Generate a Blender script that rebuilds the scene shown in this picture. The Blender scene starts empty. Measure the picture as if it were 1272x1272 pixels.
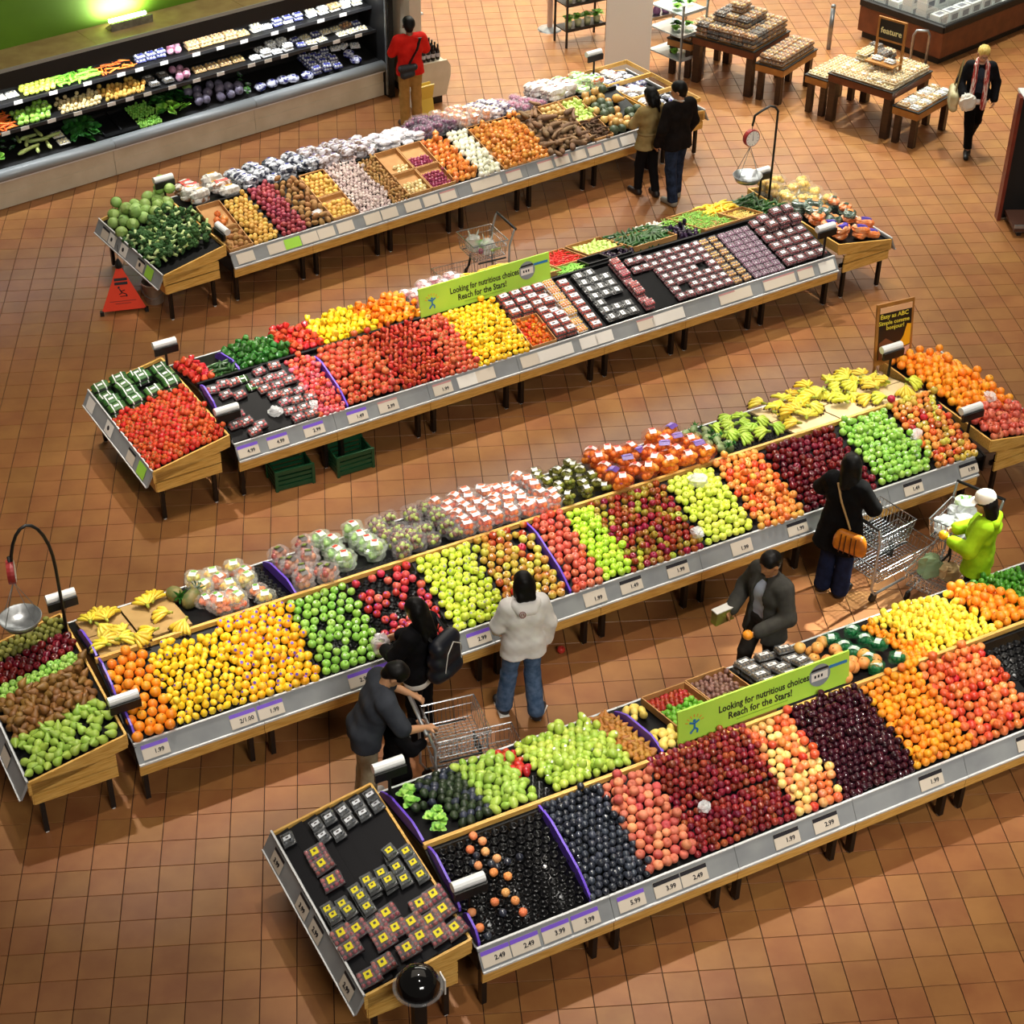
import bpy, math, random
import numpy as np
from mathutils import Vector, Matrix, Euler
random.seed(7)
S = bpy.context.scene
COL = S.collection
R = math.radians

# ---------------------------------------------------------------- camera
TILE = 0.30                                   # floor tile pitch in metres
cam_d = bpy.data.cameras.new('camera')
cam = bpy.data.objects.new('camera', cam_d)
COL.objects.link(cam)
def cam_axes(yaw, pitch, roll):
    fw = Vector((math.sin(yaw) * math.cos(pitch), math.cos(yaw) * math.cos(pitch), -math.sin(pitch)))
    r0 = Vector((math.cos(yaw), -math.sin(yaw), 0))
    d0 = fw.cross(r0)
    r = math.cos(roll) * r0 + math.sin(roll) * d0
    d = -math.sin(roll) * r0 + math.cos(roll) * d0
    return r, d, fw
_yaw, _pitch, _roll = 0.07153730, 0.633263347, 0.00442770
r_, d_, f_ = cam_axes(_yaw, _pitch, _roll)
mw = Matrix((( r_.x, -d_.x, -f_.x, 0), (r_.y, -d_.y, -f_.y, 0), (r_.z, -d_.z, -f_.z, 39.2596 * TILE), (0, 0, 0, 1)))
cam.matrix_world = mw
cam_d.sensor_width = 36
cam_d.lens = 2221.41 / 1272 * 36
cam_d.shift_x = (636 - 578.795) / 1272
cam_d.clip_end = 200
S.camera = cam

# ---------------------------------------------------------------- light
S.view_settings.view_transform = 'Standard'
S.view_settings.look = 'None'
S.view_settings.gamma = 1
S.view_settings.use_curve_mapping = False
S.view_settings.exposure = 0.66
W = bpy.data.worlds.new('store_ambient')
S.world = W
W.use_nodes = True
W.node_tree.nodes['Background'].inputs[0].default_value = (1.0, 0.86, 0.70, 1)
W.node_tree.nodes['Background'].inputs[1].default_value = 0.05

def spot(x, y, z, tx, ty, power, cone=70, col=(1, .93, .82), radius=.12, blend=.6):
    d = bpy.data.lights.new('ceiling_spot', 'SPOT')
    d.energy = power; d.color = col; d.spot_size = R(cone); d.spot_blend = blend; d.shadow_soft_size = radius
    o = bpy.data.objects.new('ceiling_spot', d)
    o.location = (x, y, z)
    o.rotation_euler = (Vector((tx, ty, .8)) - Vector((x, y, z))).to_track_quat('-Z', 'Y').to_euler()
    COL.objects.link(o)
    return o
STANDS = {'T1': ((-1.57, 20.92), 30.0, 7.1), 'T2': ((-1.38, 16.47), 26.3, 8.52), 'T3': ((-2.13, 11.77), 23.5, 9.75), 'T4': ((.73, 9.24), 22.4, 7.2)}   # left front corner, heading, length
def track(T, power, n, back, front_share=.36):
    """a ceiling track of narrow spots along one stand, some from beyond it and some from the near side"""
    (ox, oy), ang, L = STANDS[T]; c, q = math.cos(R(ang)), math.sin(R(ang))
    for i in range(n):
        s = -.6 + (L + 1.2) * (i + .5) / n
        for off, al, pw in ((back, .9, power), (-2.2, -.6, power * front_share)):
            tx, ty = ox + s * c - .95 * q, oy + s * q + .95 * c
            spot(tx + al * c - off * q, ty + al * q + off * c, 9.6, tx, ty, pw, cone=27, blend=1, radius=.14)
track('T1', 1900, 4, 2.6); track('T2', 1900, 5, 2.6); track('T3', 1500, 6, 2.4); track('T4', 1500, 4, 2.0)
for l in [(9.6, 16.8, 7.6, 5.3, 13.9, 9000, 14), (7.2, 29.2, 8.5, 6.9, 27.4, 1700, 50), (9.8, 26.4, 8.5, 8.9, 25.2, 1500, 50), (3.2, 33, 8.5, 2.6, 30, 2200, 70), (8, 33, 8.5, 7.5, 30, 2000, 80), (12, 30, 8.5, 12, 28.5, 1300, 70), (8.5, 22.0, 9, 8, 21, 1000, 60)]:
    spot(*l[:6], cone=l[6], blend=1, col=(.97, 1, .88))
spot(6.5, 5.5, 9.6, 5.6, 8.6, 1000, cone=44, blend=1)
spot(-3.5, 15, 9.6, -4, 16, 700, cone=60, blend=1)
def area(x, y, z, sx, sy, power, col=(1, .88, .72), rx=0, rz=0):  # soft fill light added out of view, not a fixture of the store
    d = bpy.data.lights.new('added_fill', 'AREA')
    d.shape = 'RECTANGLE'; d.size = sx; d.size_y = sy; d.energy = power; d.color = col
    o = bpy.data.objects.new('added_fill', d); o.location = (x, y, z); o.rotation_euler = (R(rx), 0, R(rz))
    COL.objects.link(o)
    return o
area(1, 18, 11, 12, 12, 190)  # added overhead fill that lifts the general level
area(9, -13, 23, 10, 5, 2700, (1, .96, .88), rx=50, rz=9)  # added fill from behind the camera for surfaces that face it
area(4, 31, 9, 12, 8, 800, (1, .96, .84))  # added far fill that puts a pale sheen on the back floor
area(4, 35, 5, 16, 3, 700, rx=90)  # added to brighten the back wall so the floor reflects it

# ---------------------------------------------------------------- helpers
def lin(c):
    if isinstance(c, str):
        c = [int(c[i:i + 2], 16) / 255 for i in (0, 2, 4)]
    return tuple((v / 12.92 if v <= .04045 else ((v + .055) / 1.055) ** 2.4) for v in c[:3]) + (1,)
MATS = {}
def M(name, col='808080', rough=.5, metal=0, spec=.5, col2=None, scale=8, lo=.35, hi=.65, rnd=0, hue=0, bump=0, bscale=40, alpha=1, trans=0, coat=0, island=0, emit=0, stretch=None, sheen=0, coords='Object'):
    if name in MATS: return MATS[name]
    m = bpy.data.materials.new(name); MATS[name] = m
    m.use_nodes = True
    nt = m.node_tree; N = nt.nodes; L = nt.links
    p = N['Principled BSDF']
    c = lin(col)
    p.inputs['Base Color'].default_value = c
    p.inputs['Roughness'].default_value = rough
    p.inputs['Metallic'].default_value = metal
    p.inputs['Specular IOR Level'].default_value = spec
    p.inputs['Coat Weight'].default_value = coat
    p.inputs['Transmission Weight'].default_value = trans
    p.inputs['Alpha'].default_value = alpha
    if sheen:
        p.inputs['Sheen Weight'].default_value = sheen
    if emit:
        p.inputs['Emission Color'].default_value = c
        p.inputs['Emission Strength'].default_value = emit
    tc = None
    def tex(sc, detail=3):
        nonlocal tc
        if tc is None:
            tc = N.new('ShaderNodeTexCoord')
        n = N.new('ShaderNodeTexNoise'); n.inputs['Scale'].default_value = sc; n.inputs['Detail'].default_value = detail
        src = tc.outputs[coords]
        if stretch:
            mp = N.new('ShaderNodeMapping'); mp.inputs['Scale'].default_value = stretch
            L.new(src, mp.inputs['Vector']); src = mp.outputs[0]
        if rnd or hue:
            oi = N.new('ShaderNodeObjectInfo')
            ad = N.new('ShaderNodeVectorMath'); ad.operation = 'MULTIPLY_ADD'
            ad.inputs[1].default_value = (17, 31, 11)
            cx = N.new('ShaderNodeCombineXYZ')
            for i in range(3): L.new(oi.outputs['Random'], cx.inputs[i])
            L.new(cx.outputs[0], ad.inputs[0]); L.new(src, ad.inputs[2]); src = ad.outputs[0]
        L.new(src, n.inputs['Vector'])
        return n
    out = None
    if col2 is not None:
        n = tex(scale)
        rp = N.new('ShaderNodeValToRGB')
        rp.color_ramp.elements[0].position = lo; rp.color_ramp.elements[0].color = c
        rp.color_ramp.elements[1].position = hi; rp.color_ramp.elements[1].color = lin(col2)
        L.new(n.outputs[0], rp.inputs[0]); out = rp.outputs[0]
    if rnd or hue or island:
        hs = N.new('ShaderNodeHueSaturation')
        if out: L.new(out, hs.inputs['Color'])
        else: hs.inputs['Color'].default_value = c
        def chan(src, inp, base, amp):
            mr = N.new('ShaderNodeMapRange'); mr.inputs[3].default_value = base - amp; mr.inputs[4].default_value = base + amp
            L.new(src, mr.inputs[0]); L.new(mr.outputs[0], hs.inputs[inp])
        if island:
            g = N.new('ShaderNodeNewGeometry'); o2 = N.new('ShaderNodeObjectInfo')
            ad = N.new('ShaderNodeMath'); ad.operation = 'ADD'; L.new(g.outputs['Random Per Island'], ad.inputs[0]); L.new(o2.outputs['Random'], ad.inputs[1])
            fr = N.new('ShaderNodeMath'); fr.operation = 'FRACT'; L.new(ad.outputs[0], fr.inputs[0]); src = fr.outputs[0]
        else:
            src = N.new('ShaderNodeObjectInfo').outputs['Random']
        if rnd: chan(src, 'Value', 1, rnd)
        if hue:
            w = N.new('ShaderNodeMath'); w.operation = 'MULTIPLY'; w.inputs[1].default_value = 7.31; L.new(src, w.inputs[0])
            f2 = N.new('ShaderNodeMath'); f2.operation = 'FRACT'; L.new(w.outputs[0], f2.inputs[0]); chan(f2.outputs[0], 'Hue', .5, hue)
        out = hs.outputs[0]
    if out: L.new(out, p.inputs['Base Color'])
    if bump:
        n = tex(bscale)
        b = N.new('ShaderNodeBump'); b.inputs['Strength'].default_value = bump; b.inputs['Distance'].default_value = .01
        L.new(n.outputs[0], b.inputs['Height']); L.new(b.outputs[0], p.inputs['Normal'])
    return m

class MB:
    def __init__(s): s.v = []; s.f = []; s.m = []
    def add(s, vs, fs, m=0):
        k = len(s.v); s.v += [tuple(v) for v in vs]
        for f in fs: s.f.append(tuple(i + k for i in f)); s.m.append(m)
        return s
    def quad(s, a, b, c, d, m=0): return s.add([a, b, c, d], [(0, 1, 2, 3)], m)
    def box(s, c, d, m=0, rot=None, bev=0):
        x, y, z = d[0] / 2, d[1] / 2, d[2] / 2
        if bev:
            vs = []; b = bev
            for sz in (-1, 1):
                for i, (sx, sy) in enumerate(((-1, -1), (1, -1), (1, 1), (-1, 1))):
                    vs += [(sx * (x - b), sy * (y - b), sz * z)]
            for sz in (-1, 1):
                for sx, sy in ((-1, -1), (1, -1), (1, 1), (-1, 1)):
                    vs += [(sx * x, sy * y, sz * (z - b))]
            fs = [(3, 2, 1, 0), (4, 5, 6, 7)]
            for i in range(4):
                j = (i + 1) % 4
                fs += [(i, j, 8 + j, 8 + i), (8 + i, 8 + j, 12 + j, 12 + i), (12 + i, 12 + j, 4 + j, 4 + i)]
        else:
            vs = [(-x, -y, -z), (x, -y, -z), (x, y, -z), (-x, y, -z), (-x, -y, z), (x, -y, z), (x, y, z), (-x, y, z)]
            fs = [(3, 2, 1, 0), (4, 5, 6, 7), (0, 1, 5, 4), (1, 2, 6, 5), (2, 3, 7, 6), (3, 0, 4, 7)]
        if rot is not None:
            rm = rot if isinstance(rot, Matrix) else Euler(rot).to_matrix()
            vs = [rm @ Vector(v) for v in vs]
        return s.add([(v[0] + c[0], v[1] + c[1], v[2] + c[2]) for v in vs], fs, m)
    def bar(s, a, b, w, h=None, m=0, up=(0, 0, 1)):
        a = Vector(a); b = Vector(b); h = h or w
        d = (b - a); l = d.length; d.normalize(); u = Vector(up)
        if abs(d.dot(u)) > .98: u = Vector((1, 0, 0))
        x = d.cross(u).normalized(); z = x.cross(d)
        rm = Matrix((x, d, z)).transposed()
        return s.box((a + b) / 2, (w, l, h), m, rm)
    def tube(s, pts, r, n=6, m=0, cap=True):
        pts = [Vector(p) for p in pts]; rs = r if isinstance(r, (list, tuple)) else [r] * len(pts)
        vs = []; fs = []; px = None
        for i, p in enumerate(pts):
            t = (pts[min(i + 1, len(pts) - 1)] - pts[max(i - 1, 0)]).normalized()
            if px is None: px = t.orthogonal().normalized()
            else:
                px = (px - t * px.dot(t)); px = px.normalized() if px.length > 1e-6 else t.orthogonal().normalized()
            py = t.cross(px)
            for k in range(n):
                a = 2 * math.pi * k / n
                vs.append(p + (px * math.cos(a) + py * math.sin(a)) * rs[i])
        for i in range(len(pts) - 1):
            for k in range(n):
                j = (k + 1) % n; fs.append((i * n + k, i * n + j, (i + 1) * n + j, (i + 1) * n + k))
        if cap:
            fs.append(tuple(reversed(range(n)))); fs.append(tuple((len(pts) - 1) * n + k for k in range(n)))
        return s.add(vs, fs, m)
    def lathe(s, prof, n=12, m=0, mat=None, fn=None):
        vs = []; fs = []; rings = []
        for r, z in prof:
            if r < 1e-6: rings.append([len(vs)]); vs.append(Vector((0, 0, z)))
            else:
                rings.append(list(range(len(vs), len(vs) + n)))
                for k in range(n):
                    a = 2 * math.pi * k / n; vs.append(Vector((r * math.cos(a), r * math.sin(a), z)))
        for A, B in zip(rings, rings[1:]):
            for k in range(n):
                j = (k + 1) % n
                if len(A) == 1 and len(B) == 1: continue
                if len(A) == 1: fs.append((A[0], B[j], B[k]))
                elif len(B) == 1: fs.append((A[k], A[j], B[0]))
                else: fs.append((A[k], A[j], B[j], B[k]))
        if fn: vs = [fn(v) for v in vs]
        if mat is not None: vs = [mat @ v for v in vs]
        ms = m if isinstance(m, list) else None
        return s.add(vs, fs, m if ms is None else 0)
    def ball(s, c, r, nu=10, nv=6, m=0, rot=None):
        r = r if isinstance(r, (list, tuple)) else (r, r, r)
        prof = [(math.sin(math.pi * i / nv), -math.cos(math.pi * i / nv)) for i in range(nv + 1)]
        q = Matrix.Translation(Vector(c))
        if rot is not None: q = q @ (rot.to_4x4() if isinstance(rot, Matrix) else Euler(rot).to_matrix().to_4x4())
        return s.lathe(prof, nu, m, q @ Matrix.Diagonal((r[0], r[1], r[2], 1)))
    def prism(s, poly, z0, z1, m=0, mat=None):
        n = len(poly)
        vs = [Vector((p[0], p[1], z0)) for p in poly] + [Vector((p[0], p[1], z1)) for p in poly]
        if mat is not None: vs = [mat @ v for v in vs]
        fs = [tuple(reversed(range(n))), tuple(range(n, 2 * n))] + [(i, (i + 1) % n, n + (i + 1) % n, n + i) for i in range(n)]
        return s.add(vs, fs, m)
    def mesh(s, name, mats, smooth=False):
        me = bpy.data.meshes.new(name)
        me.from_pydata([tuple(v) for v in s.v], [], s.f)
        for m in (mats if isinstance(mats, (list, tuple)) else [mats]): me.materials.append(m)
        me.polygons.foreach_set('material_index', s.m)
        me.polygons.foreach_set('use_smooth', [smooth] * len(s.f))
        me.update()
        return me
    def build(s, name, mats, parent=None, loc=(0, 0, 0), rot=(0, 0, 0), smooth=False):
        return put(name, s.mesh(name, mats, smooth), parent, loc, rot)
def put(name, me, parent=None, loc=(0, 0, 0), rot=(0, 0, 0), sc=None):
    o = bpy.data.objects.new(name, me)
    o.location = loc; o.rotation_euler = rot
    if sc is not None: o.scale = (sc, sc, sc) if not isinstance(sc, (tuple, list)) else sc
    if parent is not None: o.parent = parent
    COL.objects.link(o)
    return o
def tag(o, label=None, cat=None, group=None, kind=None):
    if label: o['label'] = label
    if cat: o['category'] = cat
    if group: o['group'] = group
    if kind: o['kind'] = kind
    return o
def thing(name, label, cat, loc=(0, 0, 0), rz=0, group=None):
    o = bpy.data.objects.new(name, None); o.empty_display_size = .1
    o.location = loc; o.rotation_euler = (0, 0, rz); COL.objects.link(o)
    return tag(o, label, cat, group)
def copy_tree(o, parent=None):
    c = o.copy(); COL.objects.link(c)
    if parent is not None: c.parent = parent
    for ch in list(o.children): copy_tree(ch, c)
    return c
_TXT = {}
def text_mesh(txt, size, mat, depth=.0015, align='CENTER'):
    k = (txt, size, mat.name, align)
    if k in _TXT: return _TXT[k]
    cu = bpy.data.curves.new('lettering', 'FONT'); cu.body = txt; cu.size = size; cu.extrude = depth; cu.align_x = align; cu.align_y = 'CENTER'
    cu.resolution_u = 2; cu.offset = size * .018
    o = bpy.data.objects.new('lettering', cu); COL.objects.link(o)
    bpy.context.view_layer.update()
    me = bpy.data.meshes.new_from_object(o.evaluated_get(bpy.context.evaluated_depsgraph_get()))
    bpy.data.objects.remove(o); bpy.data.curves.remove(cu)
    me.materials.clear(); me.materials.append(mat); me.name = 'lettering'
    _TXT[k] = me
    return me
def frame(o, zaxis, xaxis):
    """rotation matrix with local x along xaxis and local z along zaxis"""
    z = Vector(zaxis).normalized(); x = Vector(xaxis); x = (x - z * x.dot(z)).normalized(); y = z.cross(x)
    return Matrix((x, y, z)).transposed().to_euler()
# ---------------------------------------------------------------- materials of the setting
m_tile = M('terracotta_tile', 'A26E3E', .36, spec=.5, col2='905C34', scale=3.2, lo=.3, hi=.7, rnd=.06, hue=.006, island=1, bump=.06, bscale=25)
m_grout = M('dark_grout', '3A2114', .8)
m_wood = M('pale_maple', 'D9A857', .45, col2='C08A3A', scale=6, stretch=(1, 12, 12), bump=.05)
m_woodx = M('pale_maple_plank', 'E8BC68', .42, col2='CC9844', scale=5, stretch=(1.2, 14, 14), bump=.05)
m_rail = M('grey_price_channel', '989B9C', .32, col2='888B8E', scale=3)
m_railedge = M('rail_edge', 'D8DADB', .25)
m_black = M('black_plastic', '0B0B0C', .35, spec=.3)
m_deck = M('black_display_tray', '0B0B0D', .5, spec=.18, col2='08080A', scale=6)
m_leg = M('dark_steel', '1B1613', .4, metal=.3)
m_white = M('white_card', 'E9E4DC', .55)
m_tagb = M('beige_price_card', 'D8CCBB', .5)
m_purple = M('purple_card', '7A55D0', .45)
m_purple2 = M('purple_divider', '6A48C8', .4, spec=.4)
m_dark = M('dark_ink', '1A1820', .6)
m_red = M('red_ink', 'B02020', .5)
m_pinkh = M('muted_red_header', 'C08A88', .5)
m_greencard = M('lime_card', 'A4DC4A', .5)
m_chrome = M('chrome_wire', 'C8CCD0', .22, metal=.9)
m_steel = M('brushed_steel', 'A9ACAE', .3, metal=.8, col2='8E9193', scale=12)
m_card = M('cardboard', 'B98B55', .75, col2='A87842', scale=5)
m_cardd = M('cardboard_edge', '8B6236', .8)
m_film = M('clear_plastic', 'EEF2F4', .1, alpha=.11, spec=.9)
m_white_pl = M('white_plastic', 'E4E6E6', .3)

# ---------------------------------------------------------------- floor with single tiles
fl = MB()
fl.box((3, 20, -.06), (34, 36, .1))
floor = tag(fl.build('floor', m_grout), 'dark grouted base under the terracotta floor tiles', kind='structure')
FU, FV = .60973 * TILE, .59793 * TILE
Rw = Matrix((r_, d_, f_))
CAMP = Vector(mw.translation)
def pix(p):
    q = Rw @ (Vector(p) - CAMP)
    return 578.795 + 2221.41 * q.x / q.z, 636 + 2221.41 * q.y / q.z
tiles = []
for i in range(-60, 70):
    for j in range(15, 135):
        c = (i * TILE + FU + TILE / 2, j * TILE + FV + TILE / 2, 0)
        x, y = pix(c)
        if -160 < x < 1430 and -330 < y < 1400:
            tiles.append((c, -60 < x < 1330 and -40 < y < 1310))
tiles.sort(key=lambda t: (not t[1], (Vector(t[0]) - CAMP).length))
G = .0075
def tile_geo(mb, c):
    h = TILE / 2 - G / 2; b = .0012
    vs = [(c[0] + sx * h, c[1] + sy * h, c[2] - .0015) for sx, sy in ((-1, -1), (1, -1), (1, 1), (-1, 1))]
    vs += [(c[0] + sx * (h - b), c[1] + sy * (h - b), c[2]) for sx, sy in ((-1, -1), (1, -1), (1, 1), (-1, 1))]
    vs += [(v[0], v[1], c[2] - .011) for v in vs[:4]]
    mb.add(vs, [(4, 5, 6, 7), (0, 1, 5, 4), (1, 2, 6, 5), (2, 3, 7, 6), (3, 0, 4, 7), (8, 9, 1, 0), (9, 10, 2, 1), (10, 11, 3, 2), (11, 8, 0, 3)])
tm = MB(); tile_geo(tm, (0, 0, 0)); tile_me = tm.mesh('tile', m_tile)
def hidden(c):
    for o, ang, L in STANDS.values():
        t = Vector((math.cos(R(ang)), math.sin(R(ang)), 0)); d = Vector((c[0] - o[0], c[1] - o[1], 0))
        s_ = d.dot(t); n_ = d.dot(Vector((-t.y, t.x, 0)))
        if -1 < s_ < L + 1 and .6 < n_ < 2.3: return True
    return False
rest = MB(); n_single = 0
for c, vis in tiles:
    if vis and n_single < 300 and not hidden(c):
        o = put('tile', tile_me, floor, c); n_single += 1
    else:
        tile_geo(rest, c)
tag(rest.build('tiles', m_tile, floor), kind='stuff')

# ---------------------------------------------------------------- produce stands
ZF, ZR, TR, DEP = .72, .98, .93, 1.9
def surf(T, s, t):
    L = STANDS[T][2]
    if s < -.03: return .663 + .17 * (s + .97) / .92
    if s > L + .03: return .663 + .17 * (L + .97 - s) / .92
    if t < .95: return ZF - .028 + .26 * max(t, 0) / TR
    return .955 - .22 * (t - .97) / .93
ROOT = {}
def w2l(T, s, t, z):
    (ox, oy), ang = STANDS[T][:2]
    c, n = math.cos(R(ang)), math.sin(R(ang))
    return Vector((ox + s * c - t * n, oy + s * n + t * c, z))
def price_tag(parent, s, kind, txt, w=.25, face=1):
    """a card in the price channel; the channel's own x runs along the stand"""
    h = .135
    p0, p1 = Vector((0, -.105, .562)), Vector((0, -.003, .712))      # channel face, bottom to top
    up = (p1 - p0).normalized(); nrm = Vector((1, 0, 0)).cross(up)
    if face < 0:
        p0, p1 = Vector((0, DEP + .105, .562)), Vector((0, DEP + .003, .712)); up = (p1 - p0).normalized(); nrm = up.cross(Vector((1, 0, 0)))
    c = (p0 + p1) / 2 + nrm * .012
    b = MB()
    ex = Vector((1, 0, 0))
    def pl(x0, x1, y0, y1, m, off):
        b.add([c + ex * a + up * e + nrm * off for a, e in ((x0, y0), (x1, y0), (x1, y1), (x0, y1))], [(0, 1, 2, 3)], m)
    base, head = {'purple': (0, 1), 'dark': (0, 2), 'white': (3, 3), 'plain': (0, 0), 'green': (4, 4), 'red': (0, 5)}[kind]
    pl(-w / 2, w / 2, -h / 2, h / 2, base, 0)
    b.add([c + ex * a + up * e + nrm * -.004 for a, e in ((-w / 2, -h / 2), (-w / 2, h / 2), (w / 2, h / 2), (w / 2, -h / 2))], [(0, 1, 2, 3)], base)
    if head != base: pl(-w / 2, w / 2, h / 2 - (.02 if kind == 'red' else .035), h / 2, head, .0012)
    o = b.build('price_tag', [m_tagb, m_purple, m_dark, m_white, m_greencard, m_pinkh], parent, (s, 0, 0))
    if txt:
        me = text_mesh(txt, .055, m_dark)
        e = MB()
        tm_ = Matrix((ex, up, nrm)).transposed()
        vs = [tm_ @ v.co + c + nrm * .002 + ex * (w * .12) - up * .015 for v in me.vertices]
        e.v = [tuple(v) for v in o.data.vertices and [v.co for v in o.data.vertices]]
        e.f = [tuple(p.vertices) for p in o.data.polygons]; e.m = [p.material_index for p in o.data.polygons]
        e.add(vs, [tuple(p.vertices) for p in me.polygons], 2)
        o.data = e.mesh('price_tag', [m_tagb, m_purple, m_dark, m_white, m_greencard, m_pinkh])
    return o
TAGS = {
 'T4': [(.14, 'purple', '2.49'), (.40, 'purple', '2.49'), (.68, 'purple', '3.99'), (.95, 'purple', '3.99'), (1.38, 'purple', '5.99'), (1.72, 'dark', '3.99'), (1.98, 'dark', '2.49'), (2.9, 'dark', '1.99'), (3.3, 'dark', '2.99'), (4.42, 'dark', '1.99'), (5.5, 'dark', '1.99'), (5.95, 'dark', '2.49')],
 'T3': [(.18, 'purple', '1.99'), (1.02, 'purple', '2/1.00'), (1.29, 'purple', '1.99'), (2.2, 'purple', '2.99'), (2.47, 'purple', '2.49'), (3.45, 'purple', '2.99'), (3.78, 'purple', '2.99'), (4.75, 'plain', '1.99'), (5.17, 'dark', '1.49'), (5.72, 'dark', '1.99'), (6.5, 'plain', '1.99'), (7.2, 'dark', '1.99'), (8.72, 'dark', '1.49'), (9.48, 'dark', '1.99')],
 'T2': [(.14, 'purple', '4.99'), (.5, 'purple', '4.99'), (.95, 'purple', '2.99'), (1.5, 'purple', '1.49'), (1.9, 'red', '2.99'), (2.62, 'red', '1.99'), (2.95, 'white', ''), (3.2, 'plain', ''), (3.82, 'plain', ''), (4.06, 'white', ''), (4.3, 'white', ''), (4.66, 'white', ''), (4.88, 'white', ''), (5.5, 'red', ''), (5.72, 'white', ''), (5.95, 'white', ''), (6.75, 'red', ''), (7.0, 'plain', ''), (7.45, 'red', ''), (7.7, 'red', ''), (8.0, 'red', ''), (8.35, 'white', '')],
 'T1': [(.2, 'plain', ''), (.66, 'plain', ''), (.9, 'green', ''), (1.16, 'plain', ''), (1.42, 'plain', ''), (1.72, 'plain', ''), (2.15, 'plain', ''), (2.42, 'plain', ''), (2.8, 'plain', ''), (3.1, 'plain', ''), (3.38, 'red', ''), (3.9, 'plain', ''), (4.15, 'plain', ''), (4.5, 'red', ''), (5.05, 'red', ''), (5.35, 'red', ''), (5.65, 'plain', ''), (5.95, 'red', ''), (6.25, 'plain', ''), (6.55, 'white', '')],
}
MODULE = 1.2
def stand(T, label):
    (ox, oy), ang, L = STANDS[T][:3]
    root = thing('produce_stand', label, 'produce stand', (ox, oy, 0), R(ang)); ROOT[T] = root
    # display deck: two slopes that meet at a ridge
    b = MB()
    prof = [(0.0, ZF - .03), (TR, ZR - .03), (.955, ZR - .02), (.97, ZR - .03), (DEP, ZF + .005)]
    lowp = [(DEP, ZF - .04), (.95, ZR - .09), (0, ZF - .075)]
    poly = prof + lowp
    b.prism(poly, 0, L, 0, Matrix(((0, 0, 1, 0), (1, 0, 0, 0), (0, 1, 0, 0), (0, 0, 0, 1))))
    b.build('deck', m_deck, root)
    e = MB()
    for s in (.0, L - .02):
        e = MB(); e.prism([(-.02, .50), (DEP + .02, .50), (DEP + .02, .70), (.95, .9), (-.02, .70)], s, s + .02, 0, Matrix(((0, 0, 1, 0), (1, 0, 0, 0), (0, 1, 0, 0), (0, 0, 0, 1))))
        e.build('end_panel', m_leg, root)
    r = MB(); r.box((L / 2, .95, ZR + .0), (L, .035, .05)); r.build('ridge_board', m_woodx if T in ('T3', 'T4') else m_deck, root)
    nm = max(1, round(L / MODULE)); cuts = [i * L / nm for i in range(nm + 1)]
    if T != 'T1' and T != 'T2': cuts = [min(i * MODULE, L) for i in range(int(L / MODULE) + 1)] + ([L] if L % MODULE > .2 else [])
    rails = []
    for face in (1, -1):
        for a, c in zip(cuts, cuts[1:]):
            p = MB(); y = -.085 if face > 0 else DEP + .085
            p.box(((a + c) / 2, y, .478), (c - a - .006, .026, .125))
            p.build('plank', m_woodx, root)
            q = MB()
            def q3(yy): return yy if face > 0 else DEP - yy
            pr = [(q3(-.11), .552), (q3(-.004), .722), (q3(.012), .722), (q3(.012), .70), (q3(-.088), .545)]
            q.prism(pr if face > 0 else pr[::-1], a + .002, c - .002, 0, Matrix(((0, 0, 1, 0), (1, 0, 0, 0), (0, 1, 0, 0), (0, 0, 0, 1))))
            q.box(((a + c) / 2, q3(-.112), .553), (c - a - .004, .018, .02), 1)
            q.box(((a + c) / 2, q3(-.0), .725), (c - a - .004, .02, .012), 1)
            o = q.build('price_rail', [m_rail, m_railedge], root)
            if face > 0: rails.append((a, c, o))
    for s, k, txt in TAGS[T]:
        for a, c, o in rails:
            if a <= s < c: price_tag(o, s, k, txt); break
    for i, c in enumerate(cuts):
        for ds in ((.07,) if i == 0 else (-.07,) if i == len(cuts) - 1 else (-.105, .105)):
            for t in (.035, DEP - .035):
                g = MB(); g.box((c + ds, t, .29), (.045, .07, .54)); g.box((c + ds, t, .012), (.03, .03, .024), 1)
                g.build('leg', [m_leg, m_white_pl], root)
            for zz in (.42, .59):
                g = MB(); g.box((c + ds, DEP / 2, zz), (.03, DEP - .1, .05)); g.build('cross_beam', m_leg, root)
    for y in (.03, DEP - .03):
        g = MB(); g.box((L / 2, y, .55), (L - .1, .04, .06)); g.build('long_beam', m_leg, root)
    return root
stand('T1', 'long stand of potatoes onions and squash, farthest row near the wall case')
stand('T2', 'long stand of tomatoes peppers and berry packs, second row from the wall')
stand('T3', 'long stand of apples lemons and bananas, behind the people with trolleys')
stand('T4', 'long stand of plums peaches and citrus, nearest row at the bottom')

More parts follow.
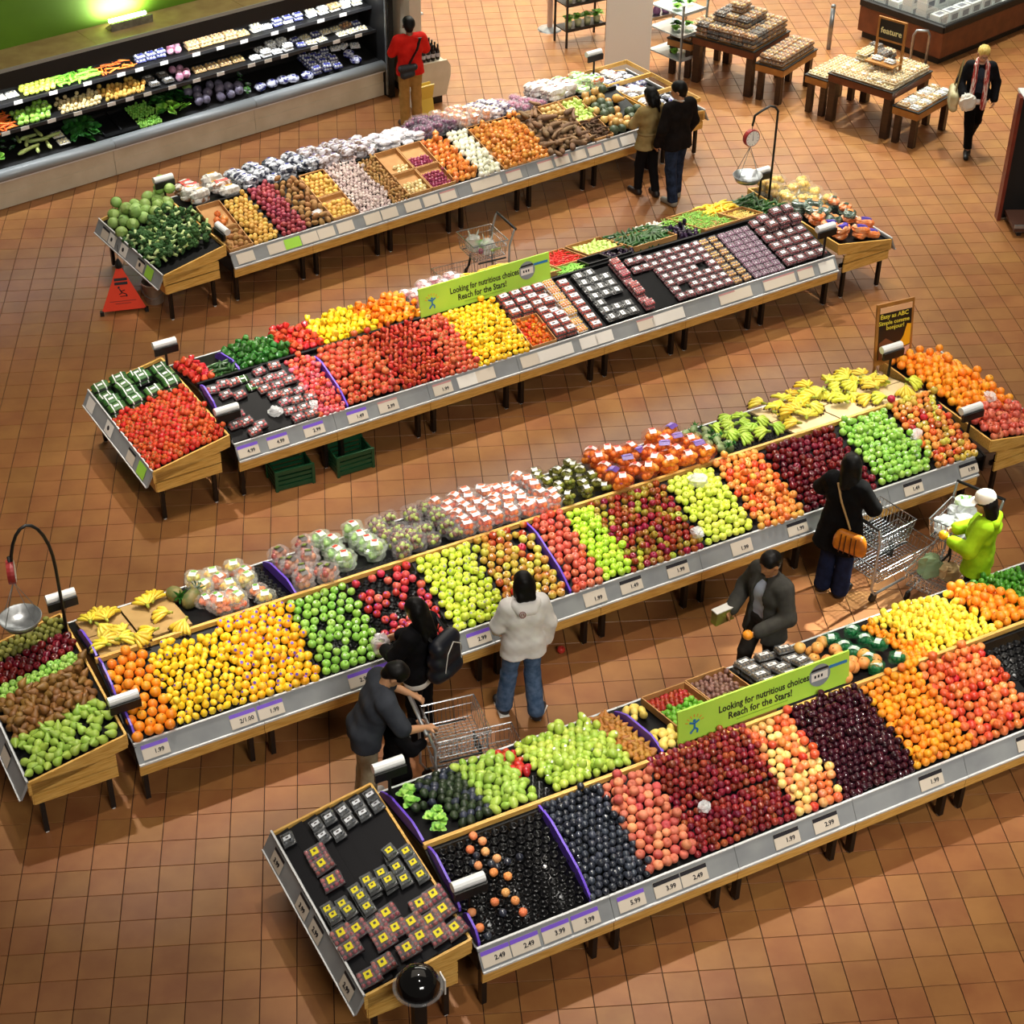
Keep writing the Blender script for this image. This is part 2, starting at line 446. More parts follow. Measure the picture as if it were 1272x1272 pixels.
def end_unit(T, side, label, tags=()):
    (ox, oy), ang, L = STANDS[T][:3]
    root = thing('end_stand', label, 'produce stand', (ox, oy, 0), R(ang))
    sg = -1 if side == 'L' else 1
    base = 0 if side == 'L' else L
    def P(u, t, z): return Vector((base + sg * u, t, z))     # u grows outward from the row
    def slab(a, b_, h0, h1, th, name, mt):
        """upright board between plan points a and b_ with bottom/top heights at each end"""
        a = Vector((a[0], a[1], 0)); b2 = Vector((b_[0], b_[1], 0)); d = (b2 - a).normalized(); n = Vector((-d.y, d.x, 0)) * th / 2
        vs = []
        for q, (z0, z1) in ((a, h0), (b2, h1)):
            for sgn in (-1, 1):
                for z in (z0, z1):
                    p_ = q + n * sgn; vs.append((p_.x, p_.y, z))
        mb = MB(); mb.add(vs, [(0, 1, 3, 2), (4, 6, 7, 5), (0, 4, 5, 1), (2, 3, 7, 6), (1, 5, 7, 3), (0, 2, 6, 4)])
        return mb.build(name, mt, root)
    u0, u1 = .05, .97
    hi, lo = .87, .70
    d = MB()
    vs = [P(u0, 0, hi - .04), P(u1, 0, lo - .04), P(u1, DEP, lo - .04), P(u0, DEP, hi - .04)]
    d.add(vs + [v - Vector((0, 0, .03)) for v in vs], [(0, 1, 2, 3), (7, 6, 5, 4), (0, 4, 5, 1), (1, 5, 6, 2), (2, 6, 7, 3), (3, 7, 4, 0)])
    d.build('deck', m_deck, root)
    for t in (0, DEP):
        slab(P(u0, t, 0), P(u1, t, 0), (hi - .15, hi), (lo - .15, lo), .022, 'side_board', m_woodx)
        tt = t + (.0 if t == 0 else 0)
        for z0 in (.56, .425):
            slab(P(u0 + .12, tt, 0), P(u1 - .03, tt, 0), (z0, z0 + .115), (z0, z0 + .115), .022, 'slat', m_woodx)
    slab(P(u0, 0, 0), P(u0, DEP, 0), (hi - .13, hi), (hi - .13, hi), .022, 'back_board', m_woodx)
    for z0 in (.425,):
        slab(P(u1 - .03, 0, 0), P(u1 - .03, DEP, 0), (z0, z0 + .115), (z0, z0 + .115), .022, 'slat', m_woodx)
    # sloping price channel on the outer side
    q = MB()
    a0, a1 = u1 + .0, u1 + .09
    prof = [(a1, lo - .17), (a0, lo + .015), (a0 - .015, lo + .015), (a0 - .015, lo - .02), (a1 - .02, lo - .175)]
    vs = [P(u, -.01, z) for u, z in prof] + [P(u, DEP + .01, z) for u, z in prof]
    n = len(prof)
    q.add(vs, [tuple(range(n)), tuple(reversed(range(n, 2 * n)))] + [(i, n + i, n + (i + 1) % n, (i + 1) % n) for i in range(n)])
    for u, z in ((a1, lo - .168), (a0, lo + .018)):
        q.box(P(u, DEP / 2, z), (.016, DEP + .02, .014), 1)
    rail = q.build('price_rail', [m_rail, m_railedge], root)
    up = (P(a0, 0, lo + .015) - P(a1, 0, lo - .17)).normalized()
    ex = Vector((0, -sg * -1.0, 0)) if side == 'R' else Vector((0, -1, 0))
    nrm = ex.cross(up)
    for t, k, txt in tags:
        c = (P(a0, t, lo + .015) + P(a1, t, lo - .17)) / 2 + nrm * .008
        w, h = .2, .15
        mi = {'plain': 0, 'white': 3, 'green': 4}[k]
        mb = MB()
        mb.add([c + ex * x + up * y for x, y in ((-w / 2, -h / 2), (w / 2, -h / 2), (w / 2, h / 2), (-w / 2, h / 2))], [(0, 1, 2, 3)], mi)
        mb.add([c + ex * x + up * y + nrm * .001 for x, y in ((-w / 2, h / 2 - .03), (w / 2, h / 2 - .03), (w / 2, h / 2), (-w / 2, h / 2))], [(0, 1, 2, 3)], {'plain': 2, 'white': 3, 'green': 4}[k])
        if txt == 'dot':
            mb.add([c + nrm * .002 + ex * (.03 * math.cos(i * .785) - .02) + up * (.03 * math.sin(i * .785)) for i in range(8)], [tuple(range(8))], 2)
        elif txt:
            me = text_mesh(txt, .06, m_dark); tm_ = Matrix((ex, up, nrm)).transposed()
            mb.add([tm_ @ v.co + c + nrm * .002 - up * .02 for v in me.vertices], [tuple(p.vertices) for p in me.polygons], 2)
        mb.build('price_tag', [m_tagb, m_purple, m_dark, m_white, m_greencard], rail)
    for u, t in ((u0 + .2, .06), (u0 + .2, DEP - .06), (u1 - .1, .06), (u1 - .1, DEP - .06)):
        g = MB(); g.box(P(u, t, .30), (.045, .045, .56)); g.box(P(u, t, .012), (.03, .03, .024), 1); g.build('leg', [m_leg, m_white_pl], root)
    for t in (.06, DEP - .06):
        g = MB(); g.box(P((u0 + u1) / 2, t, .5), (.7, .03, .05)); g.build('cross_beam', m_leg, root)
    return root
end_unit('T1', 'L', 'slatted wooden end stand heaped with cabbages and broccoli', [(1.62, 'plain', ''), (1.4, 'white', 'dot'), (1.05, 'white', 'dot'), (.55, 'plain', 'dot'), (.3, 'green', '')])
end_unit('T2', 'L', 'slatted wooden end stand of vine tomatoes and cucumber packs', [(1.72, 'white', ''), (1.15, 'white', 'dot'), (.5, 'plain', ''), (.2, 'green', '')])
end_unit('T3', 'L', 'slatted wooden end stand of pears kiwis and dark apples', [(.5, 'plain', ''), (1.2, 'plain', '')])
end_unit('T4', 'L', 'slatted wooden end stand with grape and salad boxes on black steps', [(1.65, 'plain', '3.99'), (1.1, 'plain', '3.99'), (.82, 'plain', '2.99'), (.2, 'plain', '2.99')])
end_unit('T1', 'R', 'slatted wooden end stand of white wrapped packets behind the couple')
end_unit('T2', 'R', 'slatted wooden end stand heaped with bagged carrots and yellow onions')
end_unit('T3', 'R', 'slatted wooden end stand heaped with oranges and red apples')
# ================================================================ produce
def skin(name, c1, c2=None, scale=2.2, lo=.35, hi=.65, rough=.32, rnd=.12, hue=.012, spec=.5, bump=0, bscale=60, coat=0, stretch=None):
    return M(name, c1, rough, spec=spec, col2=c2, scale=scale, lo=lo, hi=hi, rnd=rnd, hue=hue, bump=bump, bscale=bscale, coat=coat, stretch=stretch)
m_stem = M('stem_brown', '4A3018', .7)
m_calyx = M('calyx_green', '3E6B1E', .6)
m_stick_p = M('purple_sticker', '6B4FC4', .4)
m_stick_w = M('white_sticker', 'EFEFEF', .4)
m_leaf_d = skin('dark_leaf', '1F5A1C', '3F8A2C', 9, rough=.55)
m_leaf_l = skin('light_leaf', '7FBF3A', 'B9E06A', 9, rough=.5)

def noise3(v, s, k=0):
    return (math.sin(v[0] * s + 1.3 + k) * math.cos(v[1] * s * 1.1 + 2.1 + k * 1.7) + math.sin(v[2] * s * .9 + 4.2 + k * 2.3 + v[0] * s * .5)) * .5
def sticker(b, r, m, th=.5, ph=.6, size=.3):
    z = Vector((math.sin(th) * math.cos(ph), math.sin(th) * math.sin(ph), math.cos(th)))
    x = z.orthogonal().normalized(); y = z.cross(x)
    b.add([z * r * 1.012 + (x * math.cos(k * 1.0472) + y * math.sin(k * 1.0472)) * r * size for k in range(6)], [tuple(range(6))], m)
def g_apple(r, st=1, tall=1):
    b = MB()
    P = [(0, -.66), (.28, -.8), (.66, -.68), (.93, -.25), (1, .15), (.9, .55), (.6, .84), (.3, .84), (.1, .68), (0, .62)]
    b.lathe([(q * r, z * r * tall) for q, z in P], 12)
    b.tube([(0, 0, .6 * r), (.05 * r, 0, 1.0 * r * tall)], .05 * r, 4, 1)
    if st: sticker(b, r * .99, 2, .75, .4)
    return b
def g_orange(r, st=0):
    b = MB(); b.ball((0, 0, 0), (r, r, r * .96), 12, 8)
    b.add([(r * .12 * math.cos(k), r * .12 * math.sin(k), r * .966) for k in (0, 1.257, 2.513, 3.77, 5.027)], [(0, 1, 2, 3, 4)], 1)
    if st: sticker(b, r, 2, .7, .4, .34)
    return b
def g_lemon(r, st=1):
    b = MB()
    P = [(0, -1.38), (.16, -1.3), (.3, -1.1), (.72, -.75), (.97, -.2), (.98, .2), (.74, .75), (.32, 1.08), (.2, 1.22), (0, 1.3)]
    b.lathe([(q * r, z * r) for q, z in P], 10, 0, Matrix.Rotation(R(90), 4, 'Y'))
    if st: sticker(b, r * 1.0, 2, .5, 1.57, .3)
    return b
def g_peach(r):
    b = MB()
    def f(v):
        a = math.atan2(v.y, v.x); k = 1 - .11 * math.exp(-(a / .35) ** 2) * (1 if v.z > -.5 * r else .3)
        return Vector((v.x * k, v.y * k, v.z))
    P = [(0, -.93), (.45, -.82), (.85, -.45), (1, .05), (.86, .55), (.5, .83), (.18, .8), (0, .68)]
    b.lathe([(q * r, z * r) for q, z in P], 13, 0, None, f); return b
def g_plum(r):
    b = MB(); P = [(0, -1.02), (.5, -.86), (.88, -.4), (.98, .1), (.84, .6), (.45, .92), (.15, .96), (0, .88)]
    b.lathe([(q * r, z * r) for q, z in P], 11); return b
def g_tomato(r, tall=.82):
    b = MB(); P = [(0, -.8), (.5, -.75), (.9, -.38), (1, .05), (.88, .5), (.5, .76), (.2, .72), (0, .62)]
    b.lathe([(q * r, z * r * tall / .8) for q, z in P], 11)
    for k in range(5):
        a = k * 1.2566
        b.add([(0, 0, .7 * r * tall / .8), (.2 * r * math.cos(a - .35), .2 * r * math.sin(a - .35), .79 * r * tall / .8), (.5 * r * math.cos(a), .5 * r * math.sin(a), .88 * r * tall / .8), (.2 * r * math.cos(a + .35), .2 * r * math.sin(a + .35), .79 * r * tall / .8)], [(0, 1, 2, 3)], 1)
    b.tube([(0, 0, .7 * r * tall / .8), (.04 * r, 0, 1.0 * r)], .05 * r, 4, 1)
    return b
def g_pear(r):
    b = MB(); P = [(0, -1.0), (.4, -1.0), (.8, -.75), (1, -.25), (.92, .25), (.62, .75), (.42, 1.15), (.3, 1.5), (.14, 1.68), (0, 1.66)]
    b.lathe([(q * r, z * r) for q, z in P], 11); b.tube([(0, 0, 1.62 * r), (.08 * r, 0, 2.0 * r)], .06 * r, 4, 1); return b
def g_mango(r, k=1.35, st=1):
    b = MB()
    b.lathe([(math.sin(math.pi * i / 8) * r * (1 - .12 * math.cos(math.pi * i / 8)), -math.cos(math.pi * i / 8) * r * k) for i in range(9)], 11, 0, Matrix.Rotation(R(90), 4, 'Y'), lambda v: Vector((v.x, v.y * .86 + .06 * abs(v.z), v.z)))
    if st: sticker(b, r * .98, 2, .3, 1.2, .32)
    return b
def g_potato(r, k=1.3, seed=0):
    b = MB(); b.ball((0, 0, 0), (r * k, r, r * .88), 11, 7)
    b.v = [tuple(Vector(v) * (1 + .09 * noise3(Vector(v) / r, 2.1, seed))) for v in b.v]; return b
def g_onion(r):
    b = MB(); P = [(0, -.92), (.12, -.9), (.55, -.76), (.92, -.3), (1, .1), (.82, .55), (.4, .86), (.16, 1.05), (.1, 1.3), (0, 1.32)]
    b.lathe([(q * r, z * r) for q, z in P], 12); return b
def g_garlic(r):
    b = MB(); P = [(0, -.7), (.4, -.75), (.85, -.45), (1, -.05), (.8, .4), (.4, .7), (.18, 1.0), (.12, 1.4), (0, 1.42)]
    b.lathe([(q * r, z * r) for q, z in P], 14, 0, None, lambda v: Vector((v.x * (1 + .07 * math.cos(7 * math.atan2(v.y, v.x))), v.y * (1 + .07 * math.cos(7 * math.atan2(v.y, v.x))), v.z))); return b
def g_long(r, l, bend=.1, taper=.6, n=8, seed=0, rough=0):
    pts = []; rs = []
    for i in range(7):
        u = i / 6; pts.append(((u - .5) * l, bend * l * math.sin(math.pi * u), 0))
        rs.append(r * (.45 if i == 0 else .5 * taper + .1 if i == 6 else (1 - (1 - taper) * u) * (.92 + .1 * math.sin(3.1 * u + seed))))
    b = MB(); b.tube(pts, rs, n)
    if rough: b.v = [tuple(Vector(v) * (1 + rough * noise3(Vector(v) / r, 1.3, seed))) for v in b.v]
    return b
def g_pepper(r):
    b = MB(); P = [(0, -.95), (.35, -1.05), (.62, -.9), (.8, -.4), (.95, .2), (.98, .55), (.75, .82), (.4, .8), (.15, .62), (0, .6)]
    def f(v):
        a = math.atan2(v.y, v.x); k = 1 + .12 * math.cos(4 * a); return Vector((v.x * k, v.y * k, v.z))
    b.lathe([(q * r, z * r) for q, z in P], 16, 0, None, f)
    b.tube([(0, 0, .55 * r), (.03 * r, 0, .8 * r), (.2 * r, 0, 1.1 * r)], .1 * r, 5, 1); return b
def g_cabbage(r):
    b = MB(); b.ball((0, 0, 0), (r, r, r * .9), 14, 9)
    for k in range(6):
        a = k * 1.05; vs = []; n = 5
        for i in range(n):
            for j in range(n):
                th = -.25 + 1.35 * i / (n - 1); ph = a + (-.62 + 1.24 * j / (n - 1)) * (1 - .25 * (i / (n - 1)))
                rr = r * (1.03 + .03 * (k % 2) + (.05 if i == n - 1 else 0) + (.02 if j in (0, n - 1) else 0))
                vs.append((rr * math.cos(th) * math.cos(ph), rr * math.cos(th) * math.sin(ph), rr * .9 * math.sin(th)))
        b.add(vs, [(i * n + j, i * n + j + 1, (i + 1) * n + j + 1, (i + 1) * n + j) for i in range(n - 1) for j in range(n - 1)], 0 if k % 2 else 1)
    return b
def g_broccoli(r):
    rn = random.Random(3); b = MB()
    for k in range(13):
        a = rn.random() * 6.28; q = rn.random() ** .5 * r * .75
        b.ball((q * math.cos(a), q * math.sin(a), r * .35 + rn.random() * r * .15 - q * q / r * .4), r * (.3 + .1 * rn.random()), 7, 5, 0)
    b.tube([(0, 0, .3 * r), (.1 * r, 0, -.4 * r), (.05 * r, .0, -1.0 * r)], [r * .4, r * .26, r * .24], 7, 1)
    for k in range(3):
        a = k * 2.1; b.tube([(0, 0, -.4 * r), (.45 * r * math.cos(a), .45 * r * math.sin(a), .2 * r)], [r * .13, r * .16], 5, 1)
    return b
def g_banana(n=6, r=.018, l=.17):
    b = MB()
    for k in range(n):
        a = (k - (n - 1) / 2) * .27; pts = []; rs = []
        for i in range(7):
            u = i / 6; ang = u * 1.25
            x = l * math.sin(ang) * .85; z = l * (1 - math.cos(ang)) * -.55 + .055 + .018 * (k % 2)
            pts.append((x * math.cos(a) + .01, x * math.sin(a), z)); rs.append(r * (.35, .62, .95, 1, .95, .7, .28)[i])
        b.tube(pts[:6], rs[:6], 6, 0); b.tube(pts[5:], [rs[5], rs[6]], 6, 1)
    b.tube([(-.035, 0, .07), (.02, 0, .055)], [.013, .022], 6, 2)
    return b
def g_pineapple(r=.06):
    b = MB(); nu, nv = 16, 10
    prof = [(math.sin(math.pi * (i + .35) / (nv + .7)) * r, -math.cos(math.pi * (i + .35) / (nv + .7)) * r * 1.45) for i in range(nv + 1)]
    b.lathe([(0, -r * 1.42)] + [(q * (1 + .05 * (i % 2)), z) for i, (q, z) in enumerate(prof)] + [(0, r * 1.4)], nu, 0, None, lambda v: v * (1 + .035 * math.cos(8 * math.atan2(v.y, v.x))))
    for k in range(18):
        a = k * 2.4; L = r * (1.6 - .05 * k); t = .25 + .05 * (17 - k)
        d = Vector((math.cos(a) * math.sin(t), math.sin(a) * math.sin(t), math.cos(t))); o = Vector((0, 0, r * 1.35)); s_ = d.cross(Vector((0, 0, 1))).normalized() * r * .17
        b.add([o - s_, o + s_, o + d * L * .6 + s_ * .8, o + d * L + Vector((d.x, d.y, -.2)) * L * .15, o + d * L * .6 - s_ * .8], [(0, 1, 2, 3, 4)], 1)
    return b
def g_leafy(r=.1, n=16, curl=.5):
    rn = random.Random(5); b = MB()
    for k in range(n):
        a = k * 2.4; t = .35 + .9 * k / n; L = r * (.8 + .5 * rn.random()); w = L * .35
        d = Vector((math.cos(a) * math.sin(t), math.sin(a) * math.sin(t), math.cos(t) * .8)); s_ = d.cross(Vector((0, 0, 1))).normalized()
        rows = []
        for i in range(4):
            u = i / 3; c = d * L * u + Vector((0, 0, -.3 * L * u * u)); ww = w * (.25, .8, 1, .35)[i]
            rows += [c - s_ * ww + Vector((0, 0, .05 * L * rn.random())), c + Vector((0, 0, -.04 * L)), c + s_ * ww + Vector((0, 0, .05 * L * rn.random()))]
        b.add(rows, [(i * 3 + j, i * 3 + j + 1, i * 3 + j + 4, i * 3 + j + 3) for i in range(3) for j in range(2)], k % 2)
    return b
def g_bean(n=1, r=.007, l=.13): return g_long(r, l, .12, .6, 5)

SK = {}
def fruit(key, geo, mats, smooth=True):
    SK[key] = geo.mesh(key, mats, smooth)
    return SK[key]
def sk3(a, st=m_stick_w): return [a, m_stem, st]
F = fruit
F('apple_granny', g_apple(.043), sk3(skin('granny_green', '80B63E', '9CCA58', rough=.28)))
F('apple_golden', g_apple(.043), sk3(skin('golden_yellowgreen', 'C4DC3A', 'DDE656', rough=.3), m_stick_p))
F('apple_golden_plain', g_apple(.042, 0), sk3(skin('golden_pale', 'C8DE44', 'E2E866', rough=.3)))
F('apple_red', g_apple(.043), sk3(skin('apple_crimson', 'B82C34', 'DE7860', 1.6, .45, .8, rough=.22), m_stick_p))
F('apple_gala', g_apple(.043), sk3(skin('gala_mix', 'B83424', 'CCC24C', 1.7, .42, .6, rough=.26, rnd=.15, hue=.02), m_stick_w))
F('apple_pink', g_apple(.045, 0), sk3(skin('pink_red', 'C44632', 'DE8466', 1.8, .4, .7, rough=.28)))
F('apple_mixed', g_apple(.040, 0), sk3(skin('mcintosh', '8E1A1C', 'A9B83A', 1.5, .5, .68, rough=.24, rnd=.25, hue=.03)))
F('apple_fuji', g_apple(.042, 0), sk3(skin('fuji_orange', 'DB5A2A', 'EEC05A', 1.7, .42, .7, rough=.28)))
F('apple_darkred', g_apple(.042, 0), sk3(skin('dark_red_apple', '500812', '76141C', 2, rough=.13, rnd=.25, spec=.7)))
F('apple_yellowgreen', g_apple(.042, 0), sk3(skin('lime_apple', 'A6D22E', 'C4E24A', rough=.28)))
F('orange', g_orange(.050), [skin('orange_peel', 'F08A14', 'F7A02A', rough=.42, bump=.15, bscale=160, rnd=.08), m_stem, m_stick_w])
F('orange_small', g_orange(.034), [skin('clementine_peel', 'F28A10', 'F9A626', rough=.4, rnd=.08), m_stem, m_stick_w])
F('lemon', g_lemon(.036), [skin('lemon_peel', 'F4C61A', 'FAD83A', rough=.38, rnd=.07, hue=.008), m_stem, m_stick_p])
F('lemon_plain', g_lemon(.035, 0), [skin('lemon_peel_pale', 'F6D430', 'FBE65A', rough=.38, rnd=.07), m_stem])
F('lemon_big', g_orange(.045, 1), [skin('golden_citrus', 'F5AE16', 'F9CC2E', rough=.38, rnd=.08), m_stem, m_stick_p])
F('lime', g_lemon(.031, 0), [skin('lime_peel', '2F6E1A', '5A9A2A', rough=.35, rnd=.15), m_stem])
F('peach', g_peach(.043), [skin('peach_fuzz', 'B24A40', 'E89A6A', 1.4, .4, .72, rough=.6, rnd=.14)])
F('peach_loose', g_peach(.038), [skin('peach_pale', 'E8824A', 'F2BC78', 1.4, .4, .7, rough=.6)])
F('plum_blue', g_plum(.034), [skin('bloomy_blue_plum', '20232C', '434957', 2.2, .4, .75, rough=.22, rnd=.3, spec=.7)])
F('plum_black', g_plum(.034), [skin('black_plum', '280A14', '40101C', 2, rough=.11, rnd=.35, spec=.8)])
F('nectarine_dark', g_plum(.0335), [skin('dark_nectarine', '74161A', 'A8462C', 1.6, .46, .78, rough=.16, rnd=.3, hue=.02, spec=.7)])
F('nectarine_pale', g_peach(.042), [skin('pale_nectarine', 'C2302A', 'F0CE7A', 1.3, .34, .56, rough=.28)])
F('nectarine_red', g_peach(.044), [skin('red_nectarine', 'C03A22', 'F09A50', 1.4, .42, .75, rough=.3)])
F('apricot', g_peach(.041), [skin('apricot_skin', 'EE9A22', 'D85A28', 1.2, .5, .8, rough=.45)])
F('avocado', g_mango(.042, 1.15, 0), [skin('avocado_skin', '1E2A1A', '33422A', 5, rough=.35, bump=.3, bscale=120), m_stem, m_stick_p])
F('avocado_sticker', g_mango(.042, 1.15, 1), [skin('avocado_skin2', '252C33', '3A3F52', 5, rough=.3, bump=.3, bscale=120), m_stem, m_stick_p])
F('mango_green', g_mango(.043, 1.35, 0), [skin('green_mango', '86AA3E', 'AAC656', rough=.3), m_stem, m_stick_w])
F('guava', g_mango(.043, 1.15, 1), [skin('green_guava', '8CAA3A', 'B4C852', 3, rough=.3), m_stem, m_stick_w])
F('mango_red', g_mango(.040, 1.25, 0), [skin('red_mango', 'A61E1E', 'C84A2A', rough=.25), m_stem, m_stick_w])
F('mango_yellow', g_mango(.042, 1.25, 0), [skin('yellow_mango', 'E9C84E', 'F2DC7A', rough=.35), m_stem, m_stick_w])
F('pear_brown_small', g_pear(.031), [skin('small_brown_pear', '9A6420', 'B27C30', 5, rough=.5), m_stem])
F('pear_brown', g_pear(.044), [skin('bosc_pear', '6E4A1E', '8A622A', 6, rough=.5), m_stem])
F('pear_green', g_pear(.043), [skin('green_pear', '8CB040', 'A6C452', 4, rough=.4), m_stem])
F('kiwi', g_potato(.032, 1.2), [skin('olive_kiwi', '6A6A2A', '8E8E3A', 5, rough=.6)])
F('apple_green_end', g_apple(.037, 0), sk3(skin('crab_green', '86B84A', 'A4CC62', rough=.3)))
F('tomato_beef', g_tomato(.045), [skin('beef_tomato', 'BE4429', 'CE6040', rough=.22, rnd=.1), m_calyx])
F('tomato_roma', g_potato(.028, 1.45), [skin('roma_tomato', 'B03822', 'C44A30', rough=.2)])
F('tomato_red', g_tomato(.042), [skin('field_tomato', 'BC4830', 'CC5E42', rough=.24), m_calyx])
F('tomato_vine', g_tomato(.036, .9), [skin('vine_tomato', 'C0391F', 'D0502C', rough=.18), m_calyx])
F('tomato_pink', g_tomato(.036), [skin('pink_tomato', 'D4503A', 'DE6E86', 1.8, .45, .75, rough=.25), m_calyx])
F('tomato_yellow', g_tomato(.042), [skin('yellow_tomato', 'F0B81E', 'F6CC30', rough=.25, hue=.015), m_calyx])
F('tomato_small', g_tomato(.026, .9), [skin('cocktail_tomato', 'D84A1C', 'E88A22', rough=.2, hue=.03), m_calyx])
F('pepper_green', g_pepper(.042), [skin('green_pepper', '1E4A16', '35702A', rough=.16), m_calyx])
F('pepper_red', g_pepper(.042), [skin('red_pepper', 'B42418', 'C83C2C', rough=.16), m_calyx])
F('pepper_yellow', g_pepper(.042), [skin('yellow_pepper', 'F4C40E', 'F8D634', rough=.18), m_calyx])
F('pepper_orange', g_pepper(.042), [skin('orange_pepper', 'F07A10', 'F69426', rough=.18), m_calyx])
F('zucchini', g_long(.02, .2, .05, .9), [skin('zucchini_skin', '1C3A18', '35602A', 8, rough=.3)])
F('squash_yellow', g_long(.022, .17, .1, .6), [skin('yellow_squash', 'F0C020', 'F6D448', rough=.3)])
F('eggplant', g_mango(.033, 1.7, 0), [skin('aubergine_skin', '160E1E', '2A1C34', rough=.12), m_calyx, m_calyx])
F('chili', g_long(.011, .12, .2, .3, 6), [skin('red_chili', 'B81A14', 'D02A1E', rough=.2)])
F('mushroom', g_onion(.022), [skin('mushroom_white', 'EDE8E0', 'DDD4C8', rough=.6)])
F('bean', g_bean(), [skin('green_bean', '6EA83A', '93C452', rough=.45, rnd=.2)])
F('bean_yellow', g_bean(), [skin('wax_bean', 'D8B84A', 'E8D070', rough=.45, rnd=.15)])
F('cabbage', g_cabbage(.082), [skin('cabbage_pale', '8CAE5A', 'A6C272', 9, rough=.5), skin('cabbage_leaf', '7A9E48', '97B862', 9, rough=.5)])
F('broccoli', g_broccoli(.075), [skin('broccoli_floret', '2A4A22', '3F6A30', 30, rough=.8, bump=.8, bscale=90), skin('broccoli_stalk', 'A8C070', 'C6D898', 6, rough=.5)])
F('potato_brown', g_potato(.036, 1.35), [skin('brown_potato', 'A87A42', '8C6230', 6, rough=.7)])
F('potato_yellow', g_potato(.037, 1.15), [skin('yellow_potato', 'DDB45A', 'C89A44', 6, rough=.6)])
F('potato_red', g_potato(.037, 1.2), [skin('red_potato', 'A84450', '8A323E', 6, rough=.55)])
F('potato_russet', g_potato(.042, 1.45), [skin('russet_potato', 'A07644', '855E34', 8, rough=.75)])
F('garlic', g_garlic(.029), [skin('garlic_skin', 'DCCCC4', 'C0A8A6', 4, rough=.6)])
F('ginger', g_potato(.024, 1.5), [skin('ginger_skin', 'B48A50', '95703C', 7, rough=.7)])
F('onion_pale', g_onion(.032), [skin('pale_onion', 'E4D2A0', 'D2B878', 5, rough=.4)])
F('onion_red', g_onion(.027), [skin('red_onion', '7E2A46', '9C4460', 4, rough=.3)])
F('onion_orange', g_onion(.05), [skin('spanish_onion', 'E09048', 'CC7430', 4, rough=.32)])
F('onion_white', g_onion(.047), [skin('white_onion', 'EDE8D8', 'D8DCC0', 4, rough=.35)])
F('onion_yellow', g_onion(.042), [skin('yellow_onion', 'DE9A4A', 'C67E32', 4, rough=.35)])
F('yam', g_long(.045, .24, .06, .75, 9, 1, .06), [skin('yam_skin', '7A5C3E', '5C4530', 7, rough=.8, bump=.4)])
F('yam_long', g_long(.038, .32, .08, .7, 9, 2, .06), [skin('yuca_skin', '8A6844', '664A30', 7, rough=.7, bump=.3)])
F('taro', g_potato(.045, 1.15), [skin('taro_pale', 'C8A868', 'B08C50', 6, rough=.6)])
F('chayote', g_pear(.036), [skin('chayote_green', 'B2CC62', 'C8DC80', 4, rough=.4), m_stem])
F('root_dark', g_long(.024, .15, .1, .7, 7, 3, .08), [skin('dark_root', '5A4028', '432E1C', 7, rough=.85, bump=.4)])
F('squash_tan', g_cabbage(.066), [skin('tan_squash', 'C8984E', 'B4803A', 4, rough=.45), skin('tan_squash_rib', 'D0A45A', 'BA8A44', 4, rough=.45)]) if 0 else F('squash_tan', g_onion(.066), [skin('tan_squash', 'D8B068', 'B88A48', 4, rough=.4)])
F('squash_green', g_onion(.075), [skin('green_squash', '3C4A34', '52604A', 4, rough=.45)])
F('butternut', g_pear(.07), [skin('butternut_skin', 'E0A856', 'D29846', 3, rough=.45), m_stem])
F('grapefruit', g_orange(.062), [skin('grapefruit_peel', 'E89A4A', 'F0B060', 3, rough=.4, bump=.1, bscale=120), m_stem, m_stick_w])
F('fig_red', g_potato(.026, 1.1), [skin('red_fig', '8E2418', 'B03A24', 3, rough=.3)])
F('lime_box', g_orange(.03), [skin('green_sapote', '5E9E2A', '7FBE3C', 3, rough=.3), m_stem, m_stick_w])
F('fig_brown', g_potato(.026, 1.25), [skin('brown_date', '6A4A42', '8A6456', 4, rough=.45)])
F('melon_small', g_pineapple(.045), [skin('knobbly_green', '5E7048', '8A9A66', 6, rough=.5), m_leaf_d])
F('banana', g_banana(7, .022, .21), [skin('banana_yellow', 'E2C22E', 'EBD650', 3, rough=.4), m_stem, skin('banana_stalk', '8E9A32', 'A8A83A', 4)])
F('banana_ripe', g_banana(8, .022, .21), [skin('banana_greenish', 'D2D23A', 'E2DE54', 3, rough=.4), m_stem, skin('banana_stalk2', '9AAE3A', 'A8B83A', 4)])
F('banana_green', g_banana(9, .019, .18), [skin('banana_unripe', '9CBE3C', 'B6CE50', 3, rough=.4), m_stem, skin('banana_stalk3', '7A9A32', '8AA83A', 4)])
F('pineapple', g_pineapple(.078), [skin('pineapple_rind', '7A6A36', '4E5A2E', 14, rough=.6), m_leaf_d])
F('leafy', g_leafy(.11), [m_leaf_l, skin('leaf_mid', '5A9A30', '8AC04A', 9, rough=.5)])
F('leafy_dark', g_leafy(.12), [m_leaf_d, skin('leaf_darker', '1A4418', '2E6A26', 9, rough=.6)])
F('artichoke', g_leafy(.07, 14), [skin('grey_leaf', '6E7A78', '9AA4A0', 7, rough=.6), m_leaf_d])

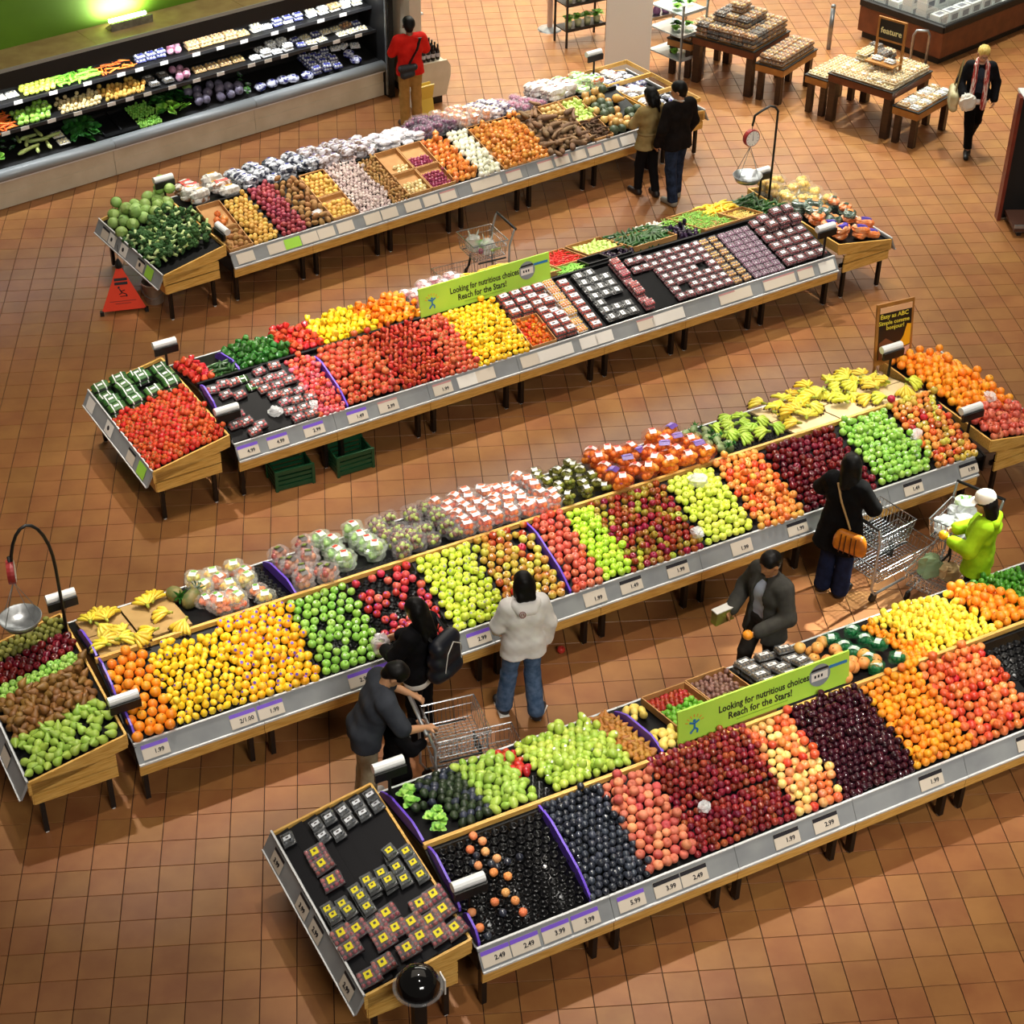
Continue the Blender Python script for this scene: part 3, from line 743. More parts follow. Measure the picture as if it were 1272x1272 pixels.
# ---------------------------------------------------------------- packets
m_blk0 = M('tray_black', '101010', .4)
class PR:
    def __init__(s, me): s.data = me
rnB = random.Random(11)
def crumple(w, d, h, amp=.1, nu=12, nv=8, seed=0, pinch=.0):
    rn = random.Random(seed); b = MB(); b.ball((0, 0, 0), 1, nu, nv)
    out = []
    for v in b.v:
        v = Vector(v)
        e = .62                                              # superellipsoid: pillow shape
        q = Vector([math.copysign(abs(c) ** e, c) for c in v]) * (1 + amp * (rn.random() * 2 - 1))
        k = 1 - pinch * abs(q.x) ** 3
        out.append((q.x * w / 2, q.y * d / 2 * k, q.z * h / 2 * k))
    b.v = out
    return b
def pack_proto(key, cat, w, d, h, c_fruit, c_label=None, tray='202022', fr=.016, lid=1, lab=(.5, .5), nfr=None):
    """clear punnet: root mesh = tray and fruit, children = lid and label"""
    rn = random.Random(hash(key) % 1000 if 0 else len(key) * 7 + int(w * 1000))
    b = MB()
    b.box((0, 0, h * .25), (w, d, h * .5), 0, None, .006)
    fr_ = fr
    nx, ny = max(1, int(w / (fr_ * 2.0))), max(1, int(d / (fr_ * 2.0)))
    for i in range(nx):
        for j in range(ny):
            b.ball(((i + .5) * w / nx - w / 2, (j + .5) * d / ny - d / 2, h * .52 + rn.random() * fr_ * .5), fr_ * (.9 + .15 * rn.random()), 6, 4, 1 + (rn.random() < .35))
    cf = c_fruit if isinstance(c_fruit, tuple) else (c_fruit, c_fruit)
    root = PR(b.mesh(cat[0], [M('tray_' + tray, tray, .35), skin('pack_fruit_' + cf[0], cf[0], None, rough=.25, rnd=.1), skin('pack_fruit_' + cf[1], cf[1], None, rough=.25, rnd=.1)], True))
    kids = []
    if lid:
        q = MB(); z0, z1 = h * .35, h
        vs = [(sx * w * .51, sy * d * .51, z0) for sx, sy in ((-1, -1), (1, -1), (1, 1), (-1, 1))] + [(sx * w * .44, sy * d * .44, z1) for sx, sy in ((-1, -1), (1, -1), (1, 1), (-1, 1))]
        q.add(vs, [(4, 5, 6, 7), (0, 1, 5, 4), (1, 2, 6, 5), (2, 3, 7, 6), (3, 0, 4, 7)])
        kids.append(('lid', q.mesh('lid', m_film)))
    if c_label:
        q = MB(); a, c = w * lab[0] / 2, d * lab[1] / 2; z = h + .002
        q.add([(-a, -c, z), (a, -c, z), (a, c, z), (-a, c, z)], [(0, 1, 2, 3)], 0)
        q.add([(-a * .5, -c * .3, z + .001), (a * .2, -c * .3, z + .001), (a * .2, c * .4, z + .001), (-a * .5, c * .4, z + .001)], [(0, 1, 2, 3)], 1)
        kids.append(('label', q.mesh('label', [M('label_' + c_label, c_label, .45), M('label_print', '50484C', .5)])))
    SK[key] = (root, kids)
def bag_proto(key, cat, w, d, h, c_in, film='F0F0F4', falpha=.2, fr=.035, n=9, label=None, lab=.3, opaque=None, print_=None, seed=1):
    rn = random.Random(seed); b = MB(); kids = []
    if opaque:
        b = crumple(w, d, h, .09, 14, 9, seed, .35)
        mats = [M('bagskin_' + opaque[0] + opaque[1], opaque[0], .22, spec=.7, col2=opaque[1], scale=14, lo=.42, hi=.58, rnd=.1)]
        root = PR(b.mesh(cat[0], mats, False))
    else:
        cf = c_in if isinstance(c_in, tuple) else (c_in, c_in)
        for k in range(n):
            for _ in range(30):
                p = Vector((rn.uniform(-1, 1), rn.uniform(-1, 1), rn.uniform(-.8, 1)))
                if p.length < 1: break
            b.ball((p.x * (w / 2 - fr), p.y * (d / 2 - fr), p.z * max(h / 2 - fr, .005)), fr * (.92 + .12 * rn.random()), 9, 6, rn.random() < .4)
        root = PR(b.mesh(cat[0], [skin('bag_in_' + cf[0], cf[0], None, rough=.3, rnd=.08), skin('bag_in_' + cf[1], cf[1], None, rough=.3, rnd=.08)], True))
        q = crumple(w * 1.06, d * 1.06, h * 1.12, .13, 14, 8, seed, .2)
        kids.append(('film', q.mesh('film', M('film_' + film, film, .14, alpha=falpha * .5, spec=1))))
    if label:
        q = MB(); a, c = w * lab / 2, d * .36; z = h * .58
        vs = []
        for i in range(4):
            u = i / 3 * 2 - 1; vs += [(-a, c * u, z - .22 * h * u * u), (a, c * u, z - .22 * h * u * u)]
        q.add(vs, [(2 * i, 2 * i + 1, 2 * i + 3, 2 * i + 2) for i in range(3)], 0)
        if print_:
            q.add([(-a * .7, -c * .3, z + .003), (a * .7, -c * .3, z + .003), (a * .7, c * .3, z + .003), (-a * .7, c * .3, z + .003)], [(0, 1, 2, 3)], 1)
        kids.append(('label', q.mesh('label', [M('label_' + label, label, .4), M('labelp_' + (print_ or '503030'), print_ or '503030', .45)])))
    SK[key] = (root, kids)
PB, BG = pack_proto, bag_proto
PB('pack_salad', ('salad_pack',), .115, .10, .055, ('1A201A', '2A3A20'), 'E8D92A', '101010', .02, 1, (.42, .5))
PB('pack_grape', ('grape_pack',), .115, .15, .06, ('8A2630', 'A64640'), 'E8D92A', '2A1014', .018, 1, (.5, .34))
PB('pack_grey', ('herb_pack',), .115, .10, .05, ('2A2C30', '3A3E44'), 'D8DCE2', '14161A', .02, 1, (.32, .6))
PB('pack_tomato', ('tomato_pack',), .15, .10, .07, ('C42A2A', 'D8484A'), 'F0ECEC', '301012', .019, 1, (.3, .3))
b = MB(); b.box((0, 0, .006), (.21, .15, .012), 1)
for i in range(5): b.tube([(-.1, -.058 + i * .029, .028), (-.06, -.058 + i * .029, .031), (.06, -.058 + i * .029, .031), (.1, -.058 + i * .029, .028)], [.008, .0155, .0155, .008], 7)
q1 = MB()
for x in (-.05, .05):
    q1.add([(x - .007, -.078, .01), (x + .007, -.078, .01), (x - .007, -.07, .044), (x + .007, -.07, .044), (x - .007, .07, .05), (x + .007, .07, .05), (x - .007, .078, .01), (x + .007, .078, .01)], [(0, 1, 3, 2), (2, 3, 5, 4), (4, 5, 7, 6)])
q2 = MB(); q2.box((0, 0, .05), (.06, .035, .002))
SK['pack_cuke'] = (PR(b.mesh('cucumber_pack', [skin('cuke_green', '2E5626', '4A7A38', 9, rough=.3), m_blk0], True)), [('band', q1.mesh('band', m_stick_w)), ('label', q2.mesh('label', m_stick_w))])
PB('pack_grape_tomato', ('tomato_pack',), .14, .11, .06, ('C83A22', 'D4603A'), 'EDE6E6', '4A2A26', .017, 1, (.75, .5))
PB('pack_yellow', ('tomato_pack',), .14, .11, .06, ('F0B428', 'E89A2A'), None, 'E8E2DA', .017, 1)
PB('pack_white', ('herb_pack',), .15, .11, .05, ('1A1A1A', '2A2420'), 'F2F0F0', '0E0E0E', .02, 1, (.34, .62))
PB('pack_red', ('tomato_pack',), .13, .10, .05, ('C04048', 'E8C8C8'), None, '5A2024', .016, 1)
PB('pack_berry', ('berry_pack',), .125, .10, .055, ('8E1E28', 'A83440'), 'F4F0F2', '4A141C', .017, 1, (.46, .46))
PB('pack_gold', ('berry_pack',), .11, .10, .055, ('DDA03A', 'E8BC5A'), None, '5A3A1A', .017, 1)
PB('pack_purple', ('berry_pack',), .11, .085, .045, ('8A5A78', 'C8A8BC'), None, '4A2238', .014, 1)
PB('pack_cherry', ('berry_pack',), .15, .12, .06, ('7E1820', '962A30'), 'F4F0F2', '40121A', .018, 1, (.46, .36))
PB('pack_cream', ('pastry_pack',), .17, .13, .06, ('D9B777', 'C89A55'), 'EFE6D8', 'C8B08A', .024, 1, (.4, .4))
PB('pack_muffin', ('pastry_pack',), .20, .14, .075, ('CC9A50', 'A8743A'), None, '6A4A2A', .03, 1)
PB('pack_dark', ('pastry_pack',), .20, .14, .075, ('5A4030', '6E5238'), None, '2A2018', .03, 1)
PB('pack_loaf', ('pastry_pack',), .18, .12, .05, ('E4D0A4', 'D6B478'), None, 'D8C8A8', .026, 1)
PB('grape_tray', ('grape_pack',), .16, .12, .06, ('5E4A30', '43341F'), 'EEEAE4', '1A140E', .018, 1, (.55, .4))
BG('bag_orange', ('orange_bag',), .2, .16, .11, ('E8762A', 'D85A2A'), 'F4E8E0', .3, .034, 12, 'E8EAE6', .3, print_='6AA23A', seed=3)
BG('bag_pale', ('fruit_bag',), .2, .16, .11, ('E8B03A', 'DCC84A'), 'EEF2E4', .35, .032, 12, 'DDEAD0', .4, print_='8AB85A', seed=4)
BG('bag_redapple', ('apple_bag',), .21, .18, .12, ('A8402E', 'D08A62'), 'F2E6E4', .26, .036, 11, '2A2018', .34, print_='6A7A2A', seed=5)
BG('bag_greenapple', ('apple_bag',), .22, .18, .12, ('8EBE52', 'B4D07A'), 'EAF6E4', .36, .036, 11, 'E4F0DC', .35, print_='C8402A', seed=6)
BG('bag_grape', ('grape_bag',), .19, .16, .12, ('6E4438', '9AAE48'), 'E6E0E2', .16, .028, 15, None, seed=7)
BG('bag_clementine', ('clementine_bag',), .18, .15, .1, ('E8662A', 'F07A2E'), 'F6F2F0', .2, .03, 10, 'F4EEEC', .5, print_='E06A3A', seed=8)
BG('net_lime', ('lime_net',), .18, .13, .09, ('6E7A2A', '8E8E34'), '4A4A22', .18, .026, 12, 'EEECE2', .32, print_='5A5A40', seed=9)
BG('net_orange', ('orange_net',), .24, .18, .13, ('F0842A', 'F09A3A'), 'E85A2A', .2, .04, 12, 'F2EAEA', .3, print_='D04A3A', seed=10)
BG('net_orange_blue', ('orange_net',), .24, .18, .13, ('F0842A', 'F09A3A'), 'C86A4A', .2, .04, 12, '4A3A9A', .5, print_='8A7AC8', seed=12)
BG('netbag_green', ('avocado_bag',), .17, .14, .09, ('1E6A3A', '14482A'), '2A9A5A', .45, .03, 9, 'E8F0EA', .34, seed=13)
BG('bag_onion_pink', ('onion_bag',), .2, .16, .11, ('B85A62', 'D8A0A2'), 'F6ECEE', .4, .034, 11, 'F4F0F0', .3, seed=14)
BG('bag_yellowonion', ('onion_bag',), .24, .2, .14, ('E0B04A', 'EBC86A'), 'F4EAC8', .22, .04, 14, None, seed=15)
BG('bag_red_white', ('potato_bag',), .3, .2, .13, None, opaque=('E6E2DE', '9A6A4A'), label='C83A30', lab=.6, print_='F0E8E0', seed=16)
BG('bag_white_gold', ('potato_bag',), .3, .2, .13, None, opaque=('ECE9E4', 'B8B0A6'), label='EDEBE6', lab=.5, print_='E8B02A', seed=17)
BG('bag_potato_blue', ('potato_bag',), .26, .19, .12, None, opaque=('D4D8E2', '2A2E42'), label='E8EAF0', lab=.3, print_='2A3A9A', seed=18)
BG('bag_garlic', ('garlic_bag',), .2, .15, .1, None, opaque=('D8D2DA', '7A6258'), label='EDE8EC', lab=.4, print_='7A6AA0', seed=19)
BG('bag_mushroom', ('mushroom_bag',), .18, .13, .07, None, opaque=('F2F0F2', 'C8C4CC'), seed=20)
BG('bag_onion_purple', ('onion_bag',), .18, .15, .11, ('4A1A3A', '6A2A52'), 'E8DCEC', .16, .036, 10, None, seed=21)
BG('bag_onion_orange', ('onion_bag',), .2, .15, .11, ('E08A5A', 'E8A87A'), 'F8E8E0', .35, .036, 10, 'F4E8C8', .3, print_='D8A03A', seed=22)
BG('bag_net_white', ('garlic_bag',), .19, .14, .09, None, opaque=('EAE6EC', '5A4A6A'), label='F0EEF2', lab=.3, print_='D8B03A', seed=23)
BG('bag_onion_red', ('onion_bag',), .18, .14, .1, ('8A3A5A', 'B07A94'), 'E8D8E4', .3, .03, 11, None, seed=24)
BG('bag_paper_white', ('potato_bag',), .3, .2, .13, None, opaque=('EFEDEA', 'C4B4AA'), label='F0EEEE', lab=.3, print_='7A3A3A', seed=25)
BG('bag_carrot_green', ('carrot_bag',), .24, .16, .1, None, opaque=('E87A4A', 'D8E8CC'), label='5AC832', lab=.4, print_='E8F0E0', seed=26)
BG('bag_green', ('salad_bag',), .22, .16, .1, None, opaque=('C8E89A', 'EAF2E4'), label='6AD03A', lab=.4, print_='F0F4EA', seed=27)
BG('bag_carrot', ('carrot_bag',), .26, .17, .1, None, opaque=('E0763A', 'EDB08A'), label='2E4A3A', lab=.34, seed=28)
BG('bag_carrot_dark', ('carrot_bag',), .26, .17, .1, None, opaque=('2E4438', '7A8A7E'), label='E4884A', lab=.3, seed=29)
BG('bag_carrot_purple', ('carrot_bag',), .26, .17, .1, None, opaque=('E07A40', 'E8A070'), label='32248A', lab=.55, print_='5A48B4', seed=30)
BG('bag_white_box', ('wrapped_packet',), .2, .14, .06, None, opaque=('DDE2EE', '2A2E44'), label='F2F4F8', lab=.4, seed=31)
BG('bag_blue', ('salad_bag',), .2, .15, .09, None, opaque=('D8DCEE', '2A2E7A'), label='E8ECF6', lab=.35, print_='3A3A9A', seed=32)

def slope_rot(T, s, t):
    """stand heading plus the pitch of its surface"""
    L = STANDS[T][2]; a = R(STANDS[T][1])
    if s < -.03: m = Matrix.Rotation(-.19 if 1 else 0, 4, 'Y')
    elif s > L + .03: m = Matrix.Rotation(.19, 4, 'Y')
    elif t < .95: m = Matrix.Rotation(.27, 4, 'X')
    else: m = Matrix.Rotation(-.23, 4, 'X')
    return Matrix.Rotation(a, 4, 'Z') @ m
NMADE = [0]
def place(key, T, s, t, dz, name, label, cat, group, rot, sc=1):
    z = surf(T, s, t) + dz
    p = w2l(T, s, t, z)
    NMADE[0] += 1
    me = SK[key]
    if isinstance(me, tuple):
        root, kids = me
        o = put(name, root.data, None, p, rot, sc); tag(o, label, cat, group)
        for kn, km in kids: put(kn, km, o)
        return o
    return tag(put(name, me, None, p, rot, sc), label, cat, group)
rnF = random.Random(21)
KIND = dict(l.split(':') for l in ('apple_granny:green_apple apple_golden:golden_apple apple_golden_plain:pale_golden_apple apple_red:red_apple apple_gala:striped_apple apple_pink:pink_apple apple_mixed:mottled_apple '
 'apple_fuji:orange_apple apple_darkred:dark_red_apple apple_yellowgreen:lime_apple apple_green_end:small_green_apple plum_blue:blue_plum plum_black:black_plum nectarine_dark:dark_nectarine nectarine_pale:pale_nectarine '
 'nectarine_red:red_nectarine tomato_beef:large_tomato tomato_roma:plum_tomato tomato_red:round_tomato tomato_vine:vine_tomato tomato_pink:pink_tomato tomato_yellow:yellow_tomato tomato_small:small_tomato pear_brown:brown_pear '
 'pear_green:green_pear pear_brown_small:small_brown_pear potato_yellow:yellow_potato potato_red:red_potato potato_russet:russet_potato potato_brown:brown_potato onion_orange:orange_onion onion_white:white_onion onion_yellow:yellow_onion '
 'onion_red:red_onion pepper_green:green_pepper pepper_red:red_pepper pepper_yellow:yellow_pepper pepper_orange:orange_pepper mango_green:green_mango mango_red:red_mango mango_yellow:yellow_mango guava:guava lemon_plain:pale_lemon lemon_big:citrus_fruit orange_small:clementine').split())
def bin_(T, s0, s1, t0, t1, keys, name, label, cat, group=None, r=None, gap=1.0, pile=.0, flat=None, skip=0, dz=0, heap=0, maxn=330, tilt=.5, avoid=(), stuff=False):
    """fills one bin with single fruits: jittered hexagonal layer, optional second layer and a heaped middle"""
    keys = keys if isinstance(keys, (list, tuple)) else [keys]
    me = SK[keys[0]]
    if r is None:
        me0 = me[0].data if isinstance(me, tuple) else me
        xs = [v.co for v in me0.vertices]; r = (max(v.x for v in xs) - min(v.x for v in xs) + max(v.y for v in xs) - min(v.y for v in xs)) / 4
    group = group or label
    d = 2 * r * gap; out = []
    dt = d * .88
    nt = max(1, int((t1 - t0 - 2 * r * .6) / dt) + 1); ns = max(1, int((s1 - s0 - 2 * r * .6) / d) + 1)
    offt = (t1 - t0 - (nt - 1) * dt) / 2; offs = (s1 - s0 - (ns - .5) * d) / 2
    for j in range(nt):
        for i in range(ns):
            s = s0 + offs + (i + .5 * (j % 2)) * d + rnF.uniform(-.2, .2) * r; t = t0 + offt + j * dt + rnF.uniform(-.2, .2) * r
            if rnF.random() < skip: continue
            if any(a <= s <= b and c <= t <= e for a, b, c, e in avoid): continue
            us, ut = (s - s0) / (s1 - s0), (t - t0) / (t1 - t0)
            hh = heap * max(0, 4 * us * (1 - us)) ** .7 * max(0, 4 * ut * (1 - ut)) ** .7
            out.append((s, t, r * .92 + hh + rnF.uniform(-.2, .38) * r))
            if rnF.random() < pile: out.append((s + d * .5, t + dt * .45, r * 2.35 + hh + rnF.uniform(-.1, .2) * r))
    if len(out) > maxn: out = rnF.sample(out, maxn)
    V_, F_, M_, off = [], [], [], 0
    for s, t, z in out:
        k = rnF.choice(keys)
        if flat is None:
            rot = (rnF.uniform(-tilt, tilt) + .25, rnF.uniform(-tilt, tilt), rnF.uniform(0, 6.28))
        elif flat == 'any':
            rot = (rnF.uniform(0, 6.28), rnF.uniform(0, 6.28), rnF.uniform(0, 6.28))
        elif flat == 'lie':                                  # long things lying down, roughly along the slope
            rot = (Matrix.Rotation(rnF.uniform(-.4, .4) + R(STANDS[T][1]) + (0 if rnF.random() < .6 else 1.2), 4, 'Z') @ Matrix.Rotation(rnF.uniform(-.2, .2), 4, 'Y')).to_euler()
        elif flat == 'side':                                 # pears on their sides
            rot = (Matrix.Rotation(rnF.uniform(0, 6.28), 4, 'Z') @ Matrix.Rotation(1.2 + rnF.uniform(-.5, .4), 4, 'X')).to_euler()
        else:
            rot = (slope_rot(T, s, t) @ Matrix.Rotation(rnF.uniform(-flat, flat), 4, 'Z') @ Matrix.Rotation(rnF.uniform(-.12, .12) * min(1, flat * 3), 4, 'X')).to_euler()
            z = z if dz == 0 else dz + (z - r * .92)
        if stuff:
            m4 = Matrix.Translation(w2l(T, s, t, surf(T, s, t) + z)) @ Euler(rot).to_matrix().to_4x4()
            V_ += [tuple(m4 @ v.co) for v in SK[k].vertices]; F_ += [tuple(i + off for i in p.vertices) for p in SK[k].polygons]; M_ += [0] * len(SK[k].polygons); off = len(V_); continue
        place(k, T, s, t, z, KIND.get(k, name) if name in ('apple', 'plum', 'nectarine', 'tomato', 'pear', 'potato', 'onion', 'pepper', 'mango', 'lemon', 'orange', 'guava', 'citrus_fruit') else name, label, cat, group, rot, rnF.uniform(.9, 1.08))
    if stuff:
        b = MB(); b.v, b.f, b.m = V_, F_, M_
        tag(b.build(name, [SK[keys[0]].materials[0]], None, smooth=True), label, cat, kind='stuff')
def packs(T, s0, s1, t0, t1, key, name, label, cat, w, d, skip=0, h0=.0, jit=.08, layers=1, only=None, avoid=(), gapx=1.06, gapy=1.08, lift=.0):
    ns = max(1, int((s1 - s0) / (w * gapx))); nt = max(1, int((t1 - t0) / (d * gapy)))
    for j in range(nt):
        for i in range(ns):
            if rnF.random() < skip: continue
            s = s0 + (i + .5) * (s1 - s0) / ns; t = t0 + (j + .5) * (t1 - t0) / nt
            if jit > .45: s += rnF.uniform(-.22, .22) * w; t += rnF.uniform(-.22, .22) * d
            if any(a <= s <= b and c <= t <= e for a, b, c, e in avoid): continue
            for l in range(layers if rnF.random() < .8 else 1):
                rot = (slope_rot(T, s, t) @ Matrix.Rotation(rnF.uniform(-jit, jit), 4, 'Z')).to_euler()
                k = rnF.choice(key) if isinstance(key, (list, tuple)) else key
                place(k, T, s, t, h0 + .012 + l * (.075 if jit > .45 else .055) + lift + (rnF.uniform(0, .02) if jit > .45 else 0), name, label, cat, label, rot)
# ---------------------------------------------------------------- trays, boards and dividers on the stands
def divider(T, s, t0, t1, word=None, h=.1, cap=.05):
    """purple card that stands along the depth of the stand, rounded at its ends"""
    n = 8; z0 = min(surf(T, s, t0), surf(T, s, t1))
    b = MB(); pts = []
    for i in range(n + 1):
        u = i / n; t = t0 + (t1 - t0) * u; z = surf(T, s, t) + h * min(1, (4 * u * (1 - u) + .25)) + .02
        pts.append((t, z))
    poly = [(t0, surf(T, s, t0))] + pts + [(t1, surf(T, s, t1))]
    vs = [(0, t, z) for t, z in poly] + [(.02, t, z) for t, z in poly]; k = len(poly)
    b.add(vs, [tuple(range(k)), tuple(reversed(range(k, 2 * k)))] + [(i, k + i, k + (i + 1) % k, (i + 1) % k) for i in range(k)])
    o = b.build('bin_divider', m_purple2, ROOT[T], (s, 0, 0))
    return o
def cup_tray(T, s0, s1, t0, t1, label, r=.038, mat=None, group='black moulded cup trays'):
    b = MB(); d = 2.06 * r
    n = int((s1 - s0) / d); k = int((t1 - t0) / (d * .9))
    for j in range(k):
        for i in range(n):
            s = (i + .5 + .5 * (j % 2) - .25) * d; t = (j + .5) * d * .9; z = surf(T, s0 + s, t0 + t) + .002
            b.lathe([(r * .99, .004), (r * .97, .026), (r * .84, .024), (r * .62, .006), (0, .002)], 9, 0, Matrix.Translation((s, t, z)))
    z = [surf(T, s0, t0), surf(T, s0, t1)]
    b.add([(0, 0, z[0] + .006), (s1 - s0, 0, z[0] + .006), (s1 - s0, t1 - t0, z[1] + .006), (0, t1 - t0, z[1] + .006), (0, 0, z[0]), (s1 - s0, 0, z[0]), (s1 - s0, t1 - t0, z[1]), (0, t1 - t0, z[1])], [(0, 1, 2, 3), (0, 4, 5, 1), (1, 5, 6, 2), (2, 6, 7, 3), (3, 7, 4, 0)])
    p = w2l(T, s0, t0, 0)
    return tag(b.build('cup_tray', mat or m_cup, None, p, (0, 0, R(STANDS[T][1])), True), label, 'tray', group)
m_cup = M('gloss_black_cup', '0A0A0C', .24, spec=.5)
def carton(T, s0, s1, t0, t1, label, h=.06, mat=None, group='cardboard cartons', th=.012, bottom=True):
    root = thing('carton', label, 'carton', w2l(T, s0, t0, 0), R(STANDS[T][1]), group)
    def z(t): return surf(T, s0 + .01, t)
    ls, lt = s1 - s0, t1 - t0
    def wall(a, b_):
        za, zb = z(t0 + a[1]), z(t0 + b_[1]); d = (Vector(b_) - Vector(a)).normalized(); n = Vector((-d.y, d.x)) * th / 2; vs = []
        for q, zz in ((a, za), (b_, zb)):
            for sg in (-1, 1):
                for dz in (.004, h): vs.append((q[0] + n.x * sg, q[1] + n.y * sg, zz + dz))
        mb = MB(); mb.add(vs, [(0, 1, 3, 2), (4, 6, 7, 5), (0, 4, 5, 1), (2, 3, 7, 6), (1, 5, 7, 3), (0, 2, 6, 4)]); mb.build('side_wall', mat or m_card, root)
    wall((0, 0), (ls, 0)); wall((0, lt), (ls, lt)); wall((0, 0), (0, lt)); wall((ls, 0), (ls, lt))
    if bottom:
        q = MB(); q.quad((0, 0, z(t0) + .008), (ls, 0, z(t0) + .008), (ls, lt, z(t1) + .008), (0, lt, z(t1) + .008)); q.build('bottom', mat or m_card, root)
    return root
def steps(T, s0, s1, t0, t1, n):
    for i in range(n):
        t = t0 + (t1 - t0) * i / n; b = MB(); z = surf(T, (s0 + s1) / 2, t)
        dt = (t1 - t0) / n
        b.prism([(t, z), (t + dt * .96, z + .27 * dt), (t + dt * .96, z + .27 * dt + .035), (t, z + .012)], s0, s1, 0, Matrix(((0, 0, 1, 0), (1, 0, 0, 0), (0, 1, 0, 0), (0, 0, 0, 1))))
        b.build('tray_step', m_deck, ROOT[T])
# ================================================================ nearest stand: T4
for s in (1.04,): divider('T4', s, .03, .92)
divider('T4', .02, .35, .92); divider('T4', .01, 1.0, 1.85); divider('T4', 2.3, 1.0, 1.8); divider('T4', .03, .03, .3)
for i in range(3): cup_tray('T4', .06 + i * .325, .06 + (i + 1) * .325, .04, .9, 'black moulded cup tray at the near left corner, %s of three' % ('left', 'middle', 'right')[i], group='black cup trays under the loose peaches')
for s, t in [(.41, .87), (.46, .80), (.33, .77), (.44, .71), (.50, .62), (.33, .62), (.42, .52), (.51, .45), (.43, .33), (.31, .29), (.47, .24), (.48, .13), (.10, .28), (.10, .14)]:
    place('peach_loose', 'T4', s, t, .043, 'peach', 'lone peach left in a nearly empty black cup tray', 'peach', 'loose peaches in black cup trays', (rnF.uniform(-.5, .5), rnF.uniform(-.5, .5), rnF.uniform(0, 6)))
for s, t in [(.30, .66), (.36, .71), (.47, .56), (.24, .56), (.57, .57), (.44, .60), (.68, .57), (.13, .06), (.33, .19)]:
    place('plum_blue', 'T4', s, t, .034, 'plum', 'lone blue plum left in a nearly empty black cup tray', 'plum', 'loose plums in black cup trays', (rnF.uniform(-.5, .5), rnF.uniform(-.5, .5), rnF.uniform(0, 6)))
B_ = bin_
B_('T4', 1.06, 1.62, .02, .92, 'plum_blue', 'plum', 'bloomy blue-black plum right of the purple divider on the nearest stand', 'plum', gap=.98, pile=.12, heap=.02)
B_('T4', 1.62, 2.08, .02, .92, 'peach', 'peach', 'fuzzy red peach in the heap beside the blue-black plums', 'peach', gap=.98, pile=.15, heap=.03)
B_('T4', 2.08, 3.06, .02, .42, 'nectarine_dark', 'nectarine', 'small dark red nectarine in the wide heap below the green banner', 'nectarine', gap=.97, pile=.1, heap=.03, maxn=200)
B_('T4', 2.12, 3.1, .42, 1.0, 'nectarine_dark', 'nectarine', 'small dark red nectarine in the wide heap below the green banner', 'nectarine', gap=.97, pile=.1, heap=.03, maxn=220)
B_('T4', 3.06, 3.56, .02, .92, ['nectarine_pale', 'nectarine_pale', 'nectarine_red'], 'nectarine', 'cream and red nectarine between dark nectarines and black plums', 'nectarine', gap=.97, pile=.15, heap=.03)
B_('T4', 3.56, 4.32, .02, .96, 'plum_black', 'plum', 'shiny near-black plum in the heap right of the banner', 'plum', gap=.96, pile=.12, heap=.03)
B_('T4', 4.32, 4.96, .02, .92, 'apricot', 'apricot', 'yellow-orange apricot beside the near-black plums', 'apricot', gap=.98, pile=.15, heap=.02)
B_('T4', 4.96, 5.68, .02, .92, 'nectarine_red', 'nectarine', 'orange-red nectarine at the right edge of the nearest stand', 'nectarine', gap=.98, pile=.15, heap=.02)
m_cupw = M('grey_cup', '9A9CA0', .25, spec=.6)
for i in range(2): cup_tray('T4', 5.7 + i * .42, 5.7 + (i + 1) * .42, .48, .9, 'empty cup tray right of the orange-red nectarines, %s of two' % ('left', 'right')[i], mat=m_cup, group='empty cup trays beside the nectarines')
cup_tray('T4', 5.8, 6.4, .02, .46, 'empty cup tray at the rail right of the orange-red nectarines', mat=m_cup)
# rear slope
for s, t in [(.18, 1.70), (.24, 1.74), (.17, 1.58)]: place('leafy', 'T4', s, t, .03, 'lettuce', 'pale green leafy lettuce in the back corner beside the avocados', 'lettuce', 'leafy greens behind the left divider', (0, 0, rnF.uniform(0, 6)), .7)
for s, t in [(.22, 1.28), (.28, 1.2), (.2, 1.1), (.3, 1.32)]: place('leafy', 'T4', s, t, .03, 'herb_bunch', 'bagged pale green herbs beside the purple divider and avocados', 'herbs', 'bagged herbs beside the avocados', (0, 0, rnF.uniform(0, 6)), .6)
B_('T4', .14, .7, 1.0, 1.84, ['avocado', 'avocado', 'avocado_sticker'], 'avocado', 'dark green avocado in the bed behind the black cup trays', 'avocado', flat='any', gap=.92, avoid=((.1, .36, 1.02, 1.4), (.1, .3, 1.5, 1.84)))
B_('T4', .7, 1.1, 1.0, 1.84, 'mango_green', 'mango', 'lime-green mango beside the dark avocados', 'mango', flat='any', gap=.9, pile=.1, heap=.03)
B_('T4', 1.09, 1.25, 1.35, 1.82, 'mango_red', 'mango', 'dark red mango in a narrow row between green fruits', 'mango', flat='any', gap=.85)
cup_tray('T4', 1.1, 1.27, 1.0, 1.34, 'short empty cup tray between the green mangos and stickered green fruit', .03)
B_('T4', 1.27, 2.03, 1.0, 1.84, 'guava', 'guava', 'stickered yellow-green guava in the bed behind the blue-black plums', 'guava', flat='any', gap=.88, pile=.12, heap=.02)
B_('T4', 2.04, 2.28, 1.0, 1.84, 'pear_brown_small', 'pear', 'small russet-brown pear left of the purple divider near the banner', 'pear', flat='side', gap=.9)
B_('T4', 2.34, 2.58, 1.0, 1.34, 'mango_yellow', 'mango', 'pale yellow mango in front of the cartons by the banner', 'mango', flat='any', gap=.95)
B_('T4', 2.36, 2.56, 1.55, 1.8, 'mango_yellow', 'mango', 'pale yellow mango at the back edge by the purple divider', 'mango', flat='any', gap=.95)
carton('T4', 2.6, 3.06, 1.02, 1.82, 'open cardboard carton of red and green fruit behind the banner', .08)
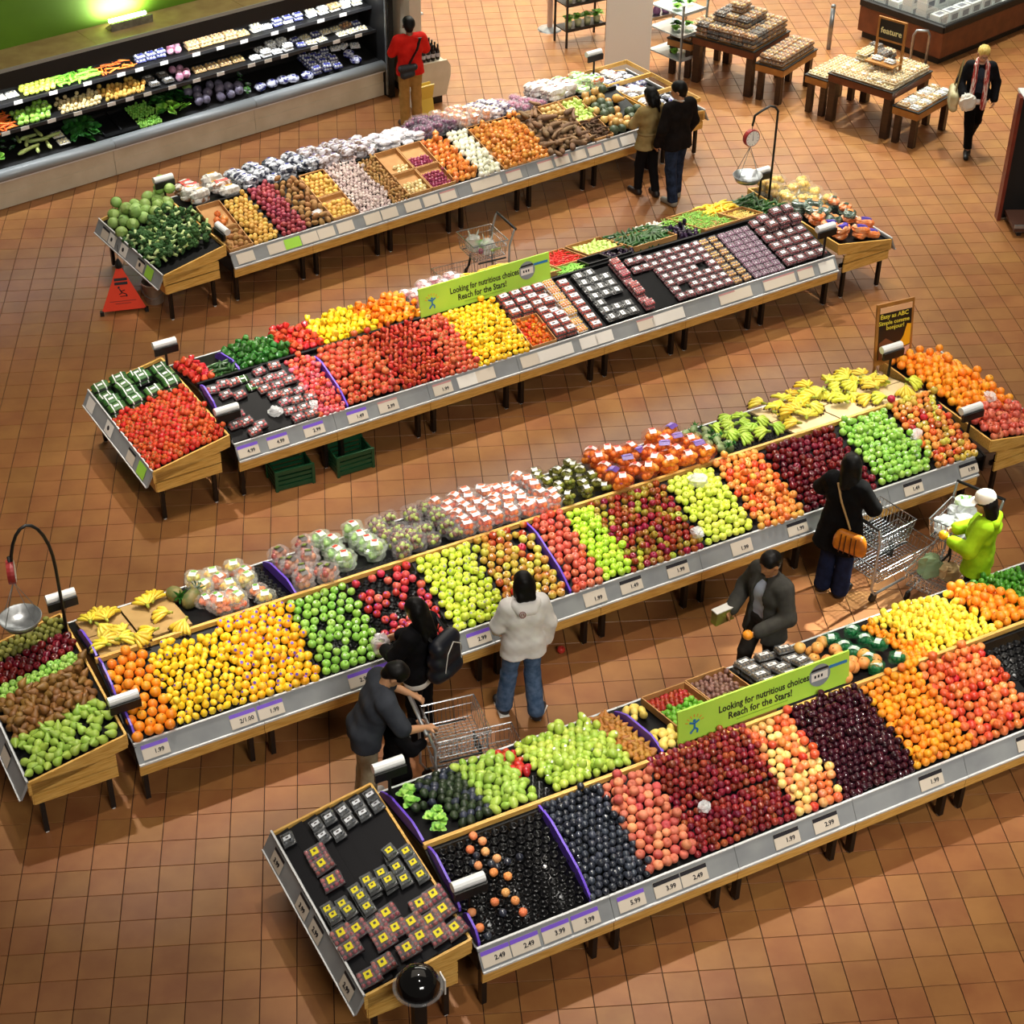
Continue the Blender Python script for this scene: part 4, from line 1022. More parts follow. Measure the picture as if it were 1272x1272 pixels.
B_('T4', 2.63, 3.03, 1.58, 1.8, 'fig_red', 'fig', 'dark red fig at the back of the open carton', 'fig', gap=.95)
B_('T4', 2.63, 3.03, 1.2, 1.56, 'lime_box', 'lime', 'bright green lime at the front of the open carton', 'lime', gap=.95, pile=.1)
carton('T4', 3.08, 3.5, 1.02, 1.84, 'open cardboard carton of brown dates and kiwis behind the banner', .08)
B_('T4', 3.1, 3.48, 1.5, 1.82, 'fig_brown', 'date', 'mauve-brown date in the carton behind the banner', 'date', flat='any', gap=.9, pile=.1)
B_('T4', 3.18, 3.48, 1.2, 1.48, 'kiwi', 'kiwi', 'olive-brown kiwi in the carton behind the banner', 'kiwi', flat='any', gap=.9)
packs('T4', 3.55, 4.22, 1.15, 1.82, 'grape_tray', 'grape_pack', 'clear box of brown grapes with a white label behind the banner', 'fruit pack', .16, .12, skip=.05, layers=2, jit=.15)
B_('T4', 4.24, 4.72, .98, 1.8, 'grapefruit', 'grapefruit', 'large orange grapefruit heaped at the right end of the banner', 'grapefruit', gap=1.0, skip=.22, pile=.15, avoid=((4.55, 4.72, 1.3, 1.8),))
packs('T4', 4.5, 4.98, .98, 1.76, 'netbag_green', 'avocado_bag', 'green net bag with a white tag between grapefruits and oranges', 'produce bag', .17, .14, skip=.08, jit=1.2, lift=.05, gapx=1.0, gapy=1.0)
B_('T4', 4.98, 5.14, 1.0, 1.78, 'orange_small', 'orange', 'small deep orange clementine beside the green net bags', 'orange', gap=.96, pile=.2)
B_('T4', 4.9, 5.24, .94, 1.2, 'orange_small', 'orange', 'deep orange clementine at the ridge above the apricots', 'orange', gap=.96, pile=.2)
B_('T4', 5.14, 5.98, .97, 1.8, 'lemon_plain', 'lemon', 'bright lemon in the yellow heap behind the nectarines', 'lemon', flat='any', gap=.92, pile=.3, heap=.03, maxn=300)
B_('T4', 5.98, 6.4, .97, 1.8, 'orange', 'orange', 'bright orange at the right edge beside the lemon heap', 'orange', gap=.98, pile=.2, heap=.02)
B_('T4', 6.3, 6.95, 1.0, 1.84, 'lime', 'lime', 'dark green lime at the right edge behind the oranges', 'lime', flat='any', gap=.94, pile=.2)
m_step = M('step_black', '1C1C1F', .4, spec=.4)
# end stand: six black steps of clear packs
for i in range(7):
    (ox, oy), ang = STANDS['T4'][:2]
    s0 = -.95 + i * .127; b = MB(); z = surf('T4', s0, 1)
    b.add([(s0, .03, z - .03), (s0 + .127, .03, z - .03), (s0 + .127, 1.87, z - .03), (s0, 1.87, z - .03), (s0, .03, z + .012), (s0 + .118, .03, z + .06), (s0 + .118, 1.87, z + .06), (s0, 1.87, z + .012)],
          [(3, 2, 1, 0), (4, 5, 6, 7), (0, 1, 5, 4), (1, 2, 6, 5), (2, 3, 7, 6), (3, 0, 4, 7)])
    b.build('tray_step', m_step, [o for o in bpy.data.objects if o.name.startswith('end_stand') and 'grape and salad' in o.get('label', '')][0])
def endpack(key, s, t, name, label, cat, l=0):
    place(key, 'T4', s, t, .045 + .055 * l, name, label, cat, label, (slope_rot('T4', s, t) @ Matrix.Rotation(-.15, 4, 'Y') @ Matrix.Rotation(R(-90) + rnF.uniform(-.1, .1), 4, 'Z')).to_euler(), 1.22 if key == 'pack_grape' else 1.12)
LG = 'clear box of dark herbs with a grey label on the end stand'
for s, t in [(-.88, 1.72), (-.62, 1.72), (-.62, 1.58), (-.50, 1.53), (-.50, 1.73), (-.37, 1.73), (-.37, 1.60), (-.24, 1.73), (-.24, 1.60), (-.11, 1.74), (-.11, 1.62)]: endpack('pack_grey', s, t, 'herb_pack', LG, 'salad pack')
LS = 'dark salad box with a yellow label in the middle of the end stand'
for s, t in [(-.88, .86), (-.88, .74), (-.76, .84), (-.76, .72), (-.62, .90), (-.62, .78), (-.62, .66), (-.50, .94), (-.50, .82), (-.37, .94), (-.37, .80), (-.24, 1.06), (-.24, .92), (-.24, .78), (-.11, 1.02), (-.11, .88), (-.11, .74)]:
    endpack('pack_salad', s, t, 'salad_pack', LS, 'salad pack'); 
    if rnF.random() < .5: endpack('pack_salad', s, t, 'salad_pack', LS, 'salad pack', 1)
LR = 'clear box of red grapes with a yellow label at the front of the end stand'
for s, t in [(-.88, .58), (-.88, .42), (-.86, .10), (-.76, .55), (-.72, .14), (-.62, .50), (-.62, .34), (-.50, .55), (-.50, .38), (-.50, .16), (-.37, .36), (-.37, .20), (-.24, .48), (-.24, .30), (-.24, .14), (-.11, .50), (-.11, .33), (-.11, .12)]: endpack('pack_grape', s, t, 'grape_pack', LR, 'fruit pack')
LU = 'clear box of red grapes near the back left of the end stand'
for s, t in [(-.74, 1.44), (-.74, 1.30), (-.74, 1.10)]: endpack('pack_grape', s, t, 'grape_pack', LU, 'fruit pack')

# ================================================================ apple stand: T3
divider('T3', 4.51, .03, .93); divider('T3', 2.0, .98, 1.82); divider('T3', .02, .45, .95); divider('T3', .02, 1.0, 1.6); divider('T3', .03, .02, .4)
B_('T3', .04, .44, .0, .88, 'orange', 'orange', 'waxy orange at the left end beside the lemons', 'orange', gap=.98, pile=.15, heap=.02)
B_('T3', .44, 1.14, .0, .86, 'lemon', 'lemon', 'yellow stickered lemon between the oranges and the bigger citrus', 'lemon', flat='any', gap=.94, pile=.2, heap=.02)
B_('T3', 1.14, 1.84, .0, .93, 'lemon_big', 'citrus_fruit', 'round golden citrus with purple sticker beside the green apples', 'citrus', gap=.97, pile=.12, heap=.02)
cup_tray('T3', 1.86, 2.5, .02, .92, 'empty black cup tray under the green apples', .036)
B_('T3', 1.88, 2.52, .0, .92, 'apple_granny', 'apple', 'bright green apple left of the sparse red apples', 'apple', gap=1.06, skip=.06, dz=0)
cup_tray('T3', 2.53, 3.22, .02, .93, 'empty black cup tray under the sparse red apples', .036)
B_('T3', 2.54, 3.22, .0, .93, 'apple_red', 'apple', 'crimson stickered apple in the sparse tray in front of the backpack', 'apple', gap=1.06, skip=.34)
B_('T3', 3.24, 3.84, .0, .93, 'apple_golden', 'apple', 'yellow-green apple in the full bed left of the white hoodie', 'apple', gap=.99, pile=.08)
B_('T3', 3.86, 4.5, .0, .95, 'apple_gala', 'apple', 'red and yellow apple left of the purple divider above the white hoodie', 'apple', gap=1.02, skip=.08)
B_('T3', 4.54, 4.93, .0, .95, 'apple_pink', 'apple', 'pinkish red apple just right of the purple divider', 'apple', gap=1.0, pile=.1, heap=.02)
B_('T3', 4.93, 5.24, .0, .9, 'apple_yellowgreen', 'apple', 'lime-green apple in the narrow strip beside pinkish red apples', 'apple', gap=.98, pile=.1)
B_('T3', 5.24, 6.1, .0, .92, 'apple_mixed', 'apple', 'small mottled red and green apple in the middle of the apple stand', 'apple', gap=1.0, pile=.1)
B_('T3', 6.12, 6.74, .0, .9, 'apple_golden_plain', 'apple', 'pale golden-green apple in neat rows beside the mottled apples', 'apple', gap=.98, pile=.12, heap=.03)
B_('T3', 6.76, 7.36, .0, .92, 'apple_fuji', 'apple', 'orange-red striped apple in the bed left of the dark red apples', 'apple', gap=.98, pile=.1)
B_('T3', 7.38, 8.32, .0, .92, 'apple_darkred', 'apple', 'glossy dark red apple behind the woman in black', 'apple', gap=1.0, pile=.06)
B_('T3', 8.34, 9.05, .0, .92, 'apple_granny', 'apple', 'green apple in the heap right of the woman in black', 'apple', gap=.97, pile=.12, heap=.04)
B_('T3', 9.07, 9.7, .0, .95, ['apple_gala', 'apple_fuji'], 'apple', 'orange and yellow apple at the right end of the apple stand', 'apple', gap=.98, pile=.12, heap=.03)
# rear slope
def board(T, s0, s1, t0, t1, label):
    z0, z1 = surf(T, s0, t0), surf(T, s0, t1)
    b = MB(); ls, lt = s1 - s0, t1 - t0
    b.add([(0, 0, z0 + .004), (ls, 0, z0 + .004), (ls, lt, z1 + .004), (0, lt, z1 + .004), (0, 0, z0 + .03), (ls, 0, z0 + .03), (ls, lt, z1 + .03), (0, lt, z1 + .03)], [(3, 2, 1, 0), (4, 5, 6, 7), (0, 1, 5, 4), (1, 2, 6, 5), (2, 3, 7, 6), (3, 0, 4, 7)])
    return tag(b.build('display_board', m_board, None, w2l(T, s0, t0, 0), (0, 0, R(STANDS[T][1]))), label, 'board', 'padded boards under the bananas')
m_board = M('tan_banana_pad', 'B4925C', .6, col2='A17F4A', scale=4)
m_board2 = M('pale_banana_pad', 'E4CDA0', .55, col2='D8BE8C', scale=4)
board('T3', .06, .48, 1.0, 1.4, 'tan padded board under the left bananas')
board('T3', .06, .48, 1.42, 1.82, 'tan padded board at the back left under bananas')
board('T3', .5, .98, 1.05, 1.82, 'wide tan padded board left of the pineapples')
_mb = m_board; m_board = m_board2
for s0, s1, t0, t1, w in [(7.9, 8.5, 1.0, 1.4, 'front left'), (8.52, 9.1, 1.0, 1.4, 'front middle'), (9.12, 9.68, 1.0, 1.4, 'front right'), (7.9, 8.5, 1.42, 1.82, 'back left'), (8.52, 9.1, 1.42, 1.82, 'back middle'), (9.12, 9.68, 1.42, 1.82, 'back right')]:
    board('T3', s0, s1, t0, t1, 'pale padded board under the big banana display, ' + w + ' of six')
for s, t in [(.16, 1.62), (.2, 1.5), (.34, 1.64), (.16, 1.06), (.26, 1.7), (.3, 1.56), (.14, 1.16), (.28, 1.1), (.36, 1.2), (.42, 1.06), (.24, 1.22)]:
    place('banana', 'T3', s, t, .035, 'banana_hand', 'hand of bananas on the tan boards at the left end', 'bananas', 'bananas on the tan boards', (0, rnF.uniform(-.3, .1), rnF.uniform(0, 6.3)))
for s, t in [(.72, 1.6), (.8, 1.66), (.84, 1.3), (.92, 1.06), (.62, 1.06)]:
    place('banana', 'T3', s, t, .035, 'banana_hand', 'hand of bananas on the tan board left of the pineapples', 'bananas', 'bananas beside the pineapples', (0, rnF.uniform(-.3, .1), rnF.uniform(0, 6.3)))
place('pineapple', 'T3', 1.02, 1.66, .08, 'pineapple', 'ripe pineapple standing farther back, left of bagged oranges', 'pineapple', None, (1.2, .2, .5))
place('pineapple', 'T3', 1.12, 1.46, .08, 'pineapple', 'ripe pineapple nearer the ridge, left of bagged oranges', 'pineapple', None, (1.1, -.2, 2.6))
packs('T3', 1.16, 1.8, .98, 1.8, ['bag_orange', 'bag_pale'], 'orange_bag', 'clear bag of oranges and tangerines right of the pineapples', 'fruit bag', .2, .16, jit=.8, lift=.05, layers=2, gapx=.95, gapy=.95)
for s in (1.84, 1.92): pass
cup_tray('T3', 1.62, 1.99, .98, 1.84, 'empty black cup tray left of the purple divider behind the citrus', .03)
packs('T3', 2.03, 2.5, .98, 1.82, 'bag_redapple', 'apple_bag', 'clear bag of red apples right of the rear purple divider', 'fruit bag', .21, .18, jit=.8, lift=.055, layers=2, gapx=.86, gapy=.9)
packs('T3', 2.5, 3.1, 1.12, 1.84, 'bag_greenapple', 'apple_bag', 'clear bag of green apples with a red printed label', 'fruit bag', .22, .18, jit=.8, lift=.055, layers=2, gapx=.95, gapy=.95)
cup_tray('T3', 2.5, 3.15, .98, 1.12, 'empty black cup tray in front of the bagged green apples', .028)
packs('T3', 3.1, 3.86, .98, 1.84, 'bag_grape', 'grape_bag', 'clear bag of mixed red and green grapes', 'fruit bag', .19, .16, jit=1, lift=.055, layers=2, gapx=.93, gapy=.93)
packs('T3', 3.86, 4.98, .98, 1.84, 'bag_clementine', 'clementine_bag', 'white wrapped bag of clementines on the back slope', 'fruit bag', .18, .15, jit=.8, lift=.05, layers=2, gapx=.88, gapy=.95)
packs('T3', 4.98, 5.6, .98, 1.84, 'net_lime', 'lime_net', 'dark net of small olive-green limes with a white tag', 'fruit bag', .18, .13, jit=1, lift=.045, layers=2, gapx=.92, gapy=.95)
packs('T3', 5.6, 6.9, .9, 1.84, ['net_orange', 'net_orange_blue', 'net_orange'], 'orange_net', 'red or purple net of big oranges left of the melons', 'fruit bag', .24, .18, jit=.9, lift=.065, layers=2, gapx=.94, gapy=.95)
B_('T3', 6.92, 7.22, 1.02, 1.8, 'melon_small', 'custard_apple', 'knobbly green custard apple between net oranges and green bananas', 'fruit', flat='any', gap=1.0)
for s, t in [(7.24, 1.62), (7.26, 1.36), (7.56, 1.7), (7.6, 1.1), (7.44, 1.5), (7.34, 1.4), (7.4, 1.66), (7.48, 1.24), (7.52, 1.5), (7.62, 1.34), (7.64, 1.6), (7.74, 1.2), (7.72, 1.46), (7.32, 1.2)]:
    place('banana_green', 'T3', s, t, .05, 'banana_hand', 'hand of green plantains left of the yellow banana display', 'bananas', 'green plantains', (0, rnF.uniform(-.3, .1), rnF.uniform(0, 6.3)))
cup_tray('T3', 7.2, 7.88, 1.0, 1.3, 'black cup tray under the green plantains', .028)
for s, t in [(8.0, 1.72), (8.12, 1.58), (8.3, 1.76), (8.38, 1.6), (8.5, 1.72), (8.6, 1.56), (8.66, 1.78), (8.78, 1.66), (8.84, 1.5), (8.92, 1.76), (9.04, 1.64), (9.1, 1.5), (9.2, 1.76), (9.3, 1.62), (9.42, 1.74), (9.5, 1.58), (8.1, 1.3), (8.2, 1.2), (8.36, 1.36), (8.02, 1.1), (8.74, 1.2), (9.04, 1.12), (9.16, 1.06), (9.24, 1.3), (9.44, 1.36), (9.5, 1.12), (9.6, 1.2), (8.5, 1.5), (8.95, 1.4), (8.2, 1.68), (8.02, 1.5), (8.44, 1.82), (8.72, 1.58), (8.88, 1.64), (9.12, 1.66), (9.26, 1.74), (9.38, 1.52), (9.56, 1.7), (8.6, 1.8), (8.34, 1.5), (9.0, 1.8), (8.24, 1.38)]:
    place(rnF.choice(['banana', 'banana_ripe']), 'T3', s, t, rnF.choice([.03, .06, .085]), 'banana_hand', 'hand of yellow bananas in the big display left of the orange heap', 'bananas', 'bananas in the big display', (0, rnF.uniform(-.3, .1), rnF.uniform(0, 6.3)))
# ends
B_('T3', -.95, -.08, 1.62, 1.88, 'kiwi', 'kiwi', 'olive-green kiwi at the back of the left end stand', 'kiwi', flat='any', gap=.95, pile=.1)
B_('T3', -.95, -.08, 1.30, 1.62, 'apple_darkred', 'apple', 'glossy dark red apple on the left end stand', 'apple', gap=.96)
B_('T3', -.95, -.08, 1.12, 1.30, 'apple_green_end', 'apple', 'pale green apple in one narrow row on the left end stand', 'apple', gap=.96)
B_('T3', -.95, -.08, .56, 1.12, 'pear_brown', 'pear', 'brown russet pear on the left end stand', 'pear', flat='side', gap=.95, pile=.1)
B_('T3', -.95, -.08, .05, .56, 'pear_green', 'pear', 'green pear at the front of the left end stand', 'pear', flat='side', gap=1.0, skip=.12)
B_('T3', 9.85, 10.68, .58, 1.86, 'orange', 'orange', 'large orange in the heap at the right end stand', 'orange', gap=.98, pile=.35, heap=.14)
B_('T3', 9.85, 10.68, .04, .56, 'apple_pink', 'apple', 'red apple in front of the orange heap on the right end stand', 'apple', gap=.98, pile=.2, heap=.05)

# ================================================================ tomato stand: T2
divider('T2', 1.42, .03, .85); divider('T2', .02, .45, .92); divider('T2', .54, 1.0, 1.7)
steps('T2', .02, 1.1, .05, .9, 6)
LT = 'clear box of red cherry tomatoes on the black steps beside loose tomatoes'
for s, t in [(.12, .78), (.26, .82), (.38, .80), (.22, .66), (.36, .6), (.10, .36), (.22, .34), (.12, .22), (.26, .22), (.38, .12), (.28, .06), (.72, .84), (.92, .86), (.62, .7), (.78, .7), (.92, .7), (.66, .58), (.82, .58), (.98, .6), (.72, .46), (.86, .44), (1.02, .42), (.78, .32), (.92, .3), (.78, .18), (.94, .17), (.82, .06), (.98, .06), (1.08, .28)]:
    place('pack_tomato', 'T2', s, t, .035, 'tomato_pack', LT, 'tomato pack', LT, (slope_rot('T2', s, t) @ Matrix.Rotation(rnF.uniform(-.2, .2), 4, 'Z')).to_euler())
for s, t in [(.50, .82), (.56, .68)]: place('pack_cuke', 'T2', s, t, .035, 'cucumber_pack', 'small tray of cucumbers among the boxed cherry tomatoes', 'cucumber pack', 'cucumber trays among tomatoes', slope_rot('T2', s, t).to_euler(), .7)
B_('T2', 1.08, 1.4, .0, .9, 'tomato_pink', 'tomato', 'pinkish tomato left of the purple divider', 'tomato', gap=.97, pile=.12)
B_('T2', 1.44, 2.16, .0, .95, 'tomato_beef', 'tomato', 'big red tomato just right of the purple divider', 'tomato', gap=.96, pile=.15, heap=.04)
B_('T2', 2.16, 2.78, .0, .95, 'tomato_roma', 'tomato', 'small plum tomato in the middle of the red heap', 'tomato', flat='any', gap=.92, pile=.15, heap=.04)
B_('T2', 2.78, 3.18, .0, .9, 'tomato_red', 'tomato', 'round red tomato beside the yellow tomatoes', 'tomato', gap=.96, pile=.15, heap=.03)
B_('T2', 3.18, 3.88, .0, .9, 'tomato_yellow', 'tomato', 'yellow tomato below the left green banner', 'tomato', gap=.96, pile=.15, heap=.04)
carton('T2', 3.9, 4.24, .02, .48, 'open carton of small orange-red tomatoes at the rail', .07)
B_('T2', 3.92, 4.22, .03, .46, 'tomato_small', 'tomato', 'small orange-red tomato in the open carton', 'tomato', gap=.96, pile=.3)
packs('T2', 3.9, 4.24, .5, .9, 'pack_grape_tomato', 'tomato_pack', 'boxed red tomatoes behind the small carton', 'tomato pack', .14, .11, layers=2)
packs('T2', 4.24, 4.56, .03, .9, 'pack_grape_tomato', 'tomato_pack', 'clear box of red baby tomatoes with white print', 'tomato pack', .14, .11, layers=2)
packs('T2', 4.56, 4.72, .03, .9, 'pack_yellow', 'tomato_pack', 'clear box of yellow baby tomatoes', 'tomato pack', .14, .11, layers=2)
packs('T2', 4.72, 4.98, .03, .9, 'pack_grape_tomato', 'tomato_pack', 'white-topped box of baby tomatoes beside the yellow ones', 'tomato pack', .14, .11, layers=1)
steps('T2', 5.0, 6.4, .05, .9, 6)
packs('T2', 5.0, 5.48, .03, .9, 'pack_white', 'herb_pack', 'black tray of mushrooms with two white labels', 'herb pack', .15, .11, skip=.08, lift=.03, avoid=((5.2, 5.5, .3, .45),))
packs('T2', 5.5, 5.76, .03, .9, 'pack_red', 'tomato_pack', 'red and white striped tomato box left of the empty black steps', 'tomato pack', .13, .10, layers=2, lift=.03)
packs('T2', 6.05, 6.92, .03, .86, 'pack_berry', 'berry_pack', 'dark red berry box with square white label', 'berry pack', .125, .10, skip=.08, layers=1, lift=.02)
packs('T2', 5.78, 6.05, .6, .9, 'pack_berry', 'berry_pack', 'dark red berry box at the top of the empty black steps', 'berry pack', .125, .10, lift=.03)
packs('T2', 6.92, 7.22, .03, .88, 'pack_gold', 'berry_pack', 'clear box of golden berries', 'berry pack', .11, .10, layers=1)
packs('T2', 7.24, 7.74, .03, .88, 'pack_purple', 'berry_pack', 'clear round-topped box of mauve berries', 'berry pack', .11, .085, layers=1)
packs('T2', 7.76, 8.44, .03, .92, 'pack_cherry', 'berry_pack', 'large dark cherry box with white label at the right end', 'berry pack', .15, .12, layers=1, lift=.02)
packs('T2', 7.85, 8.44, .55, .92, 'pack_cherry', 'berry_pack', 'large dark cherry box stacked at the ridge of the tomato stand', 'berry pack', .15, .12, layers=2, lift=.08)
# rear slope
B_('T2', .03, .28, 1.0, 1.82, 'pepper_red', 'pepper', 'glossy red pepper left of the purple rear divider', 'pepper', gap=.96, pile=.3, flat='any')
B_('T2', .28, .54, 1.02, 1.3, 'zucchini', 'zucchini', 'dark green zucchini beside the left red peppers', 'zucchini', flat='lie', r=.03, pile=.5)
B_('T2', .58, 1.24, 1.0, 1.75, 'pepper_green', 'pepper', 'glossy dark green pepper right of the purple divider', 'pepper', flat='any', gap=.94, pile=.3, heap=.04)
B_('T2', 1.24, 1.66, 1.0, 1.8, 'pepper_red', 'pepper', 'glossy red pepper between green and yellow peppers', 'pepper', flat='any', gap=.94, pile=.3, heap=.04)
B_('T2', 1.66, 2.36, 1.0, 1.82, 'pepper_yellow', 'pepper', 'bright yellow pepper in the heap behind the red tomatoes', 'pepper', flat='any', gap=.94, pile=.35, heap=.06)
B_('T2', 2.36, 3.0, 1.0, 1.84, 'pepper_orange', 'pepper', 'orange pepper in the heap behind the red tomatoes', 'pepper', flat='any', gap=.94, pile=.35, heap=.07)
packs('T2', 3.02, 3.86, 1.1, 1.84, 'bag_onion_pink', 'onion_bag', 'clear bag of pink onions behind the left end of the banner', 'produce bag', .2, .16, jit=.8, lift=.06, layers=2, gapx=.96, gapy=.96)
carton('T2', 3.98, 4.3, 1.3, 1.84, 'cardboard carton of yellow squash behind the banner', .07)
B_('T2', 4.0, 4.6, 1.34, 1.84, 'squash_yellow', 'squash', 'pale yellow squash behind the banner', 'squash', flat='lie', r=.032, pile=.4)
carton('T2', 4.62, 5.0, 1.1, 1.84, 'cardboard carton of green beans behind the banner', .07)
B_('T2', 4.62, 5.0, 1.12, 1.82, 'bean', 'green_beans', 'light green bean behind the banner', 'bean', flat='lie', r=.016, gap=.8, pile=1, maxn=160, stuff=True)
carton('T2', 5.02, 5.5, 1.25, 1.84, 'cardboard carton of red chilies right of the banner', .07)
B_('T2', 5.04, 5.48, 1.28, 1.82, 'chili', 'chilies', 'long red chili right of the banner', 'chili', flat='lie', r=.022, gap=.85, pile=.8, maxn=150, stuff=True)
B_('T2', 4.95, 5.3, .98, 1.22, 'bean', 'green_beans', 'light green bean at the ridge right of the banner', 'bean', flat='lie', r=.016, gap=.8, pile=1, maxn=90, stuff=True)
m_crate = M('black_crate', '0C0C0E', .4)
carton('T2', 5.34, 5.66, .98, 1.24, 'empty black plastic crate right of the red chilies', .08, m_crate, 'empty black crates')
carton('T2', 5.68, 5.98, .98, 1.24, 'empty black plastic crate left of the zucchini cartons', .08, m_crate, 'empty black crates')
carton('T2', 5.55, 6.08, 1.3, 1.84, 'cardboard carton of pale squash and eggplants', .08)
B_('T2', 5.58, 6.06, 1.34, 1.8, 'chayote', 'squash', 'pale green squash in the carton right of the chilies', 'squash', flat='side', gap=1, skip=.1)
B_('T2', 5.7, 6.1, 1.02, 1.26, 'eggplant', 'eggplant', 'slim purple eggplant between two cartons', 'eggplant', flat='any', gap=1, skip=.2)
carton('T2', 6.1, 6.78, 1.1, 1.6, 'cardboard carton of dark zucchini', .08)
B_('T2', 6.12, 6.76, 1.14, 1.72, 'zucchini', 'zucchini', 'dark green zucchini in the carton left of the eggplants', 'zucchini', flat='lie', r=.03, pile=.5)
B_('T2', 6.5, 6.95, 1.62, 1.84, 'mushroom', 'mushroom', 'white button mushroom in front of the couple', 'mushroom', gap=.9, pile=.5)
B_('T2', 6.78, 7.12, 1.0, 1.5, 'eggplant', 'eggplant', 'near-black eggplant beside the green bean heap', 'eggplant', flat='any', gap=.9, pile=.2)
carton('T2', 7.14, 7.7, .98, 1.82, 'wide cardboard carton heaped with green beans', .08)
B_('T2', 7.0, 7.68, 1.0, 1.82, 'bean', 'green_beans', 'green bean in the wide heap near the scale', 'bean', flat='lie', r=.016, gap=.82, pile=1, heap=.05, maxn=300, stuff=True)
B_('T2', 7.6, 8.1, 1.45, 1.84, 'squash_yellow', 'squash', 'bright yellow squash beside the hanging scale', 'squash', flat='lie', r=.03, pile=.6)
carton('T2', 7.72, 8.08, .98, 1.42, 'cardboard carton of yellow wax beans', .08)
B_('T2', 7.74, 8.06, 1.0, 1.4, 'bean_yellow', 'wax_beans', 'yellow wax bean in the carton below the scale', 'bean', flat='lie', r=.016, gap=.85, pile=1, maxn=120, stuff=True)
B_('T2', 8.1, 8.48, 1.0, 1.8, 'zucchini', 'cucumber', 'dark cucumber at the foot of the hanging scale', 'cucumber', flat='lie', r=.032, pile=.2)
# ends
packs('T2', -.96, -.06, 1.2, 1.88, 'pack_cuke', 'cucumber_pack', 'white-banded tray of green cucumbers on the left end stand', 'cucumber pack', .21, .15, layers=2, skip=.1, jit=.12, lift=.01, avoid=((-.55, -.3, 1.35, 1.55),))
B_('T2', -.95, -.08, .04, 1.18, 'tomato_vine', 'tomato', 'vine tomato with green stalk heaped on the left end stand', 'tomato', gap=.97, pile=.22, heap=.05, maxn=310)
packs('T2', 8.6, 9.45, 1.05, 1.86, 'bag_yellowonion', 'onion_bag', 'clear bag of yellow onions heaped below the scale', 'produce bag', .24, .2, jit=1, lift=.08, layers=2, gapx=.95, gapy=.95)
packs('T2', 8.6, 9.45, .5, 1.1, ['bag_carrot', 'bag_carrot_dark'], 'carrot_bag', 'clear bag of orange carrots with dark green band', 'produce bag', .24, .17, jit=.8, lift=.07, layers=2, gapx=.95, gapy=.95)
packs('T2', 8.6, 9.45, .04, .52, 'bag_carrot_purple', 'carrot_bag', 'purple printed bag of carrots at the front of the end stand', 'produce bag', .24, .17, jit=.8, lift=.05, layers=2, gapx=.95, gapy=.95)

# ================================================================ potato stand: T1
carton('T1', .02, .36, .02, .42, 'open carton of small brown potatoes at the left rail', .07)
B_('T1', .04, .34, .03, .4, 'potato_brown', 'potato', 'small brown potato in the left carton', 'potato', flat='any', gap=.95, skip=.05)
carton('T1', .02, .36, .44, .92, 'nearly empty carton with a few brown onions', .07)
B_('T1', .06, .3, .48, .72, 'onion_orange', 'onion', 'brown onion left in a nearly empty carton', 'onion', gap=1, skip=.3)
B_('T1', .38, .78, .0, .93, 'potato_yellow', 'potato', 'yellow potato between the left carton and red potatoes', 'potato', flat='any', gap=.95, pile=.1)
B_('T1', .8, 1.2, .0, 1.0, 'potato_red', 'potato', 'red-skinned potato', 'potato', flat='any', gap=.94, pile=.12, heap=.03) if 0 else B_('T1', .8, 1.2, .0, 1.0, 'potato_red', 'potato', 'red-skinned potato in the wine-coloured heap', 'potato', flat='any', gap=.94, pile=.12, heap=.03)
B_('T1', 1.2, 1.58, .0, .96, 'potato_russet', 'potato', 'large brown potato right of the red potatoes', 'potato', flat='any', gap=.95, pile=.15)
carton('T1', 1.6, 1.98, .46, .94, 'upper carton of yellow potatoes left of the garlic', .07)
carton('T1', 1.6, 1.98, .02, .44, 'lower carton of yellow potatoes left of the garlic', .07)
B_('T1', 1.62, 1.96, .48, .92, 'potato_yellow', 'potato', 'yellow potato in the upper of two cartons', 'potato', flat='any', gap=.95, pile=.1)
B_('T1', 1.62, 1.96, .03, .34, 'potato_yellow', 'potato', 'yellow potato in the lower of two cartons', 'potato', flat='any', gap=.95)
B_('T1', 2.0, 2.52, .0, 1.0, 'garlic', 'garlic_bulb', 'whitish garlic bulb in the pale heap mid-stand', 'garlic', gap=.95, pile=.15, heap=.02)
B_('T1', 2.53, 2.78, .0, .93, 'ginger', 'ginger_root', 'knobbly tan ginger root beside the garlic', 'ginger', flat='any', gap=.9, pile=.15)
for s0, s1, t0, t1, l in [(2.8, 3.16, .47, .93, 'upper carton with a few pale shallots'), (2.8, 3.16, .02, .45, 'lower carton with pale shallots'), (3.18, 3.56, .47, .93, 'upper carton with small purple onions'), (3.18, 3.56, .02, .45, 'lower carton with small purple onions')]: carton('T1', s0, s1, t0, t1, l, .08)
B_('T1', 2.92, 3.14, .49, .66, 'onion_pale', 'shallot', 'pale shallot in the upper carton', 'onion', gap=1)
B_('T1', 2.82, 3.14, .04, .3, 'onion_pale', 'shallot', 'pale shallot in the lower carton', 'onion', gap=1)
B_('T1', 3.2, 3.54, .49, .72, 'onion_red', 'onion', 'small purple onion in the upper carton', 'onion', gap=.96)
B_('T1', 3.2, 3.54, .03, .38, 'onion_red', 'onion', 'small purple onion in the lower carton', 'onion', gap=.96, pile=.1)
B_('T1', 3.58, 3.96, .0, .96, 'onion_orange', 'onion', 'big orange-brown onion left of the white onions', 'onion', gap=.96, pile=.15)
B_('T1', 3.97, 4.36, .0, .93, 'onion_white', 'onion', 'white onion between orange and yellow onions', 'onion', gap=.96, pile=.15)
B_('T1', 4.4, 5.2, .0, .9, 'onion_yellow', 'onion', 'yellow-brown onion left of the yams', 'onion', gap=.95, pile=.2, heap=.03)
m_cardw = m_card
